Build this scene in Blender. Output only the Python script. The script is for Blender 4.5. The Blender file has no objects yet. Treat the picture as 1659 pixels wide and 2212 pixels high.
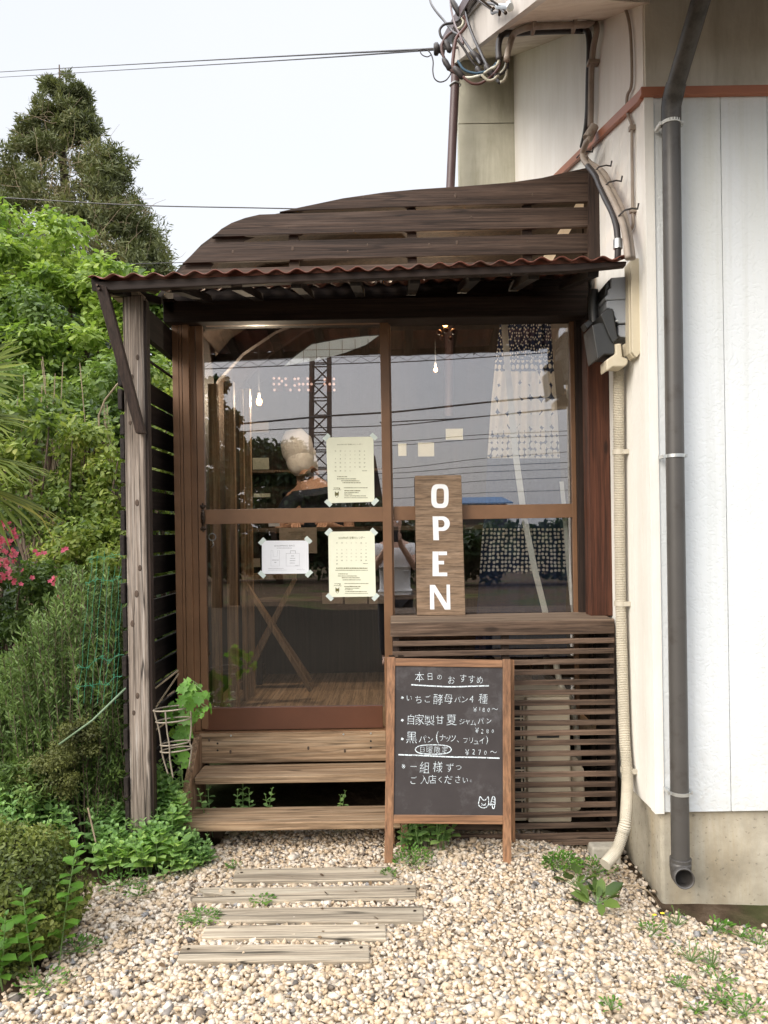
import bpy, bmesh, math, random
import numpy as np
from mathutils import Vector, Matrix, Euler

R = math.radians
random.seed(7)
RNG = np.random.default_rng(11)
scene = bpy.context.scene
COL = scene.collection

# ------------------------------------------------------------------ camera
PX, PY, F = 845.0, 1150.0, 1659.0        # optical axis in the 1659 x 2212 photograph
ROLL = R(0.9)
CR, SR = math.cos(ROLL), math.sin(ROLL)
CAM = Vector((0.0, -3.5, 1.28))
cd = bpy.data.cameras.new('camera')
cam = bpy.data.objects.new('camera', cd)
COL.objects.link(cam)
cam.location = CAM
cam.rotation_euler = (Matrix.Rotation(R(90), 3, 'X') @ Matrix.Rotation(-ROLL, 3, 'Z')).to_euler()
cd.sensor_width = 36.0
cd.lens = 27.0
cd.shift_x = -(PX - 829.5) / 2212
cd.shift_y = (PY - 1106) / 2212
cd.clip_start = 0.01
cd.clip_end = 2000
scene.camera = cam
scene.render.resolution_x, scene.render.resolution_y = 768, 1024

# ------------------------------------------------------------------ sky and sun
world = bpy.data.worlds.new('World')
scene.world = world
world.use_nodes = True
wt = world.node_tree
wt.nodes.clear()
SUN_EL, SUN_AZ = R(31), R(226)
sky = wt.nodes.new('ShaderNodeTexSky')
sky.sky_type = 'NISHITA'
sky.sun_disc = False
sky.sun_elevation = SUN_EL
sky.sun_rotation = SUN_AZ
sky.dust_density = 5
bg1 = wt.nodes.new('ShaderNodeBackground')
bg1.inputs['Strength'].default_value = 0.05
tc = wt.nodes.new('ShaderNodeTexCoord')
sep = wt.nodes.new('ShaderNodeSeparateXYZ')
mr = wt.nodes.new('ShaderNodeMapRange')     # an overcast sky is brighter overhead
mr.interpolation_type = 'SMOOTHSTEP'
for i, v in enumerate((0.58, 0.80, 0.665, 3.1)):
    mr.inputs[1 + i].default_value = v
cloud = wt.nodes.new('ShaderNodeTexNoise')
cloud.inputs['Scale'].default_value = 1.3
cloud.inputs['Detail'].default_value = 3
ccol = wt.nodes.new('ShaderNodeMix')
ccol.data_type = 'RGBA'
ccol.inputs['A'].default_value = (0.865, 0.895, 0.955, 1)
ccol.inputs['B'].default_value = (1.07, 1.055, 1.04, 1)
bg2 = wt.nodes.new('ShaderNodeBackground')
add = wt.nodes.new('ShaderNodeAddShader')
wo = wt.nodes.new('ShaderNodeOutputWorld')
L = wt.links.new
L(sky.outputs[0], bg1.inputs[0])
L(tc.outputs['Generated'], sep.inputs[0])
L(tc.outputs['Generated'], cloud.inputs['Vector'])
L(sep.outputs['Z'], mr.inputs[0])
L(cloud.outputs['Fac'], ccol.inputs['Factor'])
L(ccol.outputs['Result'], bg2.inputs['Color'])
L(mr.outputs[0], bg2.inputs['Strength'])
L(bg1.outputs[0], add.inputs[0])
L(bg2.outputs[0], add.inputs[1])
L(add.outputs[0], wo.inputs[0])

sd = bpy.data.lights.new('sun', 'SUN')
sd.energy = 1.9
sd.angle = R(36)
sd.color = (1.0, 0.95, 0.88)
sun = bpy.data.objects.new('sun', sd)
COL.objects.link(sun)
_sdir = Vector((math.sin(SUN_AZ) * math.cos(SUN_EL), math.cos(SUN_AZ) * math.cos(SUN_EL), math.sin(SUN_EL)))
sun.rotation_euler = (-_sdir).to_track_quat('-Z', 'Y').to_euler()
sun.location = (-12, -8, 20)

scene.view_settings.view_transform = 'Standard'
scene.view_settings.look = 'None'
scene.view_settings.exposure = 0.42
scene.view_settings.gamma = 1.0
scene.cycles.use_denoising = True
scene.cycles.max_bounces = 8
scene.cycles.diffuse_bounces = 4
scene.cycles.glossy_bounces = 4
scene.cycles.transparent_max_bounces = 12
scene.cycles.transmission_bounces = 4
scene.cycles.sample_clamp_indirect = 6

# ------------------------------------------------------------------ projection helpers
def ray(x, y):
    u, v = x - PX, y - PY
    return Vector(((u * CR - v * SR) / F, 1.0, -(u * SR + v * CR) / F))
def W(x, y, d):                      # photograph point at depth d in front of the lens
    return CAM + ray(x, y) * d
def WY(x, y, Y):                     # the same, for the vertical plane y = Y
    return W(x, y, Y + 3.5)
def MIR(x, y, d):                    # real place of something seen mirrored in the glass (plane y = 0)
    p = W(x, y, d)
    return Vector((p.x, -p.y, p.z))
def px_of(P):                        # inverse of W for numpy arrays
    d = P[:, 1] + 3.5
    X = P[:, 0] / d * F
    Z = -(P[:, 2] - 1.28) / d * F
    return PX + X * CR + Z * SR, PY - X * SR + Z * CR
def gz(x, y):                        # ground height
    t = np.clip((np.asarray(x, float) - 0.45) / 0.6, 0, 1)
    l = np.clip((-np.asarray(x, float) - 1.0) / 0.8, 0, 1)
    return -0.10 * t * t * (3 - 2 * t) + 0.08 * l * l * (3 - 2 * l)

# ------------------------------------------------------------------ objects and tags
def world_loc(o):
    p = Vector((0, 0, 0))
    while o:
        p += o.location
        o = o.parent
    return p
def tag(o, label=None, cat=None, group=None, kind=None):
    for k, v in (('label', label), ('category', cat), ('group', group), ('kind', kind)):
        if v:
            o[k] = v
    return o
def thing(name, label, cat, loc, group=None):
    o = bpy.data.objects.new(name, None)
    COL.objects.link(o)
    o.empty_display_size = 0.05
    o.location = loc
    return tag(o, label, cat, group)
def copy_tree(o, parent=None):
    c = o.copy()
    COL.objects.link(c)
    if parent:
        c.parent = parent
    for ch in [x for x in o.children]:
        copy_tree(ch, c)
    return c

class MB:
    """collects shapes in world coordinates; build() links them as ONE mesh object"""
    def __init__(self):
        self.v, self.f = [], []
    def add(self, verts, faces):
        n = len(self.v)
        self.v += [tuple(p) for p in verts]
        self.f += [tuple(i + n for i in f) for f in faces]
        return self
    def box(self, x0, x1, y0, y1, z0, z1):
        P = [(x, y, z) for z in (z0, z1) for y in (y0, y1) for x in (x0, x1)]
        return self.add(P, [(0, 2, 3, 1), (4, 5, 7, 6), (0, 1, 5, 4), (2, 6, 7, 3), (0, 4, 6, 2), (1, 3, 7, 5)])
    def pbox(self, x0, y0, x1, y1, Y0, Y1):
        """box whose front face (plane y=Y0) covers a rectangle of the photograph"""
        ym, xm = (y0 + y1) / 2, (x0 + x1) / 2
        return self.box(WY(x0, ym, Y0).x, WY(x1, ym, Y0).x, Y0, Y1, WY(xm, y1, Y0).z, WY(xm, y0, Y0).z)
    def prism(self, pts, ext):
        pts = [Vector(p) for p in pts]
        e = Vector(ext)
        n = len(pts)
        f = [tuple(range(n)), tuple(range(2 * n - 1, n - 1, -1))]
        f += [(i, i + n, (i + 1) % n + n, (i + 1) % n) for i in range(n)]
        return self.add(pts + [p + e for p in pts], f)
    def pprism(self, px, Y0, Y1):
        return self.prism([WY(x, y, Y0) for x, y in px], (0, Y1 - Y0, 0))
    def bar(self, a, b, w, h, up=(0, 0, 1)):
        """rectangular bar from a to b, w across, h along up"""
        a, b = Vector(a), Vector(b)
        t = (b - a).normalized()
        s = t.cross(Vector(up)).normalized()
        u = s.cross(t).normalized()
        P = [p + s * (i * w / 2) + u * (j * h / 2) for p in (a, b) for i, j in ((-1, -1), (1, -1), (1, 1), (-1, 1))]
        return self.add(P, [(0, 1, 2, 3), (7, 6, 5, 4), (0, 4, 5, 1), (1, 5, 6, 2), (2, 6, 7, 3), (3, 7, 4, 0)])
    def tube(self, pts, r, n=8, caps=True):
        pts = [Vector(p) for p in pts]
        m = len(pts)
        rr = r if isinstance(r, (list, tuple, np.ndarray)) else [r] * m
        T = [(pts[min(i + 1, m - 1)] - pts[max(i - 1, 0)]).normalized() for i in range(m)]
        s = T[0].orthogonal().normalized()
        V = []
        for i in range(m):
            s = (s - T[i] * s.dot(T[i]))
            s = s.normalized() if s.length > 1e-6 else T[i].orthogonal().normalized()
            b = T[i].cross(s)
            for k in range(n):
                a = 2 * math.pi * k / n
                V.append(pts[i] + (s * math.cos(a) + b * math.sin(a)) * rr[i])
        Fc = [(i * n + k, i * n + (k + 1) % n, (i + 1) * n + (k + 1) % n, (i + 1) * n + k) for i in range(m - 1) for k in range(n)]
        if caps:
            Fc += [tuple(range(n - 1, -1, -1)), tuple((m - 1) * n + k for k in range(n))]
        return self.add(V, Fc)
    def ball(self, c, r, sx=1, sy=1, sz=1, n=10):
        bm = bmesh.new()
        bmesh.ops.create_uvsphere(bm, u_segments=n, v_segments=max(4, n // 2 + 1), radius=r)
        V = [(c[0] + v.co.x * sx, c[1] + v.co.y * sy, c[2] + v.co.z * sz) for v in bm.verts]
        Fc = [tuple(v.index for v in f.verts) for f in bm.faces]
        bm.free()
        return self.add(V, Fc)
    def grid(self, P):
        """P: rows of points, as a sheet"""
        r, c = len(P), len(P[0])
        return self.add([p for row in P for p in row], [(i * c + j, i * c + j + 1, (i + 1) * c + j + 1, (i + 1) * c + j) for i in range(r - 1) for j in range(c - 1)])
    def build(self, name, mat, parent=None, smooth=False, bevel=0, solid=0, base=None, label=None):
        me = bpy.data.meshes.new(name)
        V = np.array(self.v, float).reshape(-1, 3)
        if parent is not None:
            off = np.array(world_loc(parent))
            loc = (0, 0, 0)
        else:
            off = np.array(base) if base is not None else np.array([(V[:, 0].min() + V[:, 0].max()) / 2, (V[:, 1].min() + V[:, 1].max()) / 2, V[:, 2].min()])
            loc = tuple(off)
        me.from_pydata([tuple(p) for p in V - off], [], self.f)
        bm = bmesh.new()
        bm.from_mesh(me)
        bmesh.ops.recalc_face_normals(bm, faces=bm.faces)
        bm.to_mesh(me)
        bm.free()
        return finish(name, me, mat, parent, loc, smooth, bevel, solid, label)

def finish(name, me, mat, parent=None, loc=(0, 0, 0), smooth=False, bevel=0, solid=0, label=None):
    if mat:
        me.materials.append(mat)
    if smooth:
        me.polygons.foreach_set('use_smooth', np.ones(len(me.polygons), bool))
        if smooth == 'auto':
            me.set_sharp_from_angle(angle=R(40))
    o = bpy.data.objects.new(name, me)
    COL.objects.link(o)
    o.location = loc
    if parent is not None:
        o.parent = parent
    if solid:
        m = o.modifiers.new('solid', 'SOLIDIFY')
        m.thickness = solid
        m.offset = 0
    if bevel:
        m = o.modifiers.new('bevel', 'BEVEL')
        m.width = bevel
        m.segments = 2
        m.limit_method = 'ANGLE'
        m.angle_limit = R(35)
    if label:
        o['label'] = label
    return o

def np_mesh(name, V, Fa, mat, parent=None, base=None, smooth=False, mats=None, mat_idx=None):
    """fast mesh from vertex array (N,3) and a list of face arrays of constant width"""
    me = bpy.data.meshes.new(name)
    V = np.asarray(V, np.float32)
    off = np.array(world_loc(parent), np.float32) if parent is not None else (np.array(base, np.float32) if base is not None else np.zeros(3, np.float32))
    me.vertices.add(len(V))
    me.vertices.foreach_set('co', (V - off).ravel())
    if not isinstance(Fa, list):
        Fa = [Fa]
    tot = np.concatenate([np.full(len(a), a.shape[1], np.int32) for a in Fa])
    idx = np.concatenate([a.ravel() for a in Fa]).astype(np.int32)
    me.loops.add(len(idx))
    me.loops.foreach_set('vertex_index', idx)
    me.polygons.add(len(tot))
    me.polygons.foreach_set('loop_start', np.concatenate([[0], np.cumsum(tot)[:-1]]).astype(np.int32))
    me.update(calc_edges=True)
    o = finish(name, me, mat, parent, (0, 0, 0) if parent is not None else tuple(float(a) for a in off), smooth)
    return o

# ------------------------------------------------------------------ materials
def new_mat(name):
    m = bpy.data.materials.new(name)
    m.use_nodes = True
    nt = m.node_tree
    b = nt.nodes['Principled BSDF']
    return m, nt, b
def N(nt, typ, **kw):
    n = nt.nodes.new(typ)
    for k, v in kw.items():
        if k[0] == '_':
            setattr(n, k[1:], v)
        else:
            n.inputs[k.replace('__', ' ')].default_value = v
    return n
def ramp(nt, stops):
    r = nt.nodes.new('ShaderNodeValToRGB')
    e = r.color_ramp.elements
    while len(e) < len(stops):
        e.new(0.5)
    for el, (p, c) in zip(e, stops):
        el.position = p
        el.color = (c[0], c[1], c[2], 1) if not isinstance(c, (int, float)) else (c, c, c, 1)
    return r
def mixc(nt, a, b, fac, blend='MIX'):
    m = nt.nodes.new('ShaderNodeMix')
    m.data_type = 'RGBA'
    m.blend_type = blend
    for s, v in (('A', a), ('B', b), ('Factor', fac)):
        if hasattr(v, 'is_linked'):
            nt.links.new(v, m.inputs[s])
        else:
            m.inputs[s].default_value = (v[0], v[1], v[2], 1) if not isinstance(v, (int, float)) else v
    return m.outputs['Result']
def bump(nt, b, height, strength=0.3, dist=0.01):
    n = N(nt, 'ShaderNodeBump', Strength=strength, Distance=dist)
    nt.links.new(height, n.inputs['Height'])
    nt.links.new(n.outputs[0], b.inputs['Normal'])
def objco(nt, scale, island=True):
    """object coordinates, shifted per board so that no two boards share their grain"""
    t = nt.nodes.new('ShaderNodeTexCoord')
    mp = N(nt, 'ShaderNodeMapping')
    mp.inputs['Scale'].default_value = scale
    nt.links.new(t.outputs['Object'], mp.inputs['Vector'])
    if island:
        g = nt.nodes.new('ShaderNodeNewGeometry')
        oi = nt.nodes.new('ShaderNodeObjectInfo')
        ad = N(nt, 'ShaderNodeMath', _operation='ADD')
        mu = N(nt, 'ShaderNodeMath', _operation='MULTIPLY')
        mu.inputs[1].default_value = 37.0
        nt.links.new(g.outputs['Random Per Island'], ad.inputs[0])
        nt.links.new(oi.outputs['Random'], ad.inputs[1])
        nt.links.new(ad.outputs[0], mu.inputs[0])
        nt.links.new(mu.outputs[0], mp.inputs['Location'])
    return mp.outputs[0]

def wood(name, dark, mid, light, axis=0, rough=0.75, freq=38.0, stretch=0.05, knots=0.0, bumpy=0.5, vary=0.35, spec=0.3, crack=0.0):
    m, nt, b = new_mat(name)
    sc = [freq] * 3
    sc[axis] = freq * stretch
    co = objco(nt, sc)
    n1 = N(nt, 'ShaderNodeTexNoise', Scale=1.0, Detail=6.0, Roughness=0.65, Distortion=0.6)
    nt.links.new(co, n1.inputs['Vector'])
    n2 = N(nt, 'ShaderNodeTexNoise', Scale=3.4, Detail=4.0, Roughness=0.7)
    nt.links.new(co, n2.inputs['Vector'])
    r1 = ramp(nt, [(0.28, dark), (0.5, mid), (0.74, light)])
    nt.links.new(n1.outputs['Fac'], r1.inputs[0])
    r2 = ramp(nt, [(0.36, 0.45), (0.55, 1.0)])
    nt.links.new(n2.outputs['Fac'], r2.inputs[0])
    c = mixc(nt, r1.outputs[0], r2.outputs[0], 0.75, 'MULTIPLY')
    s3 = [freq * 3.2] * 3
    s3[axis] = freq * stretch * .8
    n3 = N(nt, 'ShaderNodeTexNoise', Scale=1.0, Detail=3.0, Roughness=0.6)
    nt.links.new(objco(nt, s3), n3.inputs['Vector'])
    r3 = ramp(nt, [(0.34, 0.58), (0.50, 0.97), (0.68, 1.22)])
    nt.links.new(n3.outputs['Fac'], r3.inputs[0])
    c = mixc(nt, c, r3.outputs[0], 0.8, 'MULTIPLY')
    if crack:
        s4 = [freq * .55] * 3
        s4[axis] = freq * stretch * .35
        n4 = N(nt, 'ShaderNodeTexNoise', Scale=1.0, Detail=2.0, Distortion=0.4)
        nt.links.new(objco(nt, s4), n4.inputs['Vector'])
        r4 = ramp(nt, [(0.495, 1.0), (0.507, 0.12), (0.513, 0.12), (0.525, 1.0)])
        nt.links.new(n4.outputs['Fac'], r4.inputs[0])
        c = mixc(nt, c, r4.outputs[0], crack, 'MULTIPLY')
    big = N(nt, 'ShaderNodeTexNoise', Scale=0.12, Detail=3.0)
    nt.links.new(co, big.inputs['Vector'])
    rb = ramp(nt, [(0.3, 1 - vary), (0.7, 1 + vary)])
    nt.links.new(big.outputs['Fac'], rb.inputs[0])
    c = mixc(nt, c, rb.outputs[0], 1.0, 'MULTIPLY')
    if knots:
        s2 = [9.0] * 3
        s2[axis] = 3.2
        co2 = objco(nt, s2)
        vo = N(nt, 'ShaderNodeTexVoronoi', Scale=1.0)
        nt.links.new(co2, vo.inputs['Vector'])
        rk = ramp(nt, [(0.0, 0.12), (0.07, 0.3), (0.12, 1.0)])
        nt.links.new(vo.outputs['Distance'], rk.inputs[0])
        c = mixc(nt, c, rk.outputs[0], knots, 'MULTIPLY')
    nt.links.new(c, b.inputs['Base Color'])
    b.inputs['Roughness'].default_value = rough
    b.inputs['Specular IOR Level'].default_value = spec
    bump(nt, b, n3.outputs['Fac'], bumpy, 0.004)
    return m

def plain(name, col, rough=0.5, metal=0.0, var=0.12, scale=14.0, bumpy=0.0, spec=0.5, dirt=None):
    m, nt, b = new_mat(name)
    co = objco(nt, (1, 1, 1), island=False)
    n = N(nt, 'ShaderNodeTexNoise', Scale=scale, Detail=5.0, Roughness=0.6)
    nt.links.new(co, n.inputs['Vector'])
    r = ramp(nt, [(0.3, [c * (1 - var) for c in col]), (0.7, [min(1, c * (1 + var)) for c in col])])
    nt.links.new(n.outputs['Fac'], r.inputs[0])
    out = r.outputs[0]
    if dirt:
        n2 = N(nt, 'ShaderNodeTexNoise', Scale=dirt[1], Detail=6.0, Roughness=0.7)
        nt.links.new(co, n2.inputs['Vector'])
        r2 = ramp(nt, [(dirt[2], 0.0), (dirt[2] + 0.15, 1.0)])
        nt.links.new(n2.outputs['Fac'], r2.inputs[0])
        out = mixc(nt, out, dirt[0], r2.outputs[0])
    nt.links.new(out, b.inputs['Base Color'])
    b.inputs['Roughness'].default_value = rough
    b.inputs['Metallic'].default_value = metal
    b.inputs['Specular IOR Level'].default_value = spec
    if bumpy:
        bump(nt, b, n.outputs['Fac'], bumpy, 0.004)
    return m

def leafmat(name, cols, trans=0.35, rough=0.5, clump=3.0, spec=0.35):
    """colour differs leaf by leaf and from one part of the plant to another"""
    m, nt, b = new_mat(name)
    g = nt.nodes.new('ShaderNodeNewGeometry')
    co = objco(nt, (clump, clump, clump), island=False)
    n = N(nt, 'ShaderNodeTexNoise', Scale=1.0, Detail=3.0)
    nt.links.new(co, n.inputs['Vector'])
    ma = N(nt, 'ShaderNodeMath', _operation='MULTIPLY')
    ma.inputs[1].default_value = 0.45
    nt.links.new(g.outputs['Random Per Island'], ma.inputs[0])
    mb = N(nt, 'ShaderNodeMath', _operation='MULTIPLY_ADD')
    mb.inputs[1].default_value = 2.1
    mb.inputs[2].default_value = -0.82
    nt.links.new(n.outputs['Fac'], mb.inputs[0])
    ad = N(nt, 'ShaderNodeMath', _operation='ADD', _use_clamp=True)
    nt.links.new(ma.outputs[0], ad.inputs[0])
    nt.links.new(mb.outputs[0], ad.inputs[1])
    k = len(cols)
    r = ramp(nt, [(0.05 + 0.9 * i / (k - 1), c) for i, c in enumerate(cols)])
    nt.links.new(ad.outputs[0], r.inputs[0])
    nt.links.new(r.outputs[0], b.inputs['Base Color'])
    b.inputs['Roughness'].default_value = rough
    b.inputs['Specular IOR Level'].default_value = spec
    tr = nt.nodes.new('ShaderNodeBsdfTranslucent')
    tcol = mixc(nt, r.outputs[0], (1.5, 1.6, 0.7), 0.5, 'MULTIPLY')
    nt.links.new(tcol, tr.inputs['Color'])
    mx = N(nt, 'ShaderNodeMixShader', Fac=trans)
    nt.links.new(b.outputs[0], mx.inputs[1])
    nt.links.new(tr.outputs[0], mx.inputs[2])
    nt.links.new(mx.outputs[0], nt.nodes['Material Output'].inputs[0])
    return m

def emit(name, col, strength):
    m, nt, b = new_mat(name)
    b.inputs['Base Color'].default_value = (*col, 1)
    b.inputs['Emission Color'].default_value = (*col, 1)
    b.inputs['Emission Strength'].default_value = strength
    return m

def glassmat(name, refl=0.2, tint=(0.86, 0.87, 0.86)):
    m, nt, b = new_mat(name)
    nt.nodes.remove(b)
    t = N(nt, 'ShaderNodeBsdfTransparent')
    t.inputs[0].default_value = (*tint, 1)
    g = N(nt, 'ShaderNodeBsdfGlossy', Roughness=0.0)
    g.inputs[0].default_value = (0.93, 0.92, 0.95, 1)
    lw = N(nt, 'ShaderNodeLayerWeight', Blend=0.25)
    mr_ = N(nt, 'ShaderNodeMapRange')
    for i, v in enumerate((0.0, 1.0, refl, 0.85)):
        mr_.inputs[1 + i].default_value = v
    nt.links.new(lw.outputs['Fresnel'], mr_.inputs[0])
    mx = nt.nodes.new('ShaderNodeMixShader')
    nt.links.new(mr_.outputs[0], mx.inputs[0])
    nt.links.new(t.outputs[0], mx.inputs[1])
    nt.links.new(g.outputs[0], mx.inputs[2])
    nt.links.new(mx.outputs[0], nt.nodes['Material Output'].inputs[0])
    return m

M = {}
M['plank'] = wood('dark_plank', (0.026, 0.015, 0.010), (0.064, 0.041, 0.030), (0.115, 0.080, 0.061), 0, 0.7, 34, 0.045, 0.6, 0.5, 0.35, 0.3, 0.6)  # browns darkened to offset the sun lamp on the gable
M['darkwood'] = wood('stained_wood', (0.013, 0.008, 0.006), (0.028, 0.017, 0.013), (0.048, 0.030, 0.022), 0, 0.65, 36, 0.05, 0, 0.3)  # darkened so lintel and beam carry the shade below the canopy
M['darkwood_z'] = wood('stained_wood_upright', (0.016, 0.010, 0.008), (0.036, 0.023, 0.018), (0.06, 0.038, 0.028), 2, 0.65, 36, 0.05, 0, 0.3)
M['darkwood_y'] = wood('stained_wood_deep', (0.010, 0.007, 0.006), (0.018, 0.013, 0.011), (0.034, 0.025, 0.02), 1, 0.7, 36, 0.05, 0, 0.3)
M['redpost'] = wood('red_brown_post_wood', (0.034, 0.013, 0.008), (0.085, 0.030, 0.016), (0.15, 0.055, 0.028), 2, 0.55, 30, 0.05, 0.8, 0.3, 0.35)
M['greypost'] = wood('weathered_post_wood', (0.06, 0.046, 0.036), (0.31, 0.255, 0.21), (0.60, 0.55, 0.50), 2, 0.85, 60, 0.03, 0.6, 0.9, 0.3, 0.3, 0.9)
M['slatwood'] = wood('slat_wood', (0.04, 0.026, 0.018), (0.115, 0.075, 0.052), (0.20, 0.14, 0.10), 0, 0.8, 42, 0.05, 0.7, 0.6, 0.35)
M['sill'] = wood('sill_wood', (0.09, 0.06, 0.04), (0.21, 0.15, 0.105), (0.34, 0.26, 0.19), 0, 0.75, 40, 0.05, 0.5, 0.5, 0.3)
M['step'] = wood('step_wood', (0.14, 0.085, 0.045), (0.32, 0.215, 0.13), (0.47, 0.36, 0.245), 0, 0.8, 34, 0.045, 0.7, 0.5, 0.3, 0.3, 0.5)
M['step_y'] = wood('step_side_wood', (0.13, 0.075, 0.042), (0.27, 0.165, 0.095), (0.39, 0.27, 0.17), 2, 0.8, 34, 0.045, 0.5, 0.5, 0.25)
M['oldplank'] = wood('old_path_plank', (0.12, 0.09, 0.06), (0.38, 0.32, 0.24), (0.52, 0.46, 0.36), 0, 0.9, 30, 0.04, 0.7, 0.9, 0.3, 0.3, 0.95)
M['signwood'] = wood('sign_plywood', (0.18, 0.118, 0.074), (0.24, 0.165, 0.108), (0.30, 0.215, 0.15), 0, 0.7, 40, 0.12, 0, 0.4, 0.15)
M['frame_h'] = wood('chalkboard_rail_wood', (0.17, 0.083, 0.040), (0.28, 0.145, 0.073), (0.37, 0.21, 0.115), 0, 0.5, 30, 0.05, 0.2, 0.2, 0.2, 0.5)
M['frame_v'] = wood('chalkboard_post_wood', (0.155, 0.073, 0.036), (0.255, 0.128, 0.064), (0.34, 0.19, 0.10), 2, 0.5, 30, 0.05, 0.2, 0.2, 0.25, 0.5)
M['tablewood'] = wood('table_wood', (0.26, 0.16, 0.085), (0.40, 0.26, 0.145), (0.50, 0.34, 0.20), 2, 0.6, 30, 0.05, 0, 0.2)
M['floorwood'] = wood('shop_floor_wood', (0.32, 0.21, 0.12), (0.46, 0.31, 0.19), (0.54, 0.39, 0.26), 1, 0.55, 26, 0.05, 0, 0.2)  # floor boards set paler and warmer than the other shop wood
M['alu'] = plain('bronze_aluminium', (0.185, 0.098, 0.050), 0.42, 0.0, 0.13, 9, 0.02, 0.5)
M['alu_dark'] = plain('dark_bronze_aluminium', (0.10, 0.038, 0.020), 0.42, 0.0, 0.1, 9, 0, 0.5)
M['bronze'] = plain('antique_bronze', (0.05, 0.035, 0.025), 0.35, 0.7, 0.3, 60)
M['glass'] = glassmat('window_glass', 0.16, (0.95, 0.955, 0.95))
M['corr'] = plain('corrugated_plastic', (0.17, 0.052, 0.034), 0.45, 0, 0.25, 12, 0.05, 0.4, ((0.10, 0.06, 0.045), 6, 0.5))
M['paper_cream'] = plain('cream_paper', (0.77, 0.785, 0.63), 0.8, 0, 0.03, 20, 0.05)
M['paper_white'] = plain('white_paper', (0.77, 0.79, 0.83), 0.8, 0, 0.03, 20, 0.05)
M['paper_dim'] = plain('aged_paper', (0.50, 0.42, 0.33), 0.8, 0, 0.08, 12)
M['tape'] = plain('translucent_tape', (0.60, 0.68, 0.64), 0.35, 0, 0.05, 30)
M['ink'] = plain('olive_ink', (0.14, 0.13, 0.05), 0.8)
M['ink_pale'] = plain('faded_ink', (0.42, 0.40, 0.28), 0.8)
M['ink_grey'] = plain('grey_ink', (0.33, 0.34, 0.37), 0.8)
M['chalk'] = plain('chalk_white', (0.80, 0.86, 0.88), 0.9, 0, 0.2, 160)
def chalk_mat():
    m, nt, b = new_mat('dusty_chalk')
    co = objco(nt, (1, 1, 1), False)
    n = N(nt, 'ShaderNodeTexNoise', Scale=240.0, Detail=3.0)
    nt.links.new(co, n.inputs['Vector'])
    r = ramp(nt, [(0.34, 0.25), (0.55, 0.95)])
    nt.links.new(n.outputs['Fac'], r.inputs[0])
    b.inputs['Base Color'].default_value = (0.74, 0.83, 0.88, 1)
    b.inputs['Roughness'].default_value = 0.95
    t = nt.nodes.new('ShaderNodeBsdfTransparent')
    mx = nt.nodes.new('ShaderNodeMixShader')
    nt.links.new(r.outputs[0], mx.inputs[0])
    nt.links.new(t.outputs[0], mx.inputs[1])
    nt.links.new(b.outputs[0], mx.inputs[2])
    nt.links.new(mx.outputs[0], nt.nodes['Material Output'].inputs[0])
    return m
M['chalk'] = chalk_mat()
M['board'] = plain('blackboard', (0.042, 0.036, 0.036), 0.6, 0, 0.15, 8, 0.02, 0.3, ((0.085, 0.08, 0.082), 4.5, 0.52))
M['letter'] = plain('white_letter_paint', (0.80, 0.81, 0.83), 0.6, 0, 0.05, 40)
M['white_wood'] = plain('white_cloth_tape', (0.72, 0.72, 0.66), 0.8, 0, 0.08, 20)
M['steel'] = plain('galvanised_steel', (0.55, 0.57, 0.57), 0.35, 0.8, 0.12, 40)
M['white_clip'] = plain('white_plastic_clip', (0.66, 0.68, 0.66), 0.45, 0, 0.1, 40)
M['pipe'] = plain('grey_pvc_pipe', (0.066, 0.062, 0.058), 0.42, 0, 0.12, 5, 0.02, 0.5, ((0.045, 0.038, 0.033), 9, 0.54))
M['pipe_old'] = plain('dirty_pvc_pipe', (0.075, 0.068, 0.060), 0.42, 0, 0.25, 7, 0.02, 0.5, ((0.028, 0.025, 0.022), 8, 0.47))
M['pipe_brown'] = plain('brown_downpipe', (0.09, 0.055, 0.055), 0.45, 0, 0.15, 6)
M['cable_grey'] = plain('taupe_conduit', (0.30, 0.25, 0.205), 0.6, 0, 0.2, 12)
M['cable_black'] = plain('black_cable', (0.035, 0.030, 0.030), 0.5, 0, 0.2, 12)
M['cable_brown'] = plain('brown_cable', (0.085, 0.045, 0.04), 0.5, 0, 0.2, 12)
M['cable_red'] = plain('red_cable', (0.11, 0.050, 0.042), 0.5, 0, 0.2, 12)
M['cable_white'] = plain('white_cable', (0.48, 0.46, 0.36), 0.5, 0, 0.1, 12)
M['cable_blue'] = plain('blue_cable', (0.05, 0.11, 0.17), 0.5, 0, 0.1, 12)
M['cream_pvc'] = plain('cream_pvc', (0.56, 0.50, 0.375), 0.45, 0, 0.07, 6, 0, 0.45, ((0.50, 0.42, 0.29), 5, 0.55))
M['hose'] = plain('cream_hose', (0.50, 0.46, 0.375), 0.5, 0, 0.1, 14, 0, 0.4)
M['meter'] = plain('meter_grey', (0.30, 0.32, 0.35), 0.45, 0, 0.06, 10)
M['meter_dark'] = plain('meter_dark', (0.030, 0.031, 0.031), 0.4, 0, 0.12, 10)
M['ac'] = plain('beige_enamel', (0.66, 0.57, 0.43), 0.5, 0, 0.1, 7)  # enamel lightened to make up for light lost behind the slats
M['black'] = plain('black', (0.012, 0.011, 0.010), 0.7)
M['trim'] = plain('terracotta_flashing', (0.38, 0.145, 0.08), 0.45, 0, 0.08, 10)
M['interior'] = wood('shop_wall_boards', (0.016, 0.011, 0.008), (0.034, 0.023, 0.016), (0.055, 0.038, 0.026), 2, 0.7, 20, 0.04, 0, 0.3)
M['wire'] = plain('cage_wire', (0.27, 0.23, 0.18), 0.5, 0.1, 0.2, 60)
M['net'] = plain('green_net', (0.03, 0.22, 0.12), 0.6)
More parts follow.
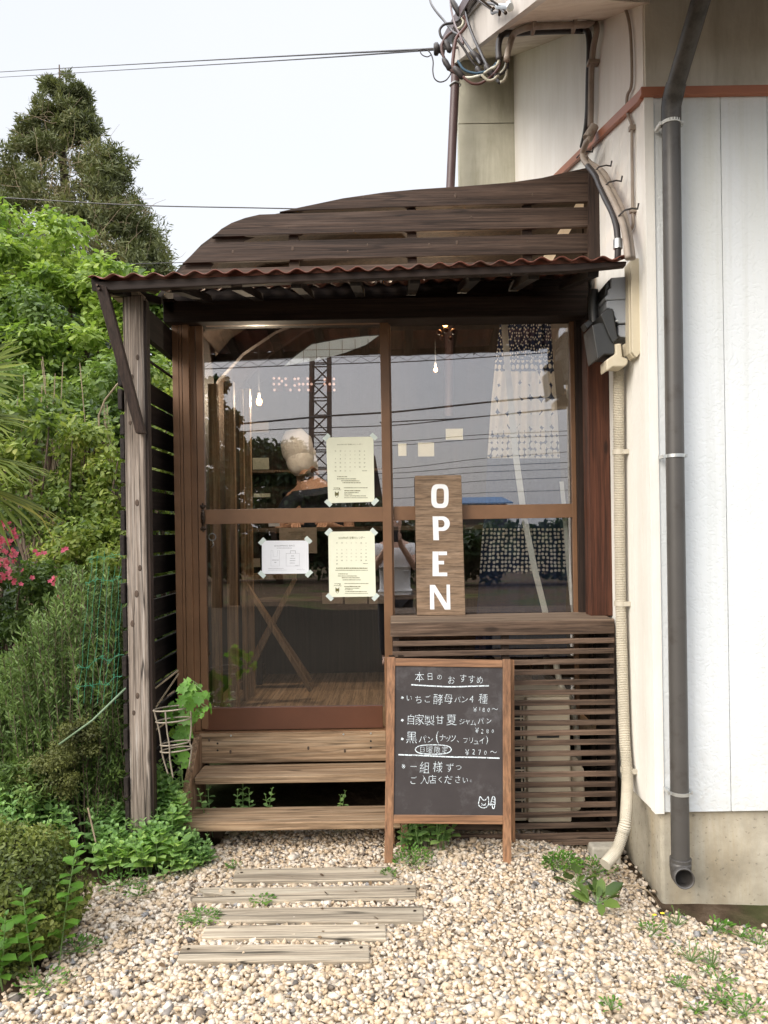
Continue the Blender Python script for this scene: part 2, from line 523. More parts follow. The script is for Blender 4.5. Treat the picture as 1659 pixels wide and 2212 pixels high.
M['bamboo'] = plain('pale_stake', (0.15, 0.22, 0.13), 0.6, 0, 0.2, 20)
M['twig'] = plain('bare_twig', (0.26, 0.20, 0.13), 0.85, 0, 0.25, 20)
M['bark'] = plain('bark', (0.085, 0.058, 0.04), 0.9, 0, 0.4, 18, 0.5)
M['stem'] = plain('green_stem', (0.12, 0.20, 0.06), 0.6, 0, 0.2, 30)
M['skin'] = plain('skin', (0.50, 0.30, 0.21), 0.55, 0, 0.06, 30)
M['shirt'] = plain('white_shirt_cloth', (0.70, 0.68, 0.66), 0.85, 0, 0.05, 8, 0.3)
M['navy'] = plain('navy_cloth', (0.02, 0.026, 0.045), 0.85, 0, 0.2, 8, 0.2)
M['trouser'] = plain('dark_trouser_cloth', (0.025, 0.024, 0.026), 0.9, 0, 0.2, 8)
M['hair'] = plain('dark_hair', (0.02, 0.015, 0.012), 0.55)
M['phone'] = plain('phone_case', (0.03, 0.03, 0.035), 0.3)
M['concrete_block'] = plain('concrete_block', (0.36, 0.335, 0.28), 0.95, 0, 0.2, 30, 0.4)

# walls with a character of their own
def siding_mat():
    m, nt, b = new_mat('embossed_white_siding')
    co = objco(nt, (1, 1, 1), False)
    dn = N(nt, 'ShaderNodeTexNoise', Scale=26.0, Detail=2.0)
    nt.links.new(co, dn.inputs['Vector'])
    vo = N(nt, 'ShaderNodeTexVoronoi', Scale=62.0, _feature='SMOOTH_F1')
    nt.links.new(mixc(nt, co, dn.outputs['Color'], 0.06), vo.inputs['Vector'])
    rr = ramp(nt, [(0.25, 0.0), (0.42, 1.0)])
    nt.links.new(vo.outputs['Distance'], rr.inputs[0])
    st = N(nt, 'ShaderNodeTexNoise', Scale=1.6, Detail=5.0, Roughness=0.6)
    nt.links.new(co, st.inputs['Vector'])
    r = ramp(nt, [(0.3, (0.64, 0.68, 0.70)), (0.6, (0.70, 0.735, 0.755))])  # white lowered to hold back glare on the lower wall
    nt.links.new(st.outputs['Fac'], r.inputs[0])
    # damp yellowish run below the flashing
    sx = N(nt, 'ShaderNodeSeparateXYZ')
    nt.links.new(co, sx.inputs[0])
    hz = N(nt, 'ShaderNodeMapRange')
    for i, v in enumerate((1.9, 2.7, 0.0, 0.4)):
        hz.inputs[1 + i].default_value = v
    nt.links.new(sx.outputs['Z'], hz.inputs[0])
    s2 = N(nt, 'ShaderNodeMapping')
    s2.inputs['Scale'].default_value = (7, 7, 0.5)
    nt.links.new(co, s2.inputs[0])
    n3 = N(nt, 'ShaderNodeTexNoise', Scale=1.0, Detail=6.0, Roughness=0.65)
    nt.links.new(s2.outputs[0], n3.inputs['Vector'])
    r3 = ramp(nt, [(0.44, 0.0), (0.68, 1.0)])
    nt.links.new(n3.outputs['Fac'], r3.inputs[0])
    mu = N(nt, 'ShaderNodeMath', _operation='MULTIPLY')
    nt.links.new(hz.outputs[0], mu.inputs[0])
    nt.links.new(r3.outputs[0], mu.inputs[1])
    c = mixc(nt, r.outputs[0], (0.58, 0.58, 0.47), mu.outputs[0])
    s5 = N(nt, 'ShaderNodeMapping')
    s5.inputs['Scale'].default_value = (16, 16, 0.35)
    nt.links.new(co, s5.inputs[0])
    n5 = N(nt, 'ShaderNodeTexNoise', Scale=1.0, Detail=5.0, Roughness=0.6)
    nt.links.new(s5.outputs[0], n5.inputs['Vector'])
    r5 = ramp(nt, [(0.50, (1, 1, 1)), (0.78, (0.80, 0.79, 0.74))])
    nt.links.new(n5.outputs['Fac'], r5.inputs[0])
    c = mixc(nt, c, r5.outputs[0], 0.8, 'MULTIPLY')
    gm = N(nt, 'ShaderNodeMapRange')
    for i, v in enumerate((0.33, 0.75, 1.0, 0.0)):
        gm.inputs[1 + i].default_value = v
    nt.links.new(sx.outputs['Z'], gm.inputs[0])
    gn = N(nt, 'ShaderNodeTexNoise', Scale=11.0, Detail=6.0, Roughness=0.7)
    nt.links.new(co, gn.inputs['Vector'])
    gr_ = ramp(nt, [(0.42, 0.0), (0.7, 0.55)])
    nt.links.new(gn.outputs['Fac'], gr_.inputs[0])
    gmul = N(nt, 'ShaderNodeMath', _operation='MULTIPLY')
    nt.links.new(gm.outputs[0], gmul.inputs[0])
    nt.links.new(gr_.outputs[0], gmul.inputs[1])
    c = mixc(nt, c, (0.50, 0.47, 0.40), gmul.outputs[0])
    nt.links.new(c, b.inputs['Base Color'])
    b.inputs['Roughness'].default_value = 0.55
    bump(nt, b, rr.outputs[0], 0.28, 0.0025)
    return m
def plaster_mat(name, c1, c2, stain, amount, pits=False):
    m, nt, b = new_mat(name)
    co = objco(nt, (1, 1, 1), False)
    n = N(nt, 'ShaderNodeTexNoise', Scale=3.0, Detail=7.0, Roughness=0.65)
    nt.links.new(co, n.inputs['Vector'])
    r = ramp(nt, [(0.3, c1), (0.7, c2)])
    nt.links.new(n.outputs['Fac'], r.inputs[0])
    mp = N(nt, 'ShaderNodeMapping')
    mp.inputs['Scale'].default_value = (6, 6, 0.8)
    nt.links.new(co, mp.inputs[0])
    n2 = N(nt, 'ShaderNodeTexNoise', Scale=1.0, Detail=8.0, Roughness=0.7, Distortion=0.3)
    nt.links.new(mp.outputs[0], n2.inputs['Vector'])
    r2 = ramp(nt, [(0.45, 0.0), (0.75, amount)])
    nt.links.new(n2.outputs['Fac'], r2.inputs[0])
    c = mixc(nt, r.outputs[0], stain, r2.outputs[0])
    nt.links.new(c, b.inputs['Base Color'])
    b.inputs['Roughness'].default_value = 0.9
    nf = N(nt, 'ShaderNodeTexNoise', Scale=60.0, Detail=4.0)
    nt.links.new(co, nf.inputs['Vector'])
    if pits:
        rp = ramp(nt, [(0.30, 0.5), (0.38, 1.0)])
        nt.links.new(nf.outputs['Fac'], rp.inputs[0])
        nb = N(nt, 'ShaderNodeTexNoise', Scale=5.5, Detail=6.0, Roughness=0.65)
        nt.links.new(co, nb.inputs['Vector'])
        rb = ramp(nt, [(0.35, 0.72), (0.65, 1.12)])
        nt.links.new(nb.outputs['Fac'], rb.inputs[0])
        c = mixc(nt, mixc(nt, c, rp.outputs[0], 0.8, 'MULTIPLY'), rb.outputs[0], 0.9, 'MULTIPLY')
        nt.links.new(c, b.inputs['Base Color'])
    bump(nt, b, nf.outputs['Fac'], 0.25, 0.004)
    return m
M['siding'] = siding_mat()
M['siding_side'] = plaster_mat('white_side_boards', (0.76, 0.745, 0.70), (0.84, 0.83, 0.79), (0.52, 0.48, 0.38), 0.35)
M['plaster'] = plaster_mat('white_plaster', (0.82, 0.785, 0.735), (0.88, 0.855, 0.815), (0.52, 0.46, 0.35), 0.28)  # lightened and warmed to counter eave shade on the side wall
M['plaster_front'] = plaster_mat('stained_plaster', (0.66, 0.62, 0.52), (0.78, 0.75, 0.665), (0.27, 0.235, 0.155), 0.6)
M['soffit'] = plaster_mat('stained_soffit', (0.68, 0.60, 0.50), (0.78, 0.71, 0.62), (0.34, 0.25, 0.17), 0.6)  # raised tones include bounce light missing under the roof edge
M['wing'] = plaster_mat('mossy_concrete', (0.42, 0.41, 0.33), (0.56, 0.55, 0.46), (0.20, 0.18, 0.11), 0.75)
M['fascia'] = plaster_mat('grey_fascia', (0.52, 0.48, 0.44), (0.62, 0.58, 0.54), (0.32, 0.28, 0.24), 0.55)
M['foundation'] = plaster_mat('exposed_concrete', (0.36, 0.325, 0.25), (0.52, 0.48, 0.39), (0.30, 0.21, 0.09), 0.6, True)

def knot(parent, px, Y, r, mat='knot'):
    c = WY(*px, Y)
    MB().ball(c, r * .8, .75, .08, 1.2, 10).build('knot', M[mat], parent, smooth=True)
M['knot'] = plain('wood_knot', (0.075, 0.050, 0.035), .8, 0, .5, 90)
M['frosted'] = plain('frosted_pane', (.5, .5, .48))
_nt = M['frosted'].node_tree
_t = N(_nt, 'ShaderNodeBsdfTranslucent')
_t.inputs[0].default_value = (.75, .73, .68, 1)
L2 = _nt.links.new
L2(_t.outputs[0], _nt.nodes['Material Output'].inputs[0])

# ------------------------------------------------------------------ writing
_glyph = {}
def glyphs(txt, offset=0.0):
    """outlines of a piece of text at size 1 (verts, faces, width)"""
    k = (txt, offset)
    if k not in _glyph:
        cu = bpy.data.curves.new('t', 'FONT')
        cu.body = txt
        cu.size = 1.0
        cu.offset = offset
        cu.resolution_u = 3
        ob = bpy.data.objects.new('t', cu)
        COL.objects.link(ob)
        bpy.context.view_layer.update()
        me = bpy.data.meshes.new_from_object(ob.evaluated_get(bpy.context.evaluated_depsgraph_get()))
        V = np.array([v.co[:] for v in me.vertices]).reshape(-1, 3)
        Fc = [tuple(p.vertices) for p in me.polygons]
        bpy.data.objects.remove(ob)
        bpy.data.curves.remove(cu)
        bpy.data.meshes.remove(me)
        _glyph[k] = (V, Fc)
    return _glyph[k]
def write(mb, txt, centre, size, ex, ez, offset=0.0, rot=0.0, fit=None):
    """text centred on a point of a surface with axes ex (right) and ez (up); fit = wanted width"""
    V, Fc = glyphs(txt, offset)
    if not len(V):
        return
    lo, hi = V.min(0), V.max(0)
    c = (lo + hi) / 2
    s = size
    sx = fit / max(1e-6, hi[0] - lo[0]) if fit else s
    ex, ez = Vector(ex), Vector(ez)
    cr, sr = math.cos(rot), math.sin(rot)
    P = []
    for v in V:
        a, b = (v[0] - c[0]) * sx, (v[1] - c[1]) * s
        P.append(Vector(centre) + ex * (a * cr - b * sr) + ez * (a * sr + b * cr))
    mb.add(P, Fc)
def stroke(mb, pts, w, nrm):
    """flat chalk or ink line through points on a surface"""
    pts = [Vector(p) for p in pts]
    n = Vector(nrm)
    Pl = []
    for i, p in enumerate(pts):
        t = (pts[min(i + 1, len(pts) - 1)] - pts[max(i - 1, 0)]).normalized()
        s = t.cross(n).normalized() * w / 2
        Pl.append((p + s, p - s))
    mb.grid(Pl)

# ================================================================== GROUND
def soil_mat():
    m, nt, b = new_mat('soil_and_grass')
    co = objco(nt, (1, 1, 1), False)
    n = N(nt, 'ShaderNodeTexNoise', Scale=9.0, Detail=8.0, Roughness=0.7)
    nt.links.new(co, n.inputs['Vector'])
    r = ramp(nt, [(0.3, (0.035, 0.024, 0.016)), (0.55, (0.085, 0.060, 0.040)), (0.75, (0.16, 0.12, 0.085))])
    nt.links.new(n.outputs['Fac'], r.inputs[0])
    n2 = N(nt, 'ShaderNodeTexNoise', Scale=0.9, Detail=6.0, Roughness=0.6)
    nt.links.new(co, n2.inputs['Vector'])
    r2 = ramp(nt, [(0.5, 0.0), (0.62, 0.7)])
    nt.links.new(n2.outputs['Fac'], r2.inputs[0])
    c = mixc(nt, r.outputs[0], (0.045, 0.065, 0.02), r2.outputs[0])
    nt.links.new(c, b.inputs['Base Color'])
    b.inputs['Roughness'].default_value = 0.95
    b.inputs['Specular IOR Level'].default_value = 0.03
    bump(nt, b, n.outputs['Fac'], 0.8, 0.02)
    return m
def gravel_bed_mat():
    m, nt, b = new_mat('gravel_bed')
    co = objco(nt, (1, 1, 1), False)
    vo = N(nt, 'ShaderNodeTexVoronoi', Scale=52.0)
    nt.links.new(co, vo.inputs['Vector'])
    sp = N(nt, 'ShaderNodeSeparateColor')
    nt.links.new(vo.outputs['Color'], sp.inputs[0])
    r = ramp(nt, [(0.0, (0.24, 0.20, 0.16)), (0.3, (0.42, 0.35, 0.27)), (0.7, (0.5, 0.44, 0.36)), (1.0, (0.58, 0.52, 0.44))])
    nt.links.new(sp.outputs[0], r.inputs[0])
    nt.links.new(r.outputs[0], b.inputs['Base Color'])
    b.inputs['Roughness'].default_value = 0.9
    bump(nt, b, vo.outputs['Distance'], -1.0, 0.02)
    return m
def stone_mat():
    m, nt, b = new_mat('crushed_stone')
    g = nt.nodes.new('ShaderNodeNewGeometry')
    r = ramp(nt, [(0.0, (0.10, 0.092, 0.088)), (0.02, (0.21, 0.17, 0.13)), (0.045, (0.30, 0.31, 0.33)), (0.10, (0.44, 0.36, 0.26)), (0.22, (0.60, 0.47, 0.32)),
                  (0.45, (0.63, 0.53, 0.405)), (0.62, (0.71, 0.635, 0.53)), (0.8, (0.75, 0.70, 0.625)), (1.0, (0.64, 0.51, 0.365))])
    nt.links.new(g.outputs['Random Per Island'], r.inputs[0])
    co = objco(nt, (1, 1, 1), False)
    n = N(nt, 'ShaderNodeTexNoise', Scale=110.0, Detail=5.0, Roughness=0.7)
    nt.links.new(co, n.inputs['Vector'])
    rn = ramp(nt, [(0.32, (0.48, 0.42, 0.35)), (0.6, (0.85, 0.80, 0.745))])
    nt.links.new(n.outputs['Fac'], rn.inputs[0])
    nt.links.new(mixc(nt, r.outputs[0], rn.outputs[0], 0.7, 'MULTIPLY'), b.inputs['Base Color'])
    b.inputs['Roughness'].default_value = 0.85
    bump(nt, b, n.outputs['Fac'], 0.5, 0.004)
    return m
M['soil'] = soil_mat()
M['bed'] = gravel_bed_mat()
M['stone'] = stone_mat()

_xs = np.concatenate([[-160, -80, -40, -20, -12, -8, -6], np.arange(-5, 5.01, 0.12), [6, 8, 12, 20, 40, 80, 160]])
_ys = np.concatenate([[-160, -80, -40, -25, -16, -10, -7], np.arange(-5, 3.01, 0.12), [4, 6, 9, 14, 25, 50, 100, 200]])
_g = [[(x, y, float(gz(x, y)) + (0.006 * math.sin(9 * x + 3 * y) if abs(x) < 5 and -5 < y < 3 else 0) - 0.03) for x in _xs] for y in _ys]
tag(MB().grid(_g).build('ground', M['soil'], base=(0, 0, 0), smooth=True), kind='structure')

LB = [(0, 2165), (60, 2120), (110, 2060), (150, 1985), (200, 1915), (330, 1893), (420, 1865), (480, 1825), (500, 1800), (500, 1700)]
RB = [(1335, 1855), (1385, 1905), (1412, 1968), (1500, 1990), (1659, 2008), (1800, 2030)]
def in_gravel(x, y):
    P = np.stack([x, y, gz(x, y)], 1)
    px, py = px_of(P)
    lx = np.interp(-py, [-p[1] for p in LB], [p[0] for p in LB])
    left = np.where(py < 2165, px > lx, x > -1.32 - (-1.5 - y) * 0.55)
    rb = np.interp(px, [p[0] for p in RB], [p[1] for p in RB])
    right = (px < 1335) | (py > rb) | (py > 2300)
    return left & right & (y < -0.1) & (x < 6)
_cx, _cy = np.meshgrid(np.arange(-3.2, 4.5, 0.06), np.arange(-2.22, -0.16, 0.06))
_ok = in_gravel(_cx.ravel() + 0.03, _cy.ravel() + 0.03).reshape(_cx.shape)
_nx, _ny = _cx.shape[1] + 1, _cx.shape[0] + 1
_vx, _vy = np.meshgrid(-3.2 + 0.06 * np.arange(_nx), -2.22 + 0.06 * np.arange(_ny))
_V = np.stack([_vx, _vy, gz(_vx, _vy) - 0.012], 2).reshape(-1, 3)
_i, _j = np.nonzero(_ok)
_Fq = np.stack([_i * _nx + _j, _i * _nx + _j + 1, (_i + 1) * _nx + _j + 1, (_i + 1) * _nx + _j], 1)
tag(np_mesh('gravel_bed', _V, _Fq, M['bed']), kind='structure')

def asphalt_mat():
    m, nt, b = new_mat('worn_asphalt')
    co = objco(nt, (1, 1, 1), False)
    n = N(nt, 'ShaderNodeTexNoise', Scale=70.0, Detail=6.0, Roughness=0.7)
    nt.links.new(co, n.inputs['Vector'])
    r = ramp(nt, [(0.3, (0.016, 0.014, 0.010)), (0.7, (0.042, 0.036, 0.028))])
    nt.links.new(n.outputs['Fac'], r.inputs[0])
    nt.links.new(r.outputs[0], b.inputs['Base Color'])
    b.inputs['Roughness'].default_value = 0.95
    b.inputs['Specular IOR Level'].default_value = 0.03
    bump(nt, b, n.outputs['Fac'], 0.5, 0.006)
    return m
M['asphalt'] = asphalt_mat()
_rx = np.concatenate([[-60, -20, -8], np.arange(-4, 4.1, 0.25), [8, 20, 60]])
tag(MB().grid([[(x, y, float(gz(x, y)) - 0.016 + (0.0 if y < -2.3 else -0.01)) for x in _rx] for y in (-9.5, -6, -3.5, -2.5, -2.24)]).build('road', M['asphalt'], base=(0, -3, 0)), kind='structure')

def rot_mats(n, rng):
    q = rng.normal(size=(n, 4))
    q /= np.linalg.norm(q, axis=1)[:, None]
    w, x, y, z = q.T
    return np.stack([1 - 2 * (y * y + z * z), 2 * (x * y - z * w), 2 * (x * z + y * w), 2 * (x * y + z * w), 1 - 2 * (x * x + z * z), 2 * (y * z - x * w),
                     2 * (x * z - y * w), 2 * (y * z + x * w), 1 - 2 * (x * x + y * y)], 1).reshape(-1, 3, 3)
def ico(sub):
    bm = bmesh.new()
    bmesh.ops.create_icosphere(bm, subdivisions=sub, radius=1)
    V = np.array([v.co[:] for v in bm.verts])
    Fc = np.array([[v.index for v in f.verts] for f in bm.faces])
    bm.free()
    return V, Fc
def stones(x, y, z, size, rng, sub=1, flat=0.62):
    V0, F0 = ico(sub)
    n, k = len(x), len(V0)
    V = V0[None] * (1 + rng.uniform(-0.5, 0.42, (n, k, 1)))
    V = V * rng.uniform(0.62, 1.25, (n, 1, 3))
    V = np.einsum('nij,nkj->nki', rot_mats(n, rng), V)
    V[:, :, 2] *= flat + 0.25 * rng.random((n, 1))
    V = V * size[:, None, None] + np.stack([x, y, z], 1)[:, None]
    Fc = F0[None] + (np.arange(n) * k)[:, None, None]
    return V.reshape(-1, 3), Fc.reshape(-1, 3)
def chips(x, y, z, size, rng):
    """angular broken pieces: cubes with torn corners"""
    V0 = np.array([(a, b, c) for c in (-1, 1) for b in (-1, 1) for a in (-1, 1)], float) * 0.8
    F0 = np.array([(0, 2, 3), (0, 3, 1), (4, 5, 7), (4, 7, 6), (0, 1, 5), (0, 5, 4), (2, 6, 7), (2, 7, 3), (0, 4, 6), (0, 6, 2), (1, 3, 7), (1, 7, 5)])
    n = len(x)
    V = V0[None] + rng.uniform(-0.55, 0.55, (n, 8, 3))
    V = V * rng.uniform(0.6, 1.2, (n, 1, 3))
    V = np.einsum('nij,nkj->nki', rot_mats(n, rng), V)
    V[:, :, 2] *= 0.6 + 0.3 * rng.random((n, 1))
    V = V * size[:, None, None] + np.stack([x, y, z], 1)[:, None]
    return V.reshape(-1, 3), (F0[None] + (np.arange(n) * 8)[:, None, None]).reshape(-1, 3)
def gravel():
    sp = 0.0138
    gx, gy = np.meshgrid(np.arange(-1.75, 1.95, sp), np.arange(-2.0, -0.18, sp))
    x = gx.ravel() + RNG.uniform(-0.6, 0.6, gx.size) * sp
    y = gy.ravel() + RNG.uniform(-0.6, 0.6, gx.size) * sp
    k = in_gravel(x + RNG.normal(0, 0.025, x.size), y + RNG.normal(0, 0.02, x.size))
    x, y = x[k], y[k]
    size = 0.0062 + 0.0076 * RNG.random(len(x)) ** 1.4
    big = RNG.random(len(x)) < 0.035
    size[big] *= 1.5
    z = gz(x, y) - 0.010 + 0.008 * RNG.random(len(x)) + np.where(size < 0.0085, 0.004, 0)
    z = np.minimum(z, gz(x, y) - .004 + .004 * RNG.random(len(x)))
    h = RNG.random(len(x)) < 0.62
    V1, F1 = chips(x[h], y[h], z[h], size[h] * 0.95, RNG)
    V2, F2 = stones(x[~h], y[~h], z[~h], size[~h], RNG)
    V, Fc = np.concatenate([V1, V2]), np.concatenate([F1, F2 + len(V1)])
    tag(np_mesh('gravel', V, Fc, M['stone']), 'pale cream and tan crushed stone covering the yard', 'gravel', kind='stuff')
gravel()

# ================================================================== WHITE HOUSE
HX, HD, HS = 0.968, 2.85, 0.026          # near corner x, its depth, how much the side wall turns in
def wall_x(d):
    return HX - (d - HD) * HS
def wall_pt(x, y, off=0.0):              # photograph point on the side wall
    r = ray(x, y)
    t = (HX - off + HD * HS) / (r.x + HS)
    return CAM + r * t
FY = HD - 3.5
house = thing('house', 'white rendered house with concrete base and terracotta flashing, right of the porch', 'house', (HX + 1.2, FY + 1.5, -0.12))
zsb = WY(1419, 1755, FY).z               # bottom of the siding
ztb, ztt = WY(1393, 212, FY).z, WY(1393, 194, FY).z
XR = 4.2
# front siding boards
mb = MB()
gr = [HX + 0.001]
x = WY(1568, 1000, FY).x
while x < XR:
    gr.append(x)
    x += 0.1735
for a, b in zip(gr, gr[1:] + [XR]):
    mb.box(a + 0.0014, b - 0.0014, FY, FY + 0.02, zsb, ztb + 0.004)
mb.box(HX + 0.004, XR, FY + 0.007, FY + 0.03, zsb + 0.002, ztb + 0.002)
mb.build('front_siding', M['siding'], house, bevel=0.0025)
# side siding boards, stopping at the sloping flashing
T0, T1 = wall_pt(1393, 196), wall_pt(1219, 364)
def trim_z(d):
    t = (d - (T0.y + 3.5)) / ((T1.y + 3.5) - (T0.y + 3.5))
    return T0.z + t * (T1.z - T0.z)
mb = MB()
d = HD
while d < 5.3:
    e = d + 0.1
    P = [(wall_x(d + 0.0015), d + 0.0015 - 3.5, zsb - 0.005), (wall_x(e - 0.0015), e - 0.0015 - 3.5, zsb - 0.005), (wall_x(e), e - 0.0015 - 3.5, trim_z(e) - 0.03), (wall_x(d), d + 0.0015 - 3.5, trim_z(d) - 0.03)]
    mb.prism(P, (0.016, 0, 0))
    d = e
P = [(wall_x(HD) + 0.005, HD - 3.48, zsb), (wall_x(5.3) + 0.005, 1.8, zsb), (wall_x(5.3) + 0.005, 1.8, trim_z(5.3) - 0.035), (wall_x(HD) + 0.005, HD - 3.48, trim_z(HD) - 0.035)]
mb.prism(P, (0.02, 0, 0))
mb.build('side_siding', M['siding_side'], house)
mb = MB()
mb.box(HX - 0.0008, HX + 0.028, FY - 0.005, FY - 0.0005, zsb - 0.004, ztb)
mb.box(HX - 0.006, HX - 0.001, FY - 0.0055, FY + 0.04, zsb - 0.004, ztb)
mb.build('corner_flashing', M['siding_side'], house)
# flashing
mb = MB()
mb.box(HX - 0.022, XR, FY - 0.022, FY + 0.02, ztb, ztt)
A, B = Vector((wall_x(HD) - 0.02, FY, 0)), Vector((wall_x(5.2) - 0.02, 1.7, 0))
mb.prism([(A.x, A.y - 0.0, trim_z(HD) - 0.034), (B.x, B.y, trim_z(5.2) - 0.034), (B.x, B.y, trim_z(5.2) + 0.004), (A.x, A.y, trim_z(HD) + 0.004)], (0.035, 0, 0))
mb.build('flashing', M['trim'], house, bevel=0.002)
# rendered walls above
pl = [wall_pt(*p) for p in ((1393, 196), (1393, -3), (1291, 36), (1106, 122))]
far = pl[3]
pl += [Vector((far.x, far.y, 1.9)), Vector((wall_x(HD), FY, 1.9))]
pl[5].y += 0.03
pl[1].y += 0.03
MB().prism([pl[5], pl[1], pl[2], pl[3], pl[4]], (0.12, 0, 0)).build('side_wall', M['plaster'], house)
MB().box(HX + 0.004, XR, FY + 0.004, FY + 0.15, ztt - 0.05, 3.45).build('front_wall', M['plaster_front'], house)
# concrete base
MB().box(HX + 0.022, XR, FY + 0.018, 1.6, -0.5, zsb - 0.001).build('foundation', M['foundation'], house, bevel=0.012)
# sloping soffit, fascia, return wall
fD, fC = W(987, 131, 5.3), W(1169, 0, 2.45)
fC2 = fC + (fC - fD) * 0.03
sB2 = pl[1] + (pl[1] - far) * 0.01
MB().prism([far + Vector((0.02, 0, 0)), sB2 + Vector((0.02, 0, 0)), fC2, fD], (0, 0, 0.03)).build('soffit', M['soffit'], house)
sn = (pl[1] - far).cross(fD - far).normalized()
def soff_pt(x, y, off=0.0):
    r = ray(x, y)
    t = (far - CAM).dot(sn) / r.dot(sn)
    return CAM + r * t - Vector((0, 0, off))
mb = MB()
for q in (((1128, 59), (1190, 58), (1190, 66), (1128, 67.5)), ((1199, 57.5), (1258, 56), (1256, 64), (1199, 66))):
    mb.prism([soff_pt(*p, 0.004) for p in q], (0, 0, 0.003))
mb.build('soffit_vent', M['black'], house)
up = Vector((0, 0, 0.235))
MB().prism([fD + Vector((0, 0.03, -0.012)), fC2 + Vector((0, 0, -0.012)), fC2 + up, fD + Vector((0, 0.03, 0)) + up], (-0.03, 0, 0)).build('fascia', M['fascia'], house)
# dark edge strip near the top of the fascia
MB().prism([fD + Vector((-0.031, 0.03, 0.175)), fC2 + Vector((-0.031, 0, 0.175)), fC2 + Vector((-0.031, 0, 0.195)), fD + Vector((-0.031, 0.03, 0.195))], (-0.012, 0, 0)).build('fascia_strip', M['cable_grey'], house)
wz = fD.z + 0.01
MB().box(W(990, 250, 5.35).x, far.x + 0.05, 1.85, 1.95, 1.6, W(1040, 266, 5.35).z - 0.006).box(W(990, 250, 5.35).x, far.x + 0.05, 1.85, 1.95, W(1040, 266, 5.35).z + 0.001, far.z + 0.1).build('return_wall', M['wing'], house)
rf = [fD + Vector((-0.08, 0.2, 0.24)), fC2 + Vector((-0.08, -0.3, 0.10)), Vector((fC2.x + 4, FY - 0.05, fC2.z + 0.10 + 0.2)), fD + Vector((4, 0.2, 0.24))]
MB().prism(rf, (0, 0, 0.06)).build('roof', M['pipe_brown'], house)
MB().box(HX - 0.1, XR, FY - 0.24, FY + 0.1, 3.40, 3.44).build('eave_soffit', M['soffit'], house)

# downpipe at the far corner
t = thing('downpipe', 'slim brown downpipe at the far corner of the house, above the porch roof', 'downpipe', W(968, 440, 5.25))
MB().tube([W(985.5, 112, 5.2), W(983, 180, 5.2), W(970, 470, 5.2), W(970, 900, 5.2)], 0.030, 12).build('pipe', M['pipe_brown'], t, smooth='auto')
MB().tube([W(983.5, 184, 5.2) + Vector((0.037 * math.cos(a), 0.037 * math.sin(a), 0.004 * math.sin(3 * a))) for a in np.linspace(0, 6.6, 18)], 0.005, 6).build('clamp', M['steel'], t)

# big downpipe on the front wall
dp = thing('downpipe', 'thick grey downpipe on the front wall with slanted top and open elbow', 'downpipe', WY(1470, 1900, FY - 0.06))
yy = FY - 0.062
top = [WY(1449, 255, yy), WY(1449.5, 228, yy), W(1458, 190, 2.76), W(1483, 105, 2.68), W(1514, 0, 2.58), W(1530, -55, 2.53)]
MB().tube(top[2:], 0.0325, 20).build('slanted_pipe', M['pipe_old'], dp, smooth='auto')
MB().tube([WY(1449.6, 268, yy), WY(1449.5, 232, yy), W(1453, 212, 2.775), W(1461, 180, 2.75)], [0.0355, 0.0355, 0.037, 0.0355], 20).build('bend', M['pipe_old'], dp, smooth='auto')
MB().tube([WY(1449.6, 262, yy), WY(1458, 985, yy), WY(1470, 1862, yy)], 0.0325, 24).build('pipe', M['pipe'], dp, smooth='auto')
el = [WY(1470, 1858, yy), WY(1470, 1872, yy), WY(1470.5, 1882, yy - 0.004), WY(1472, 1890, yy - 0.014), W(1474, 1893, yy + 3.5 - 0.032), W(1479, 1899, yy + 3.5 - 0.062)]
mb = MB()
mb.tube(el, [0.0365, 0.036, 0.035, 0.035, 0.0345, 0.0335], 24, caps=False)
mb.build('elbow', M['pipe'], dp, smooth='auto', solid=0.004)
MB().tube([WY(1470, 1853, yy), WY(1470, 1861, yy)], 0.0385, 24).build('collar', M['pipe'], dp, smooth='auto', bevel=0.001)
for (cx, cy, mm) in ((1449.5, 267, 'white_clip'), (1458, 985, 'steel'), (1469, 1712, 'steel')):
    c = WY(cx, cy, yy)
    mb = MB()
    mb.tube([c + Vector((0, 0, -0.006)), c + Vector((0, 0, 0.006))], 0.0355, 24)
    mb.box(c.x - 0.043, c.x - 0.03, c.y - 0.006, c.y + 0.05, c.z - 0.006, c.z + 0.006)
    mb.box(c.x + 0.03, c.x + 0.044, c.y - 0.006, c.y + 0.05, c.z - 0.006, c.z + 0.006)
    mb.tube([c + Vector((0.038, -0.012, 0)), c + Vector((0.038, 0.008, 0))], 0.004, 8)
    mb.build('clamp', M[mm], dp, smooth='auto')

# ================================================================== CABLES ON THE HOUSE
def smooth_pts(P, k=5):
    """Catmull-Rom through the points"""
    P = [Vector(p) for p in P]
    Q = [P[0]] + P + [P[-1]]
    out = []
    for i in range(1, len(Q) - 2):
        a, b, c, d = Q[i - 1:i + 3]
        for s in range(k):
            t = s / k
            out.append(0.5 * ((2 * b) + (c - a) * t + (2 * a - 5 * b + 4 * c - d) * t * t + (3 * b - a - 3 * c + d) * t ** 3))
    out.append(P[-1])
    return out
def z3(x, y):                            # coordinates of one enlarged detail of the photograph
    return 877.8 + 0.3307 * x, 0.3307 * y
def zt(x, y):                            # another enlarged detail
    return 905.2 + 0.1488 * x, 0.1488 * y
def wl(pts, off):
    return [wall_pt(*z3(*p), off) for p in pts]
def sf(pts, off):
    return [soff_pt(*z3(*p), off) for p in pts]
tailA = [W(*z3(655, 390), 3.25), W(*z3(668, 320), 3.3), W(*z3(700, 225), 3.3)]
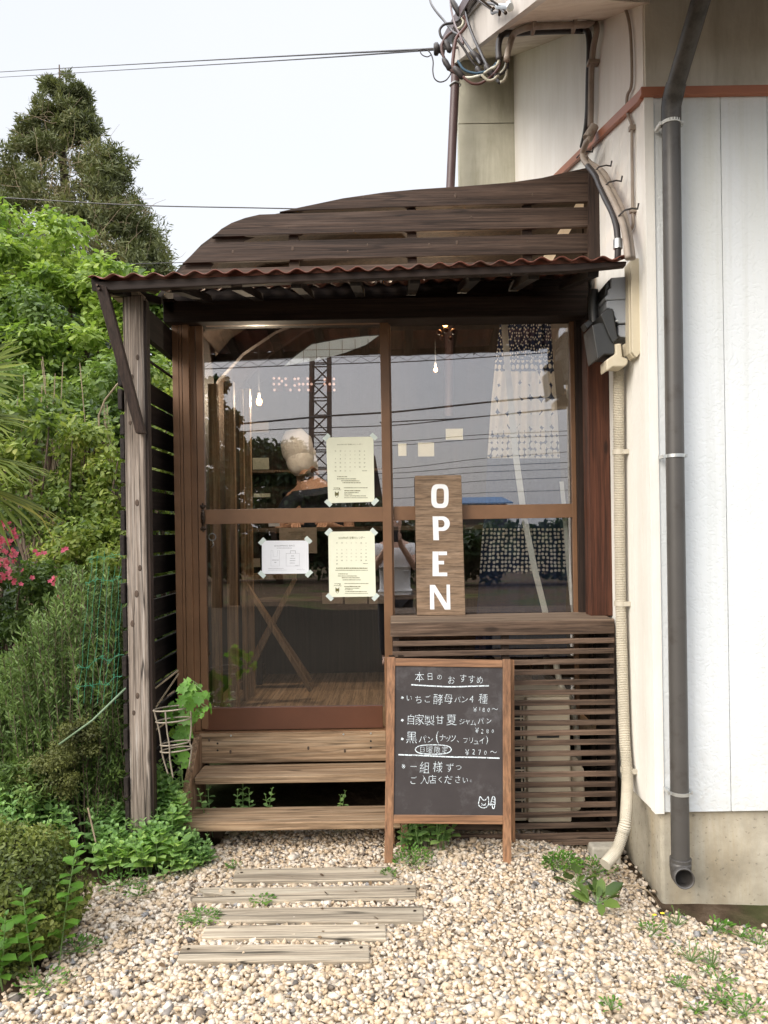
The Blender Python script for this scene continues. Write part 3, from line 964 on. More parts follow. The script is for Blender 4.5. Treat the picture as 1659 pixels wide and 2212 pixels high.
pA = tailA + sf([(745, 160), (830, 137), (1000, 130), (1170, 126)], 0.022) + wl([(1225, 145), (1243, 195), (1220, 320), (1208, 480), (1205, 690), (1202, 830)], 0.03)
pB = [W(*z3(605, 395), 3.3), W(*z3(603, 290), 3.32), W(*z3(630, 225), 3.32)] + sf([(700, 188), (830, 178), (960, 174), (1140, 172)], 0.02) + wl([(1183, 205), (1196, 300), (1190, 520), (1186, 720), (1174, 850), (1150, 960)], 0.026)
t = thing('conduit', 'taupe conduit running under the eave, down the wall and over the porch corner', 'conduit', wall_pt(1357, 556))
run1 = wl([(1208, 860), (1180, 915), (1158, 1000), (1190, 1060), (1280, 1125), (1335, 1225), (1400, 1360), (1440, 1475), (1462, 1590), (1475, 1690)], 0.06)
MB().tube(smooth_pts(pA), 0.0135, 10).build('conduit_run', M['cable_grey'], t, smooth=True)
MB().tube(smooth_pts(run1), 0.0135, 10).build('conduit_run', M['cable_grey'], t, smooth=True)
run2 = wl([(1196, 905), (1172, 940), (1150, 1005), (1170, 1062), (1235, 1118), (1300, 1215), (1365, 1345), (1415, 1470), (1437, 1590), (1450, 1690)], 0.085)
MB().tube(smooth_pts(run2), 0.012, 10).build('conduit_run', M['cable_grey'], t, smooth=True)
c = wl([(1212, 862)], 0.045)[0]
MB().tube([c + Vector((-0.02, 0, -0.03)), c + Vector((0.012, 0, 0.025))], [0.024, 0.02], 12).build('sleeve', M['cable_grey'], t, smooth='auto')
for p in ((830, 137), (1095, 128)):
    q = sf([p], 0.02)[0]
    MB().box(q.x - 0.007, q.x + 0.007, q.y - 0.03, q.y + 0.03, q.z - 0.022, q.z + 0.012).build('saddle_clip', M['cable_grey'], t, bevel=0.002)
q = wl([(1212, 412)], 0.03)[0]
MB().box(q.x - 0.02, q.x + 0.03, q.y - 0.02, q.y + 0.02, q.z - 0.008, q.z + 0.008).build('saddle_clip', M['cable_grey'], t, bevel=0.002)
for p in ((1150, 1012), (1265, 1105), (1330, 1205), (1432, 1388)):
    q = wl([p], 0.07)[0]
    MB().tube([q + Vector((-0.026, 0.004, -0.012)), q + Vector((-0.01, -0.02, 0)), q + Vector((0.022, -0.012, 0.010)), q + Vector((0.045, 0.0, 0.012)), q + Vector((0.048, -0.004, 0.032))], 0.0035, 6).build('cable_tie', M['cable_black'], t)
t = thing('black_conduit', 'black conduit clipped beside the taupe one under the eave', 'conduit', wall_pt(1262, 330))
MB().tube(smooth_pts(pB), 0.0135, 10).build('conduit_run', M['cable_black'], t, smooth=True)
run3 = wl([(1185, 1085), (1235, 1150), (1262, 1215), (1300, 1300), (1345, 1390), (1372, 1480), (1382, 1590), (1380, 1690)], 0.10)
MB().tube(smooth_pts(run3), 0.012, 10).build('conduit_run', M['cable_black'], t, smooth=True)
q = run3[6]
MB().tube([q + Vector((0, 0, -0.02)), q + Vector((0, 0, 0.015))], 0.017, 12).build('connector', M['steel'], t, smooth='auto')
t = thing('thin_cable', 'thin brown cable hanging from the soffit and crossing the flashing', 'cable', wall_pt(1366, 470))
MB().tube(smooth_pts(wl([(1420, 25), (1450, 120), (1467, 260), (1472, 540), (1445, 620), (1440, 700), (1455, 770), (1472, 825), (1474, 1000), (1478, 1380), (1478, 1480), (1440, 1540), (1430, 1610), (1430, 1690)], 0.012)), 0.0062, 8).build('cable', M['cable_grey'], t, smooth=True)
for p in ((1472, 838), (1478, 1375), (1424, 28)):
    q = wl([p], 0.012)[0]
    MB().box(q.x - 0.010, q.x + 0.012, q.y - 0.012, q.y + 0.012, q.z - 0.010, q.z + 0.010).build('cable_clip', M['cable_grey'], t, bevel=0.002)

# service drop: spliced tails hanging in front of the fascia
sd_ = thing('service_cable', 'tangle of spliced service cables looping below the eave corner', 'cable', W(985, 150, 4.0))
def loop(pts, d, r, m, name='cable_tail'):
    P = smooth_pts([W(*zt(x, y), dd) for (x, y), dd in zip(pts, d if isinstance(d, list) else [d] * len(pts))])
    MB().tube(P, r, 8).build(name, M[m], sd_, smooth=True)
# two conduit ends to splices
loop([(1160, 880), (1120, 960), (1040, 1000), (950, 1060), (860, 1100), (760, 1125), (660, 1125)], [3.3, 3.3, 3.4, 3.5, 3.6, 3.7, 3.8], 0.006, 'cable_white')
loop([(1145, 885), (1090, 960), (1000, 1020), (920, 1050), (830, 1065), (720, 1045), (640, 1000), (590, 930), (560, 880)], 3.5, 0.0055, 'cable_blue')
loop([(1180, 890), (1150, 990), (1080, 1080), (980, 1160), (880, 1215), (780, 1215), (700, 1170), (640, 1110)], 3.45, 0.006, 'cable_red')
loop([(1270, 910), (1245, 990), (1190, 1060), (1130, 1110), (1085, 1155), (1010, 1170), (950, 1130), (910, 1090)], 3.35, 0.006, 'cable_white')
loop([(1285, 900), (1280, 990), (1230, 1050), (1160, 1085), (1100, 1085)], 3.35, 0.0065, 'cable_black')
loop([(1270, 1010), (1265, 1100), (1230, 1170), (1180, 1195)], 3.35, 0.0065, 'cable_white')
# incoming cables from above
loop([(150, -40), (180, 60), (260, 180), (380, 320), (490, 460), (600, 520), (690, 640), (760, 740), (830, 830), (890, 930)], [4.6, 4.5, 4.4, 4.3, 4.1, 4.0, 3.9, 3.8, 3.7, 3.6], 0.0065, 'cable_black')
loop([(455, -40), (465, 120), (500, 280), (530, 380), (590, 500), (640, 640)], [4.4, 4.3, 4.2, 4.1, 4.0, 3.9], 0.006, 'cable_brown')
loop([(560, 580), (650, 700), (720, 820), (790, 920), (860, 1000), (920, 1110)], 3.75, 0.0065, 'cable_black')
loop([(690, -30), (683, 120), (690, 230), (730, 380), (800, 560), (880, 730), (950, 880), (1010, 980), (1080, 1090), (1170, 1200)], [4.2, 4.1, 4.0, 3.9, 3.8, 3.7, 3.6, 3.55, 3.5, 3.45], 0.0075, 'cable_black')
loop([(610, 250), (560, 310), (480, 335), (400, 345), (340, 375), (300, 440), (320, 530), (370, 580)], 4.2, 0.007, 'cable_black')
loop([(510, 450), (430, 500), (370, 570), (330, 660), (335, 760), (370, 860), (400, 960), (470, 1030), (540, 1060)], 4.1, 0.008, 'cable_brown')
loop([(640, 240), (690, 300), (680, 380), (620, 460), (550, 540), (520, 650), (500, 800), (490, 950), (540, 1060), (640, 1130)], 4.0, 0.009, 'cable_red')
loop([(620, 260), (645, 310), (620, 380), (560, 420)], 4.05, 0.007, 'cable_white')
loop([(-20, 735), (60, 715), (130, 735), (180, 800), (205, 900), (200, 1030), (225, 1140), (300, 1190), (390, 1165), (450, 1090), (465, 1040)], 4.3, 0.0035, 'cable_black')
loop([(60, 715), (20, 750), (50, 800), (120, 825), (170, 800)], 4.3, 0.003, 'cable_black')
for a, b, d, w in (((465, -20), (600, 235), 4.3, 0.017), ((375, 580), (455, 760), 4.1, 0.017), ((345, 840), (455, 1020), 4.1, 0.016), ((500, 970), (650, 1140), 3.9, 0.017),
                   ((760, 750), (930, 930), 3.7, 0.017), ((830, 970), (930, 1120), 3.6, 0.015), ((960, 940), (1080, 1120), 3.5, 0.017)):
    p, q = W(*zt(*a), d), W(*zt(*b), d)
    MB().tube([p, p.lerp(q, .15), p.lerp(q, .4), p.lerp(q, .6), p.lerp(q, .85), q], [0.007, w * .8, w, w * .9, w * .95, 0.007], 9).build('splice_sleeve', M['cable_black'], sd_, smooth=True)
ins = thing('insulator', 'small black spool insulator at the eave corner holding the overhead wires', 'insulator', W(*zt(280, 710), 4.6))
a, b = W(*zt(215, 712), 4.6), W(*zt(375, 705), 4.6)
MB().tube([a, a.lerp(b, .12), a.lerp(b, .35), a.lerp(b, .45), a.lerp(b, .55), a.lerp(b, .65), a.lerp(b, .95), b], [.030, .036, .036, .024, .024, .034, .034, .018], 14).build('spool', M['cable_black'], ins, smooth='auto')
MB().tube([b, W(*zt(470, 700), 4.7), W(*zt(560, 690), 4.9)], 0.008, 8).build('bracket', M['pipe_brown'], ins)
fb = thing('cable_bracket', 'rusty bracket with two clevis hooks on the grey fascia', 'bracket', W(*zt(1170, 130), 2.9))
def fpt(x, y, off=0.03):                 # on the fascia face
    r = ray(*zt(x, y))
    n = (fC2 - fD).cross(Vector((0, 0, 1))).normalized()
    tt = (fD + Vector((-0.03 - off, 0, 0)) - CAM).dot(n) / r.dot(n)
    return CAM + r * tt
MB().tube([fpt(1140, 95), fpt(1330, 90)], 0.010, 10).tube([fpt(1310, 60), fpt(1325, 115)], 0.013, 8).build('bolt', M['steel'], fb, smooth='auto')
MB().tube(smooth_pts([fpt(1180, 90), fpt(1165, 215), fpt(1165, 170), fpt(1110, 175), fpt(1065, 195), fpt(1055, 150), fpt(1080, 120)]), 0.006, 8).build('hook', M['bronze'], fb, smooth=True)
MB().tube(smooth_pts([fpt(1000, 40), fpt(1080, 60), fpt(1150, 90), fpt(1260, 190)]), 0.006, 8).build('hook', M['bronze'], fb, smooth=True)
for k, (a, b) in enumerate((((830, -20), (1050, 140)), ((880, -20), (1060, 120)), ((1030, -10), (1160, 80)))):
    MB().tube([fpt(*a, 0.08), fpt(*b)], 0.004, 6).build('tie_wire', M['bronze'], fb)

# overhead wires
def sky_wire(pts, r, label):
    P = smooth_pts(pts, 8)
    o = MB().tube(P, r, 6).build('overhead_wire', M['cable_black'], smooth=True)
    tag(o, label, 'wire', 'wires across the sky')
sky_wire([W(945, 105, 4.6), W(600, 122, 7.5), W(250, 141, 12), W(0, 155.5, 16), W(-500, 186, 26)], 0.0065, 'upper of the two wires running left from the eave corner across the sky')
sky_wire([W(945, 107, 4.6), W(600, 131, 7.5), W(250, 152, 12), W(0, 167, 16), W(-500, 196, 26)], 0.0050, 'lower of the two wires running left from the eave corner across the sky')
sky_wire([W(700, 452, 9), W(549, 449, 9.2), W(284, 443, 9.6), W(20, 428, 10), W(-400, 404, 11)], 0.007, 'single wire passing in front of the cedar toward the porch roof')
sky_wire([W(560, 563, 13), W(440, 565.5, 13), W(360, 568, 13), W(200, 572, 13), W(-300, 580, 14)], 0.006, 'lowest wire, glimpsed between the cedar and the porch roof')

# ================================================================== SHOP PORCH
porch = thing('shop_porch', 'dark wooden shop porch with plank gable and brown sliding glass doors', 'porch', (0, 0, 0.05))
PL = [[(603, 457), (650, 447), (740, 428), (830, 415), (900, 408.5), (1000, 402), (1100, 394), (1170, 384), (1230, 370), (1272, 361), (1272, 435.5), (1000, 443.5), (800, 449), (680, 453), (612, 457.5)],
      [(457, 513), (478, 494), (500, 481), (530, 470), (560, 463), (600, 461.5), (640, 461), (900, 453), (1272, 447), (1272, 490), (1000, 497), (700, 504), (470, 511.5)],
      [(393, 570), (415, 549), (436, 532), (455, 524.5), (700, 518), (1000, 511), (1272, 503.5), (1272, 546), (1000, 552), (700, 559), (405, 568)],
      [(398, 582), (700, 574), (1000, 567), (1272, 561), (1272, 600), (700, 612), (360, 615), (372, 600)]]
for k, p in enumerate(PL):
    MB().pprism(p, -0.045 + 0.002 * k, -0.022).build('gable_plank', M['plank'], porch, bevel=0.002)
for a, b, t in ((624, 645, 468), (880, 900, 418), (1128, 1149, 396)):
    MB().pbox(a, t, b, 625, -0.020, 0.02).build('gable_stud', M['plank'], porch)
mb = MB().pprism([(365, 612), (395, 577), (438, 532), (478, 501), (535, 476), (605, 467), (640, 462), (640, 478), (600, 496), (530, 520), (470, 560), (430, 612)], -0.018, 0.03)
mb.build('arch_rib', M['plank'], porch)
MB().pprism([(1273, 364), (1284, 362), (1298, 380), (1298, 558), (1273, 560)], -0.07, 0.03).build('gable_post', M['darkwood_z'], porch)
prof = [(340, 640), (365, 606), (395, 571), (438, 526), (478, 496), (535, 471), (605, 459), (700, 439), (830, 418), (1000, 404), (1180, 384), (1272, 364), (1300, 360)]
pr = [WY(x, y + 6, -0.015) for x, y in prof]
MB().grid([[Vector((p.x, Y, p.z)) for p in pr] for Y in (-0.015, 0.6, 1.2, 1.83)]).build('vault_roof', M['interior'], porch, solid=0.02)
# lintel and fill above it
MB().pbox(352, 643, 1268, 689, -0.10, 0.03).prism([WY(350, 645, -0.1), WY(377, 645, -0.1), WY(377, 684, -0.1), WY(356, 668, -0.1)], (0, 0.1, 0)).build('lintel', M['darkwood'], porch, bevel=0.004)
MB().pbox(374, 600, 1270, 648, 0.0, 0.025).build('lintel_board', M['darkwood'], porch)
mb = MB()
for x, y, Y in ((823, 626, -0.64), (839, 636, -0.101), (1104, 596, -0.64)):
    c = WY(x, y, Y)
    mb.tube([c, c + Vector((0, -0.006, 0))], 0.006, 8)
for p, r in (((785, 426), .007), ((984, 423), .011), ((1150, 420), .006)):
    knot(porch, p, -0.0455, r)
for p, r in (((764, 498), .006), ((1018, 470), .008), ((620, 490), .006)):
    knot(porch, p, -0.0435, r)
for p, r in (((503, 544), .009), ((632, 537), .011), ((751, 543), .007), ((794, 529), .007), ((987, 524), .011), ((927, 529), .009), ((1140, 522), .006)):
    knot(porch, p, -0.0415, r)
# shop shell
zf = 0.395
mb = MB().box(-0.985, -0.955, 0.02, 1.80, 0.10, 2.30)
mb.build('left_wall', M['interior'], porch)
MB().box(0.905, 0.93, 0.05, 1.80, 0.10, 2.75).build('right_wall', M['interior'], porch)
YB = 1.78
lens = [(608, 792), (640, 765), (672, 742), (735, 730), (790, 724), (822, 722), (790, 745), (745, 762), (700, 775)]
lo = [WY(x, y, YB) for x, y in lens]
bk = MB()
upper = [lo[0], lo[1], lo[2], lo[3], lo[4], lo[5]]
e = (0, 0.03, 0)
bk.prism([Vector((-0.98, YB, 2.25))] + upper + [Vector((0.93, YB, 2.32)), Vector((0.93, YB, 3.3)), Vector((-0.98, YB, 3.3))], e)
bk.prism([Vector((-0.98, YB, 0.1)), Vector((0.93, YB, 0.1)), Vector((0.93, YB, 2.318)), lo[5], lo[6], lo[7], lo[8], lo[0], Vector((-0.98, YB, 2.248))], e)
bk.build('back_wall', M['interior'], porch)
mb = MB()
for i in range(9):
    a = WY(600 + 28 * i, 800, YB + 0.035)
    mb.box(a.x - 0.002, a.x + 0.002, a.y, a.y + 0.003, 2.3, 2.62)
for i in range(6):
    mb.box(-0.6, 0.3, YB + 0.036, YB + 0.039, 2.30 + 0.05 * i, 2.304 + 0.05 * i)
mb.build('mesh_screen', M['cable_grey'], porch)
MB().prism([Vector((p.x, YB + 0.045, p.z)) for p in (WY(590, 805, YB), WY(590, 715, YB), WY(850, 700, YB), WY(850, 800, YB))], (0, 0.004, 0)).build('pale_pane', M['frosted'], porch)
for (r1, r2, Y) in ((0.0, 26, 1.2), (60, 90, 0.7)):
    P = [(470 - r1, 860), (500 - r1, 800), (560 - r1, 730), (640 - r1, 680), (760 - r1, 640), (900, 615), (900, 645), (770 - r1, 672), (655 - r1, 715), (585 - r1, 762), (530 - r1, 820), (505 - r1, 870)]
    MB().pprism(P, Y, Y + 0.05).build('roof_rib', M['darkwood'], porch)
MB().box(-0.985, 0.93, -0.005, 1.80, zf - 0.05, zf).build('floor', M['floorwood'], porch)
MB().box(-0.985, -0.90, 0.02, 0.08, 0.0, zf - 0.051).box(0.4, 0.5, 0.02, 0.1, -0.05, zf - 0.051).box(-0.9, 0.9, 1.0, 1.1, -0.05, zf - 0.051).build('footing', M['darkwood'], porch)
# aluminium surround
fr = thing('door_frame', '', '', (0, 0, 0)) if False else None
MB().pbox(377.5, 690, 391, 1583, -0.055, 0.02).pbox(392, 690, 398, 1583, -0.053, 0.02).pbox(399, 690, 413, 1583, -0.055, 0.02).build('door_jamb', M['alu'], porch, bevel=0.0015)
MB().pbox(415.5, 690, 427.5, 1579, -0.030, 0.02).build('inner_jamb', M['alu'], porch, bevel=0.0015)
MB().pbox(414, 1576.5, 1250, 1583, -0.05, -0.0).pbox(428, 1573.5, 846, 1575.8, -0.020, 0.0).build('bottom_track', M['alu'], porch)
MB().pbox(414, 684, 1250, 690, -0.05, 0.02).build('top_track', M['alu_dark'], porch)
MB().pbox(1247, 686, 1272, 1340, -0.03, 0.03).build('right_jamb', M['darkwood_z'], porch)
# left sliding leaf
GY = -0.0225
mb = MB()
mb.pbox(428.5, 690, 443, 1575, -0.036, -0.012)
mb.pbox(827, 688, 846, 1575, -0.036, -0.012)
mb.pbox(443.2, 690, 826.8, 700.5, -0.035, -0.012)
mb.pbox(443.2, 1098, 826.8, 1129.5, -0.035, -0.012)
door = mb.build('sliding_door', M['alu'], porch, bevel=0.0015)
MB().pbox(443.2, 1527, 826.8, 1575, -0.034, -0.012).build('bottom_rail', M['alu_dark'], door, bevel=0.0015)
MB().pbox(441, 698, 829, 1529, GY, GY + 0.005).build('door_glass', M['glass'], door)
mb = MB()
c = WY(438.5, 1118, -0.040)
mb.ball((c.x, c.y, c.z), 0.014, 0.75, 0.5, 2.9, 12)
for s in (-1, 1):
    mb.ball((c.x, c.y, c.z + s * 0.047), 0.009, 1.2, 0.5, 1.0)
    mb.ball((c.x - 0.008, c.y, c.z + s * 0.052), 0.006, 1, 0.6, 1)
    mb.ball((c.x + 0.008, c.y, c.z + s * 0.052), 0.006, 1, 0.6, 1)
    mb.ball((c.x, c.y, c.z + s * 0.060), 0.0045, 1, 0.6, 1.3)
    mb.tube([c + Vector((0, -0.004, s * 0.02)), c + Vector((0, -0.012, s * 0.012)), c + Vector((0, -0.014, 0))], 0.004, 8)
mb.build('door_pull', M['bronze'], door, smooth=True)
mb = MB()
c = WY(458.5, 1160, -0.012)
mb.tube([c + Vector((0.016 * math.cos(a), 0, 0.016 * math.sin(a))) for a in np.linspace(0, 6.3, 14)], 0.003, 6)
mb.tube([c + Vector((0, 0, -0.016)), c + Vector((0.006, 0, -0.035)), c + Vector((-0.004, 0, -0.048))], 0.003, 6)
mb.build('hanging_key', M['steel'], door, smooth=True)
# right leaf
mb = MB()
mb.pbox(1237, 686, 1246.5, 1575, -0.008, 0.016)
mb.pbox(838, 686, 850, 1575, -0.008, 0.012)
mb.pbox(850.2, 678, 1236.8, 688, -0.007, 0.016)
mb.pbox(850.2, 1091, 1236.8, 1121, -0.007, 0.016)
leaf = mb.build('window_leaf', M['alu'], porch, bevel=0.0015)
MB().pbox(850.2, 1527, 1236.8, 1575, -0.006, 0.016).build('bottom_rail', M['alu_dark'], leaf, bevel=0.0015)
MB().pbox(848, 686, 1239, 1529, 0.002, 0.007).build('window_glass', M['glass'], leaf)
# red-brown corner post on the sill
MB().pbox(1271, 690, 1320, 1331, -0.17, -0.085).build('corner_post', M['redpost'], porch, bevel=0.004)

# ------------------------------------------------------------------ canopy
can = thing('canopy', 'low corrugated red-brown canopy over the shop doors on a dark beam with slanting brace', 'canopy', (-0.1, -0.4, 2.2))
a, b = W(190, 600, 2.84), W(1357, 556, 2.84)
nx = 400
rows = []
for Y, dz in ((-0.66, 0.0), (-0.33, 0.075), (-0.03, 0.14)):
    row = []
    for i in range(nx + 1):
        t = i / nx
        p = a.lerp(b, t)
        sag = 0.004 * math.sin(t * 9.0) + 0.002 * math.sin(t * 31)
        row.append(Vector((p.x, Y, p.z + dz + sag + 0.0075 * math.sin(2 * math.pi * (p.x - a.x) / 0.0756 + 0.3))))
    rows.append(row)
MB().grid(rows).build('corrugated_sheet', M['corr'], can, smooth=True, solid=0.003)
MB().pprism([(203, 608), (700, 589), (1354, 564), (1352, 574), (1229, 586), (700, 606), (240, 627), (207, 619)], -0.635, -0.60).build('front_beam', M['darkwood'], can, bevel=0.003)
for k in range(9):
    x = -1.02 + k * 0.225
    t = (x - a.x) / (b.x - a.x)
    z = a.z + (b.z - a.z) * t - 0.030
    MB().bar((x, -0.598, z), (x, -0.105, z + 0.108), 0.04, 0.032).build('rafter', M['darkwood_y'], can)
MB().bar(W(206, 613, 2.875), Vector((W(206, 613, 2.875).x + 0.02, -0.12, 2.34)), 0.03, 0.05).build('side_beam', M['darkwood_y'], can)
MB().prism([W(203, 610, 2.86), W(229, 618, 2.86), W(313, 936, 2.965), W(293, 936, 2.965)], (0, 0.028, 0)).build('brace', M['darkwood_z'], can, bevel=0.002)
mb = MB()
for x, y, d in ((210, 616, 2.855), (214, 624, 2.856), (823, 608, 2.862), (812, 610, 2.862), (1104, 592, 2.862)):
    c = W(x, y, d)
    mb.tube([c + Vector((0, 0.01, 0)), c + Vector((0, -0.004, 0))], 0.0045, 8)
mb.build('screw', M['bronze'], can)

# ------------------------------------------------------------------ slatted side screen
scr = thing('side_screen', 'black slatted screen wall on a weathered grey post, left of the doors', 'screen', (-1.0, -0.46, 0))
pt = W(288, 637, 3.0).z
MB().box(-1.036, -0.957, -0.5, -0.421, -0.08, pt).build('post', M['greypost'], scr, bevel=0.005)
for p, r in (((297, 772), .012), ((285, 814), .011), ((281, 913), .010), ((296, 1086), .014), ((302, 1227), .013), ((295, 1283), .015), ((286, 1347), .014), ((297, 1503), .013), ((289, 1540), .011)):
    knot(scr, p, -0.5005, r)
MB().box(-1.085, -0.975, -0.50, -0.40, pt + 0.001, pt + 0.020).build('post_cap', M['oldplank'], scr)
MB().box(-0.956, -0.946, -0.49, -0.45, 0.0, pt - 0.02).build('batten', M['darkwood_z'], scr)
rs = random.Random(3)
for k in range(-13, 7):
    z0 = 1.288 + k * 0.0945 + 0.014 + rs.uniform(-0.002, 0.002)
    e = rs.uniform(-0.012, 0.012)
    MB().box(-1.056, -1.040, -0.502 + e, 0.5, z0, z0 + 0.0785).build('slat', M['darkwood_y'], scr, bevel=0.0015)
MB().box(-1.0, -0.972, -0.42, 0.4, 2.085, 2.205).build('top_beam', M['darkwood_y'], scr)
MB().tube([(-1.0, -0.42, 2.012), (-1.0, 0.4, 2.012)], 0.006, 8).build('rod', M['darkwood_y'], scr)
MB().box(-1.039, -0.99, 0.42, 0.47, 0.0, 2.08).build('rear_post', M['darkwood_z'], scr)

# ------------------------------------------------------------------ steps
st = thing('steps', 'two weathered wooden steps with side board up to the door', 'steps', (-0.42, -0.22, 0))
xl, xr = -0.858, 0.02
MB().pbox(430, 1582.5, 852, 1646.5, -0.062, -0.04).build('riser', M['step'], st, bevel=0.003)
zt2 = 0.246
MB().box(xl, xr, -0.218, -0.041, zt2 - 0.031, zt2).build('tread', M['step'], st, bevel=0.004)
MB().box(xl - 0.004, xr, -0.40, -0.222, 0.117 - 0.034, 0.117).build('tread', M['step'], st, bevel=0.004)
for x0, x1 in ((xl - 0.034, xl - 0.0045), (xr + 0.001, xr + 0.03)):
    MB().prism([(x0, -0.06, 0.385), (x0, -0.095, 0.385), (x0, -0.40, 0.118), (x0, -0.40, 0.0), (x0, 0.0, 0.0), (x0, 0.0, 0.385)], (x1 - x0, 0, 0)).build('side_board', M['step_y'], st, bevel=0.003)
mb = MB()
for x, y in ((499, 1600), (742, 1597), (801, 1595)):
    c = WY(x, y - 14 + 3, -0.062)
    mb.tube([c + Vector((0, 0.001, 0)), c + Vector((0, -0.002, 0))], 0.0045, 10)
for x, y in ((627, 1582),):
    pass
mb.build('screw', M['steel'], st)
mb = MB()
for x, y in ((470, 1606), (470, 1621), (801, 1601), (801, 1615)):
    c = WY(x, y, -0.0625)
    mb.tube([c + Vector((0, 0.004, 0)), c + Vector((0, -0.0006, 0))], 0.0045, 10)
mb.build('bolt_hole', M['black'], st)

for p in ((666, 1616), (452, 1598), (745, 1622), (498, 1624)):
    knot(st, p, -0.0625, 0.009)
# ------------------------------------------------------------------ slatted cover
cov = thing('slatted_cover', 'brown slatted wooden cover with a board top under the right window', 'slatted box', (0.47, -0.2, 0))
X0, X1 = WY(847, 1400, -0.3).x, WY(1331, 1600, -0.3).x
zs = 0.905
MB().box(X0 - 0.004, X1, -0.302, -0.012, zs - 0.016, zs).build('top_board', M['sill'], cov, bevel=0.002)
MB().box(X0 - 0.006, X1, -0.308, -0.286, WY(1085, 1372, -0.3).z, WY(1085, 1342.5, -0.3).z).build('front_board', M['slatwood'], cov, bevel=0.003)
MB().box(X0 - 0.006, X0 + 0.012, -0.285, -0.02, WY(1085, 1372, -0.3).z, zs - 0.017).build('end_board', M['slatwood'], cov, bevel=0.002)
for zy in (395, 470, 545, 617, 692, 765, 840, 912, 987, 1060, 1132, 1210, 1285, 1360, 1435, 1510, 1583, 1655, 1735, 1808, 1852):
    yt = 1261.8 + 0.2977 * zy + 2
    h = 38 if zy < 1800 else 40
    e = rs.uniform(-0.004, 0.004)
    t = rs.uniform(-0.0015, 0.0015)
    z1, z0 = WY(1090, yt, -0.3).z, WY(1090, yt + 0.2977 * h, -0.3).z
    MB().prism([(X0 + e, -0.302, z0 + t), (X1 - 0.004 + e, -0.302, z0 - t), (X1 - 0.004 + e, -0.302, z1 - t), (X0 + e, -0.302, z1 + t)], (0, 0.011, 0)).build('slat', M['slatwood'], cov, bevel=0.0015)
for a, b in ((850, 865), (1086, 1102), (1318, 1331)):
    xa, xb = WY(a, 1550, -0.28).x, WY(b, 1550, -0.28).x
    MB().box(xa, xb, -0.283, -0.255, -0.03, zs - 0.02).build('upright', M['darkwood_z'], cov)
MB().box(X1 - 0.006, X1 - 0.001, -0.28, -0.01, -0.0, zs - 0.02).build('side_panel', M['darkwood_y'], cov)
for x in (0.52, 0.80):
    tag(MB().box(x, x + 0.12, -0.36, -0.26, -0.10, -0.022).build('concrete_block', M['concrete_block'], bevel=0.008), 'pale concrete block under the ' + ('middle' if x < .6 else 'right end') + ' of the slatted cover', 'block', 'blocks under the slatted cover')

# ------------------------------------------------------------------ air conditioner behind the slats
ac = thing('air_conditioner', 'beige outdoor air conditioning unit half hidden behind the slats', 'air conditioner', (0.42, -0.14, 0))
ax0, ax1 = WY(872, 1640, -0.24).x, WY(1233, 1640, -0.24).x
az0, az1 = WY(1170, 1777, -0.24).z, WY(1170, 1506, -0.24).z
xm = WY(1139, 1640, -0.24).x
MB().box(xm, ax1, -0.24, -0.02, az0, az1).box(ax0, xm, -0.22, -0.02, az0, az1).box(ax0 - 0.003, ax1 + 0.003, -0.243, -0.02, az1 + 0.0005, az1 + 0.02).build('casing', M['ac'], ac, bevel=0.006)
mb = MB()
for i in range(16):
    z = az0 + 0.03 + i * (az1 - az0 - 0.06) / 15
    mb.box(ax0 + 0.01, xm - 0.012, -0.236, -0.228, z, z + 0.006)
for i in range(14):
    x = ax0 + 0.015 + i * (xm - ax0 - 0.04) / 13
    mb.box(x, x + 0.006, -0.227, -0.223, az0 + 0.03, az1 - 0.03)
mb.build('grille', M['ac'], ac)
MB().box(ax0 + 0.01, xm - 0.012, -0.2215, -0.2203, az0 + 0.02, az1 - 0.02).build('fan_opening', M['black'], ac)
MB().pbox(1160, 1588, 1208, 1594, -0.242, -0.2402).build('name_plate', M['meter_dark'], ac)
MB().prism([WY(1234, 1635, -0.2), WY(1246, 1637, -0.2), WY(1262, 1662, -0.2), WY(1264, 1730, -0.2), WY(1252, 1752, -0.2), WY(1234, 1754, -0.2)], (0, 0.12, 0)).build('valve_cover', M['ac'], ac, bevel=0.005)
MB().tube(smooth_pts([WY(1200, 1425, -0.1), WY(1206, 1460, -0.12), WY(1216, 1490, -0.15), WY(1236, 1520, -0.12), WY(1250, 1640, -0.12)]), 0.014, 10).build('pipe', M['hose'], ac, smooth=True)

# ------------------------------------------------------------------ OPEN sign
op = thing('open_sign', 'upright plywood sign reading OPEN in white letters on the window sill', 'sign', W(953, 1330, 3.425))
class Plane:
    def __init__(s, bl, br, tl):
        s.o = bl
        s.ex = (br - bl).normalized()
        s.ez = ((tl - bl) - s.ex * (tl - bl).dot(s.ex)).normalized()
        s.n = s.ex.cross(s.ez).normalized()      # towards the viewer
        if s.n.y > 0:
            s.n = -s.n
    def at(s, x, y, off=0.0):
        o = s.o + s.n * off
        r = ray(x, y)
        return CAM + r * ((o - CAM).dot(s.n) / r.dot(s.n))
    def prism(s, mb, px, front, thick):
        return mb.prism([s.at(x, y, front) for x, y in px], -s.n * thick)
    def px(s, d):
        return d / F
pl_ = Plane(W(900.7, 1329.6, 3.425), W(1005.5, 1329.6, 3.425), W(896, 1027, 3.452))
pl_.prism(MB(), [(897, 1027.5), (994, 1026), (996.6, 1028), (1005.5, 1329), (900.7, 1330), (896, 1029)], 0, 0.012).build('board', M['signwood'], op, bevel=0.002)
def z7(x, y):
    return 795.5 + 0.3307 * x, 658.3 + 0.3307 * y
def outl(pts):
    return [pl_.at(*z7(*p), 0.0008) for p in pts]
mb = MB()                                    # O: ring of a tall rounded box
ring = []
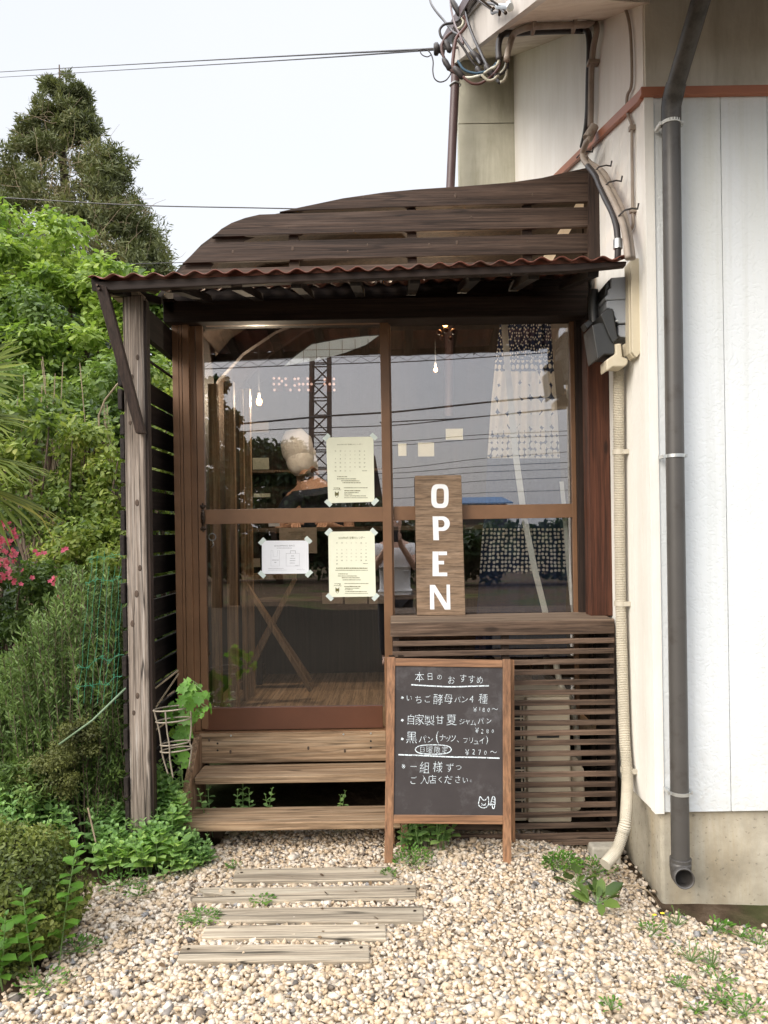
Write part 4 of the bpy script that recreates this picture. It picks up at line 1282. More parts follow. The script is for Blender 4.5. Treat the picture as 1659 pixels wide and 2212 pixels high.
for i in range(48):
    a = 2 * math.pi * i / 48
    ca, sa = math.cos(a), math.sin(a)
    q = lambda v, p: math.copysign(abs(v) ** p, v)
    ring.append(((468 + 57 * q(ca, .55), 1250 + 78 * q(sa, .6)), (470 + 25 * q(ca, .5), 1250 + 50 * q(sa, .5))))
ring.append(ring[0])
mb.grid([outl(r) for r in ring])
mb.build('letter', M['letter'], op)
mb = MB()
mb.add(outl([(420, 1382), (456, 1382), (462, 1538), (425, 1538)]), [(0, 1, 2, 3)])
arc = []
for i in range(17):
    a = -math.pi / 2 + math.pi * i / 16
    arc.append(((485 + 48 * math.cos(a), 1430 + 48 * math.sin(a)), (478 + 20 * math.cos(a), 1430 + 24 * math.sin(a))))
arc = [((457, 1382), (457, 1406))] + arc + [((458, 1478), (458, 1454))]
mb.grid([outl(r) for r in arc])
mb.build('letter', M['letter'], op)
mb = MB()
mb.add(outl([(420, 1612), (456, 1612), (462, 1773), (420, 1773)]), [(0, 1, 2, 3)])
for y, h, x1 in ((1612, 24, 514), (1673, 23, 495), (1749, 24, 516)):
    mb.add(outl([(457, y), (x1, y), (x1, y + h), (459, y + h)]), [(0, 1, 2, 3)])
mb.build('letter', M['letter'], op)
mb = MB()
mb.add(outl([(402, 1830), (428, 1830), (432, 1990), (404, 1990)]), [(0, 1, 2, 3)])
mb.add(outl([(511, 1828), (533, 1828), (537, 1991), (513, 1991)]), [(0, 1, 2, 3)])
mb.add([p + pl_.n * 0.0002 for p in outl([(402, 1830), (436, 1830), (537, 1991), (500, 1991)])], [(0, 1, 2, 3)])
mb.build('letter', M['letter'], op)

# ------------------------------------------------------------------ chalkboard
cb = thing('chalkboard', 'wood framed chalkboard easel with white handwritten menu, standing on the gravel', 'chalkboard', W(967, 1868, 2.98))
bp = Plane(W(830, 1865, 2.97), W(1105, 1871, 2.965), W(836.5, 1419, 3.10))
bp.prism(MB(), [(836.5, 1419), (854, 1419.4), (849, 1865), (830, 1865)], 0, 0.020).build('post', M['frame_v'], cb, bevel=0.002)
bp.prism(MB(), [(1086, 1423.5), (1103.5, 1424), (1105, 1871), (1087, 1870)], 0, 0.020).build('post', M['frame_v'], cb, bevel=0.002)
bp.prism(MB(), [(854.3, 1421.5), (1085.8, 1425.5), (1085.8, 1442), (854, 1438.7)], -0.001, 0.018).build('rail', M['frame_h'], cb, bevel=0.002)
bp.prism(MB(), [(850.4, 1760), (1086.6, 1762), (1086.6, 1781), (850.2, 1779)], -0.001, 0.018).build('rail', M['frame_h'], cb, bevel=0.002)
panel = bp.prism(MB(), [(853.5, 1438), (1087, 1441), (1087.5, 1764), (850, 1762)], -0.006, 0.005).build('panel', M['board'], cb)
back = Vector((0, 0.105, -0.0))
rear = []
for (xt, yt, xb, yb) in ((838, 1421, 832, 1838), (1102, 1426, 1104, 1843)):
    a_ = bp.at(xt, yt, -0.024)
    b_ = Vector((a_.x, -0.335, 0.0))
    MB().bar(a_, b_, 0.03, 0.018, (0, 1, 0)).build('rear_leg', M['frame_v'], cb)
    rear.append((a_, b_))
p, q = rear[0][0].lerp(rear[0][1], .85), rear[1][0].lerp(rear[1][1], .85)
MB().bar(p, q, 0.018, 0.03).build('rear_rail', M['frame_h'], cb)
mb = MB()
for x, y in ((846, 1418), (866, 1418.5), (1076, 1422.5), (1094, 1423)):
    c = bp.at(x, y, -0.012)
    mb.box(c.x - 0.012, c.x + 0.012, c.y - 0.006, c.y + 0.02, c.z - 0.002, c.z + 0.003)
mb.build('hinge', M['bronze'], cb)
CP = -0.0048
def z1(x, y):
    return 811.9 + 0.2727 * x, 1305.7 + 0.2727 * y
UNIT = 0.2727 * 3.03 / F
chalk = MB()
rc = random.Random(5)
def chars(line):
    for ch, x, y, s in line:
        # full-size glyphs fill about 0.92 of the nominal size
        V, _ = glyphs(ch, -0.013)
        if not len(V):
            continue
        h = V[:, 1].max() - V[:, 1].min()
        w = V[:, 0].max() - V[:, 0].min()
        k = s / 0.95
        write(chalk, ch, bp.at(*z1(x + rc.uniform(-3, 3), y + rc.uniform(-4, 4)), CP + 0.00004 * rc.random()), k * UNIT * rc.uniform(.92, 1.05), bp.ex, bp.ez, -0.013, rc.uniform(-.10, .06), fit=w * k * UNIT * rc.uniform(.84, .98))
chars([('本', 345, 572, 80), ('日', 432, 572, 62), ('の', 505, 578, 48), ('お', 600, 595, 72), ('す', 690, 588, 70), ('す', 757, 590, 66), ('め', 825, 594, 64)])
chars([('い', 266, 745, 56), ('ち', 340, 752, 70), ('ご', 412, 748, 66), ('酵', 492, 748, 86), ('母', 577, 752, 76), ('パ', 645, 748, 56), ('ン', 706, 752, 60), ('4', 760, 750, 70), ('種', 850, 748, 86)])
chars([('¥', 785, 830, 56), ('1', 824, 832, 46), ('8', 856, 832, 46), ('0', 892, 832, 42), ('〜', 945, 826, 54)])
chars([('自', 275, 912, 80), ('家', 347, 915, 84), ('製', 425, 920, 88), ('甘', 508, 912, 70), ('夏', 600, 914, 92), ('ジ', 685, 925, 52), ('ャ', 728, 930, 50), ('ム', 773, 935, 50), ('パ', 830, 920, 56), ('ン', 898, 920, 50)])
chars([('¥', 800, 1000, 56), ('2', 842, 1003, 48), ('8', 885, 1003, 44), ('0', 926, 1006, 38)])
chars([('黒', 285, 1058, 100), ('パ', 372, 1062, 68), ('ン', 434, 1068, 62), ('(', 487, 1055, 96), ('ナ', 527, 1055, 62), ('ッ', 567, 1065, 56), ('ツ', 610, 1060, 66), ('、', 650, 1085, 60), ('フ', 708, 1075, 50), ('リ', 755, 1078, 52), ('ュ', 797, 1092, 52), ('イ', 842, 1080, 56), (')', 882, 1078, 70)])
chars([('日', 368, 1150, 52), ('曜', 425, 1152, 60), ('限', 485, 1152, 56), ('定', 543, 1150, 54)])
chars([('¥', 722, 1170, 62), ('2', 772, 1170, 54), ('7', 822, 1172, 54), ('0', 868, 1174, 44), ('〜', 930, 1172, 60)])
chars([('※', 222, 1280, 62), ('一', 296, 1285, 60), ('組', 388, 1288, 92), ('様', 490, 1290, 92), ('ず', 585, 1290, 78), ('つ', 655, 1292, 52)])
chars([('ご', 302, 1390, 62), ('入', 385, 1388, 72), ('店', 447, 1386, 74), ('く', 512, 1386, 56), ('だ', 572, 1388, 70), ('さ', 652, 1388, 62), ('い', 706, 1390, 54), ('。', 755, 1400, 58)])
def cst(pts, w):
    stroke(chalk, smooth_pts([bp.at(*z1(*p), CP + 0.0001) for p in pts], 4), w * UNIT, bp.n)
cst([(280, 636), (430, 645), (600, 652), (760, 648), (895, 644)], 10)
cst([(178, 1190), (350, 1196), (600, 1208), (800, 1212), (980, 1218)], 10)
for x, y in ((210, 740), (210, 918), (210, 1066)):
    cst([(x - 8, y - 4), (x, y), (x + 6, y + 5)], 18)
cst([(455 + 142 * math.cos(a), 1149 + 40 * math.sin(a) + 3 * math.sin(3 * a)) for a in np.linspace(0.3, 6.7, 26)], 7)
# cat doodle and loaf
cst([(818, 1558), (826, 1522), (848, 1548), (868, 1548), (890, 1524), (893, 1560), (890, 1590), (866, 1610), (836, 1608), (814, 1588), (816, 1560)], 6)
cst([(836, 1578), (842, 1576)], 6); cst([(866, 1578), (872, 1576)], 6)
cst([(838, 1592), (848, 1585), (856, 1592), (864, 1585), (872, 1592)], 5)
cst([(898, 1585), (912, 1570), (920, 1535), (932, 1520), (943, 1535), (944, 1575), (938, 1612), (926, 1614), (918, 1580), (904, 1592)], 6)
for y in (1540, 1560, 1580):
    cst([(924, y), (940, y + 8)], 5)
chalk.build('chalk_writing', M['chalk'], cb)

# ------------------------------------------------------------------ notices on the door glass
def notice(label, corners, Y, mat, group=None, tape=True):
    """corners TL TR BR BL in photograph points"""
    c = [WY(*p, Y) for p in corners]
    n = thing('paper_notice', label, 'notice', (c[2] + c[3]) / 2, group)
    MB().prism(c, (0, 0.0004, 0)).build('sheet', M[mat], n)
    if tape:
        for p, s in zip(corners, (1, -1, 1, -1)):
            q = WY(*p, Y - 0.0008)
            a = Vector((1, 0, s)).normalized() * 0.017
            w = Vector((1, 0, -s)).normalized() * 0.0095
            q = q + Vector((rc.uniform(-.003, .003), 0, rc.uniform(-.003, .003)))
            MB().add([q - a - w, q + a - w, q + a + w, q - a + w], [(0, 1, 2, 3)]).build('tape', M['tape'], n)
    return n
EX, EZ = Vector((math.cos(ROLL * .3), 0, 0)).normalized(), Vector((0, 0, 1))
def dashes(mb, P, cx, cy, w, h, k):
    """a line of print too small to read: P maps detail points to the paper"""
    x = cx - w / 2
    r = random.Random(int(cx * 7 + cy))
    while x < cx + w / 2:
        l = min(r.uniform(.5, 1.6) * h, cx + w / 2 - x)
        if l > 0.2 * h:
            q = [P(x, cy - h * r.uniform(.3, .5)), P(x + l, cy - h * r.uniform(.3, .5)), P(x + l, cy + h * .4), P(x, cy + h * r.uniform(.3, .45))]
            mb.add(q, [(0, 1, 2, 3)])
        x += l + r.uniform(.15, .5) * h
NY = -0.0248
INK = NY - 0.0005
def print_calendar(n, P, U, title, tc_, tw, wx, wy, rows, lines, cat, note):
    mb, pale = MB(), MB()
    write(mb, title, P(*tc_), 30 * U, EX, EZ, 0, 0, fit=tw * U)
    for i, (ch, x) in enumerate(zip('日月火水木金土', wx)):
        write(pale if 1 < i < 5 else mb, ch, P(x, wy), 0.22 * (wx[1] - wx[0]) * 1.5 * U, EX, EZ)
    for y, first, start, end in rows:
        for i in range(7):
            dnum = first + i - start
            if i >= start and dnum <= end:
                write(pale if 1 < i < 5 else mb, str(dnum), P(wx[i], y), 0.34 * (wx[1] - wx[0]) * U, EX, EZ, 0.012)
    for cx, cy, w, h in lines:
        dashes(mb, P, cx, cy, w, h, 0)
    dashes(mb, P, *note, 0)
    cx, cy, s = cat
    head = [(-.5, -1), (-.18, -.6), (.2, -.62), (.5, -1), (.52, -.2), (.42, .3), (.2, .62), (0, .72), (-.22, .6), (-.5, .25), (-.55, -.2)]
    mb.add([P(cx + a * s, cy + b * s) for a, b in head], [tuple(range(len(head)))])
    stroke(mb, smooth_pts([P(cx + a * s, cy + b * s) for a, b in ((-1.0, -1.3), (-.6, -1.55), (-.3, -1.35), (0, -1.6), (.3, -1.35), (.6, -1.6), (.8, -1.9), (.7, -1.3), (1.1, -1.4))], 4), 0.09 * s * U, (0, -1, 0))
    m2 = MB()
    m2.add([Vector(P(cx + a * s, cy + b * s)) + Vector((0, -0.0002, 0)) for a, b in ((-.3, .2), (.28, .18), (.2, .5), (0, .62), (-.22, .5))], [(0, 1, 2, 3, 4)])
    mb.build('printing', M['ink'], n)
    pale.build('faded_printing', M['ink_pale'], n)
    m2.build('logo_face', M['paper_cream'], n)
n1 = notice('cream calendar sheet taped on the upper door pane', [(704.5, 945), (806.5, 943), (809, 1084), (709, 1087)], NY, 'paper_cream', 'calendars taped to the door')
P1 = lambda x, y: WY(702.2 + 0.0926 * x, 932.6 + 0.0926 * y, INK)
print_calendar(n1, P1, 0.0926 * 3.475 / F, '2023年5月 営業カレンダー', (580, 295), 610, [243, 357, 470, 585, 695, 808, 920], 450,
               [(540, 1, 1, 31), (632, 7, 0, 31), (724, 14, 0, 31), (820, 21, 0, 31), (912, 28, 0, 31)],
               [(400, 1050, 230, 22), (500, 1100, 440, 22), (590, 1145, 420, 24), (620, 1190, 420, 24), (270, 1312, 140, 18), (715, 1308, 550, 20), (640, 1376, 380, 26), (615, 1422, 330, 20), (540, 1455, 180, 18), (700, 1497, 500, 20), (720, 1540, 540, 16)],
               (275, 1475, 88), (920, 912, 110, 16))
n2 = notice('cream calendar sheet taped on the lower door pane', [(709, 1148.5), (808.7, 1147), (812, 1288.5), (711, 1290)], NY, 'paper_cream', 'calendars taped to the door')
P2 = lambda x, y: WY(548.6 + 0.1852 * x, 1124.6 + 0.1852 * y, INK)
print_calendar(n2, P2, 0.1852 * 3.475 / F, '2023年4月 営業カレンダー', (1140, 200), 310, [968, 1025, 1080, 1136, 1192, 1250, 1307], 260,
               [(298, 1, 6, 30), (340, 2, 0, 30), (382, 9, 0, 30), (423, 16, 0, 30), (464, 23, 0, 30), (505, 30, 0, 30)],
               [(1143, 555, 365, 15), (1140, 579, 380, 9), (1040, 622, 110, 10), (1090, 646, 220, 10), (1130, 667, 210, 11), (1140, 691, 210, 11), (975, 735, 70, 8), (1195, 734, 280, 9), (1150, 769, 190, 13), (1145, 789, 165, 9), (1105, 806, 90, 9), (1190, 828, 250, 10), (1195, 849, 270, 7)],
               (973, 818, 42), (1300, 500, 55, 8))
n3 = notice('white landscape sheet headed SHOPPING BAG taped on the lower door pane', [(565.5, 1168), (666, 1167.6), (667, 1239), (566, 1239.8)], NY, 'paper_white')
def bag_print(n, P, U, mat):
    mb = MB()
    write(mb, 'SHOPPING BAG', P(355, 293), 24 * U, EX, EZ, 0.01, 0, fit=235 * U)
    dashes(mb, P, 355, 320, 180, 8, 0)
    S = lambda pts, w: stroke(mb, [P(*p) for p in pts], w * U, (0, -1, 0))
    S([(198, 350), (198, 530), (298, 530), (298, 350)], 2)
    S([(198, 350), (220, 345), (225, 420), (270, 420), (275, 345), (298, 350)], 2)
    S([(375, 382), (530, 382), (530, 530), (375, 530), (375, 382)], 3)
    S([(425, 382), (425, 352), (485, 352), (485, 382)], 6)
    for c in ((450, 412, 34, 11), (450, 440, 62, 9), (450, 467, 62, 9), (450, 495, 62, 9), (250, 460, 80, 9), (250, 487, 25, 10), (255, 558, 180, 5), (275, 577, 220, 4), (500, 522, 40, 6)):
        dashes(mb, P, *c, 0)
    S([(500, 575), (515, 565), (525, 575), (540, 565), (550, 576), (565, 560), (575, 578), (588, 570)], 3)
    mb.build('printing', M[mat], n)
bag_print(n3, P2, 0.1852 * 3.475 / F, 'ink_grey')

# ------------------------------------------------------------------ corrugated hose and meters on the side wall
hz_ = thing('drain_hose', 'long cream corrugated hose clipped down the side wall to the ground', 'hose', W(1315, 1868, 2.95))
hp = [wall_pt(x, y, 0.032) for x, y in ((1336, 790), (1336.5, 900), (1337.5, 1050), (1340, 1262), (1343.5, 1411), (1349, 1589))] + [wall_pt(1355, 1678, 0.04), W(1352, 1765, 2.93), W(1345, 1800, 2.92), W(1331, 1838, 2.90), W(1306, 1869, 2.86)]
hp = smooth_pts(hp, 12)
Ls = [0]
for p, q in zip(hp, hp[1:]):
    Ls.append(Ls[-1] + (q - p).length)
nR = int(Ls[-1] / 0.0068)
pts, rad = [], []
for i in range(nR * 2):
    s = Ls[-1] * i / (nR * 2)
    k = max(0, min(len(hp) - 2, int(np.searchsorted(Ls, s)) - 1))
    pts.append(hp[k].lerp(hp[k + 1], (s - Ls[k]) / max(1e-6, Ls[k + 1] - Ls[k])))
    rad.append(0.0232 if i % 2 else 0.0196)
MB().tube(pts, rad, 16).build('hose', M['hose'], hz_)
for (x, y) in ((1337, 977), (1340.5, 1303.5), (1354, 1663)):
    c = wall_pt(x, y, 0.032)
    MB().tube([c + Vector((0, 0, -0.010)), c + Vector((0, 0, 0.010))], 0.0255, 16).box(c.x + 0.005, c.x + 0.032, c.y - 0.03, c.y - 0.015, c.z - 0.009, c.z + 0.009).build('hose_clip', M['hose'], hz_, smooth='auto')
mt = thing('meter_box', 'grey stepped electricity meter box on the side wall under the canopy', 'meter', wall_pt(1335, 735, 0.05))
def zm(x, y):
    return 1228.9 + 0.1364 * x, 521.2 + 0.1364 * y
def mblock(name, mat, pts, d0, d1, bev=0.004):
    return MB().prism([W(*zm(x, y), d0) for x, y in pts], (0, d1 - d0, 0)).build(name, M[mat], mt, bevel=bev)
mblock('upper_cover', 'meter', [(662, 575), (955, 555), (965, 912), (575, 930), (572, 870), (615, 850), (615, 760), (662, 740)], 3.00, 3.2)
mblock('lower_cover', 'meter', [(595, 938), (967, 918), (972, 1292), (785, 1300), (720, 1180), (705, 1090), (640, 1065), (598, 1060)], 3.005, 3.2)
mblock('terminal_cover', 'meter', [(784, 1325), (972, 1317), (974, 1500), (955, 1530), (810, 1512), (784, 1480)], 3.01, 3.2)
mblock('side_housing', 'meter_dark', [(575, 690), (640, 600), (652, 735), (610, 755), (608, 850), (565, 860)], 3.01, 3.15)
mblock('dark_meter', 'meter_dark', [(500, 1160), (595, 1075), (695, 1058), (765, 1490), (790, 1530), (700, 1610), (640, 1500)], 2.99, 3.12)
mblock('dark_cover', 'meter_dark', [(365, 1330), (480, 1290), (640, 1300), (735, 1700), (720, 1790), (560, 1790), (450, 1870)], 3.0, 3.14)
mb = MB().tube([W(*zm(385, 775), 3.1), W(*zm(385, 1120), 3.1), W(*zm(400, 1290), 3.1)], 0.020, 14)
mb.build('cable_entry', M['meter_dark'], mt, smooth='auto')
mblock('dark_bracket', 'meter_dark', [(235, 1300), (320, 1240), (400, 1290), (290, 1390)], 3.08, 3.14)
MB().tube([W(*zm(735, 1265), 2.985), W(*zm(775, 1255), 2.985)], 0.004, 8).build('latch', M['steel'], mt)
mblock('cable_gland', 'cream_pvc', [(590, 1880), (740, 1780), (735, 1620), (830, 1615), (850, 1830), (938, 1860), (935, 1935), (885, 1985), (700, 1985), (600, 2050)], 2.99, 3.08, 0.005)
mblock('gland_plate', 'cream_pvc', [(850, 1640), (930, 1600), (955, 1650), (945, 1800), (870, 1840)], 3.02, 3.08, 0.003)
tk = thing('cable_cover', 'cream plastic trunking box on the side wall beside the meter', 'trunking', wall_pt(1375, 770, 0.02))
d0 = 2.945
q0, q1 = W(1362, 558, d0), W(1384, 771, d0)
rad_ = 0.02
prof_ = [(q0.x, q0.z - 0.012), (q0.x + 0.012, q0.z), (wall_x(d0) + 0.005, q0.z), (wall_x(d0) + 0.005, q1.z + 0.02), (wall_x(d0) - 0.012, q1.z), (q0.x + 0.014, q1.z), (q0.x, q1.z + 0.02)]
MB().prism([(x, d0 - 3.5, z) for x, z in prof_], (0, 0.075, 0)).build('cover', M['cream_pvc'], tk, bevel=0.006)
MB().prism([(x - 0.004, d0 - 3.5 + 0.018, z) for x, z in prof_], (0, 0.05, 0)).build('base', M['cream_pvc'], tk, bevel=0.003)

# ================================================================== PLANTS
def unit(v):
    return v / np.maximum(1e-9, np.linalg.norm(v, axis=-1, keepdims=True))
T_QUAD = (np.array([(0, 0, 0), (.45, .27, .05), (1, 0, -.05), (.45, -.27, .05)]), np.array([(0, 3, 2, 1)]), None)
T_LONG = (np.array([(0, 0, 0), (.5, .11, .02), (1, 0, -.04), (.5, -.11, .02)]), np.array([(0, 3, 2, 1)]), None)
T_BROAD = (np.array([(0, 0, 0), (.5, 0, -.05), (1, 0, -.10), (.28, .25, .04), (.70, .21, .02), (.28, -.25, .04), (.70, -.21, .02)]),
           np.array([(0, 1, 4, 3), (0, 5, 6, 1)]), np.array([(1, 2, 4), (1, 6, 2)]))
T_OVAL = (np.array([(0, 0, 0), (.5, 0, -.04), (1, 0, -.14), (.25, .31, .06), (.72, .31, .03), (.25, -.31, .06), (.72, -.31, .03)]),
          np.array([(0, 1, 4, 3), (0, 5, 6, 1)]), np.array([(1, 2, 4), (1, 6, 2)]))
_lob = [(0, 0), (.05, .30), (.30, .22), (.32, .50), (.52, .30), (.70, .34), (.74, .14), (1, 0), (.74, -.14), (.70, -.34), (.52, -.30), (.32, -.50), (.30, -.22), (.05, -.30)]
T_LOBE = (np.array([(.35, 0, -.05)] + [(a, b, .06 * abs(b) * 2 - .05 * a) for a, b in _lob]), None, np.array([(0, i, i % 14 + 1) for i in range(1, 15)]))
T_NEEDLE = (np.array([(0, -.04, 0), (0, .04, 0), (1, 0, 0)]), None, np.array([(0, 1, 2)]))

def leaves(pos, axis, nrm, size, tmpl):
    """vertex array and face arrays of many leaves"""
    tv, q, t = tmpl
    a = unit(axis)
    s = unit(np.cross(nrm, a))
    n = np.cross(a, s)
    V = pos[:, None] + size[:, None, None] * (tv[None, :, 0:1] * a[:, None] + tv[None, :, 1:2] * s[:, None] + tv[None, :, 2:3] * n[:, None])
    off = (np.arange(len(pos)) * len(tv))[:, None, None]
    return V.reshape(-1, 3), [(f[None] + off).reshape(-1, f.shape[1]) for f in (q, t) if f is not None]
def merge(parts):
    Vs, Fs, n = [], {}, 0
    for V, fl in parts:
        for f in fl:
            Fs.setdefault(f.shape[1], []).append(f + n)
        Vs.append(V)
        n += len(V)
    return np.concatenate(Vs), [np.concatenate(v) for v in Fs.values()]
def clumps(C, rad, n, size, tmpl, rng, out=0.7, up=0.3, droop=0.25, flat=0.75, shell=0.45):
    """leaves spread through balls at C: more of them near each ball's skin"""
    C = np.asarray(C, float)
    k = np.repeat(np.arange(len(C)), n)
    d = unit(rng.normal(size=(len(k), 3)))
    r = rng.random(len(k)) ** shell
    rr = np.asarray(rad, float)[k]
    p = C[k] + d * (r * rr)[:, None] * np.array([1, 1, flat])
    nr = unit(d * out + np.array([0, 0, up]) + rng.normal(size=d.shape) * 0.45)
    ax = unit(np.cross(nr, rng.normal(size=d.shape)) + d * 0.6 + np.array([0, 0, -droop]))
    s = size * rng.uniform(0.6, 1.25, len(k))
    return leaves(p, ax, nr, s, tmpl)
def V3(p):
    return np.array([p.x, p.y, p.z])
def gpt(x, y):
    """photograph point on the ground"""
    r = ray(x, y)
    t = 1.28 / -r.z
    for _ in range(6):
        p = CAM + r * t
        t = (1.28 - float(gz(p.x, p.y))) / -r.z
    return CAM + r * t
def curve_up(a, b, bend, n=6):
    a, b = Vector(a), Vector(b)
    return [a.lerp(b, i / n) + Vector(bend) * math.sin(math.pi * i / n) for i in range(n + 1)]

M['lf_cedar'] = leafmat('cedar_foliage', [(0.065, 0.076, 0.030), (0.11, 0.128, 0.050), (0.15, 0.16, 0.062), (0.17, 0.145, 0.075)], 0.2, 0.7, 0.9)
M['lf_bright'] = leafmat('fresh_foliage', [(0.06, 0.11, 0.022), (0.15, 0.235, 0.04), (0.27, 0.37, 0.075), (0.38, 0.47, 0.12)], 0.4, 0.5, 1.1)
M['lf_shrub'] = leafmat('shrub_foliage', [(0.05, 0.085, 0.02), (0.13, 0.19, 0.04), (0.235, 0.295, 0.065), (0.36, 0.37, 0.10)], 0.4, 0.5, 2.0)
M['lf_mid'] = leafmat('mid_green_foliage', [(0.045, 0.08, 0.022), (0.095, 0.155, 0.035), (0.15, 0.225, 0.05), (0.22, 0.29, 0.08)], 0.35, 0.5, 1.6)
M['lf_dark'] = leafmat('dark_foliage', [(0.012, 0.026, 0.009), (0.03, 0.055, 0.017), (0.055, 0.09, 0.026)], 0.25, 0.55, 1.5)
M['lf_mint'] = leafmat('mint_leaves', [(0.14, 0.25, 0.085), (0.24, 0.40, 0.145), (0.33, 0.50, 0.17), (0.46, 0.60, 0.17)], 0.45, 0.5, 3.0)  # greens boosted past leaf colour to lift the clumps out of shadow
M['lf_box'] = leafmat('small_mound_leaves', [(0.045, 0.062, 0.016), (0.105, 0.135, 0.03), (0.18, 0.215, 0.05), (0.26, 0.28, 0.075)], 0.3, 0.45, 7.0)
M['lf_moss'] = leafmat('brownish_mound_leaves', [(0.05, 0.055, 0.018), (0.105, 0.115, 0.03), (0.16, 0.175, 0.045)], 0.25, 0.6, 9.0)
M['lf_rose'] = leafmat('rosemary_needles', [(0.06, 0.10, 0.03), (0.12, 0.19, 0.05), (0.20, 0.29, 0.08)], 0.2, 0.55, 5.0)
M['lf_palm'] = leafmat('palm_leaflets', [(0.045, 0.062, 0.012), (0.10, 0.135, 0.025), (0.18, 0.21, 0.04), (0.33, 0.27, 0.05)], 0.25, 0.65, 2.0, 0.12)
M['lf_vine'] = leafmat('vine_leaves', [(0.08, 0.19, 0.03), (0.15, 0.32, 0.05), (0.24, 0.42, 0.075)], 0.4, 0.45, 5.0)
M['lf_weed'] = leafmat('weed_leaves', [(0.06, 0.14, 0.02), (0.12, 0.26, 0.035), (0.20, 0.34, 0.055)], 0.35, 0.5, 6.0)
M['petal'] = leafmat('pink_petals', [(0.62, 0.085, 0.16), (0.74, 0.14, 0.23), (0.82, 0.26, 0.34)], 0.35, 0.5, 6.0)
M['petal_yellow'] = plain('yellow_petals', (0.7, 0.5, 0.03), 0.6)

# ------------------------------------------------------------------ bank behind the garden
def bank():
    xs = np.concatenate([np.arange(-40, -8, 4), np.arange(-8, 6.1, 0.7), [10, 20, 40]])
    ys = np.arange(3.5, 26, 0.9)
    g = []
    for y in ys:
        row = []
        for x in xs:
            t = min(1, max(0, (y - 4.5) / 9))
            h = 6.4 * t * t * (3 - 2 * t) * (0.8 + 0.2 * math.sin(x * .7 + 1) + .1 * math.sin(x * 1.9 + y))
            row.append((x, y, h - 0.25))
        g.append(row)
    tag(MB().grid(g).build('hillside', M['soil'], smooth=True), kind='structure')
    n = 26000
    r = np.random.default_rng(5)
    x = r.uniform(-16, 1.2, n)
    y = r.uniform(4.2, 15, n)
    t = np.clip((y - 4.5) / 9, 0, 1)
    z = 6.4 * t * t * (3 - 2 * t) * (0.8 + 0.2 * np.sin(x * .7 + 1)) - .2 + r.random(n) ** 2 * 1.0
    nr = unit(r.normal(size=(n, 3)) * .7 + np.array([0, -.5, .7]))
    V, Fc = leaves(np.stack([x, y, z], 1), np.cross(nr, r.normal(size=(n, 3))), nr, r.uniform(.12, .3, n), T_BROAD)
    tag(np_mesh('ground_cover', V, Fc, M['lf_dark']), 'dark leafy undergrowth covering the bank', 'undergrowth', kind='stuff')
bank()

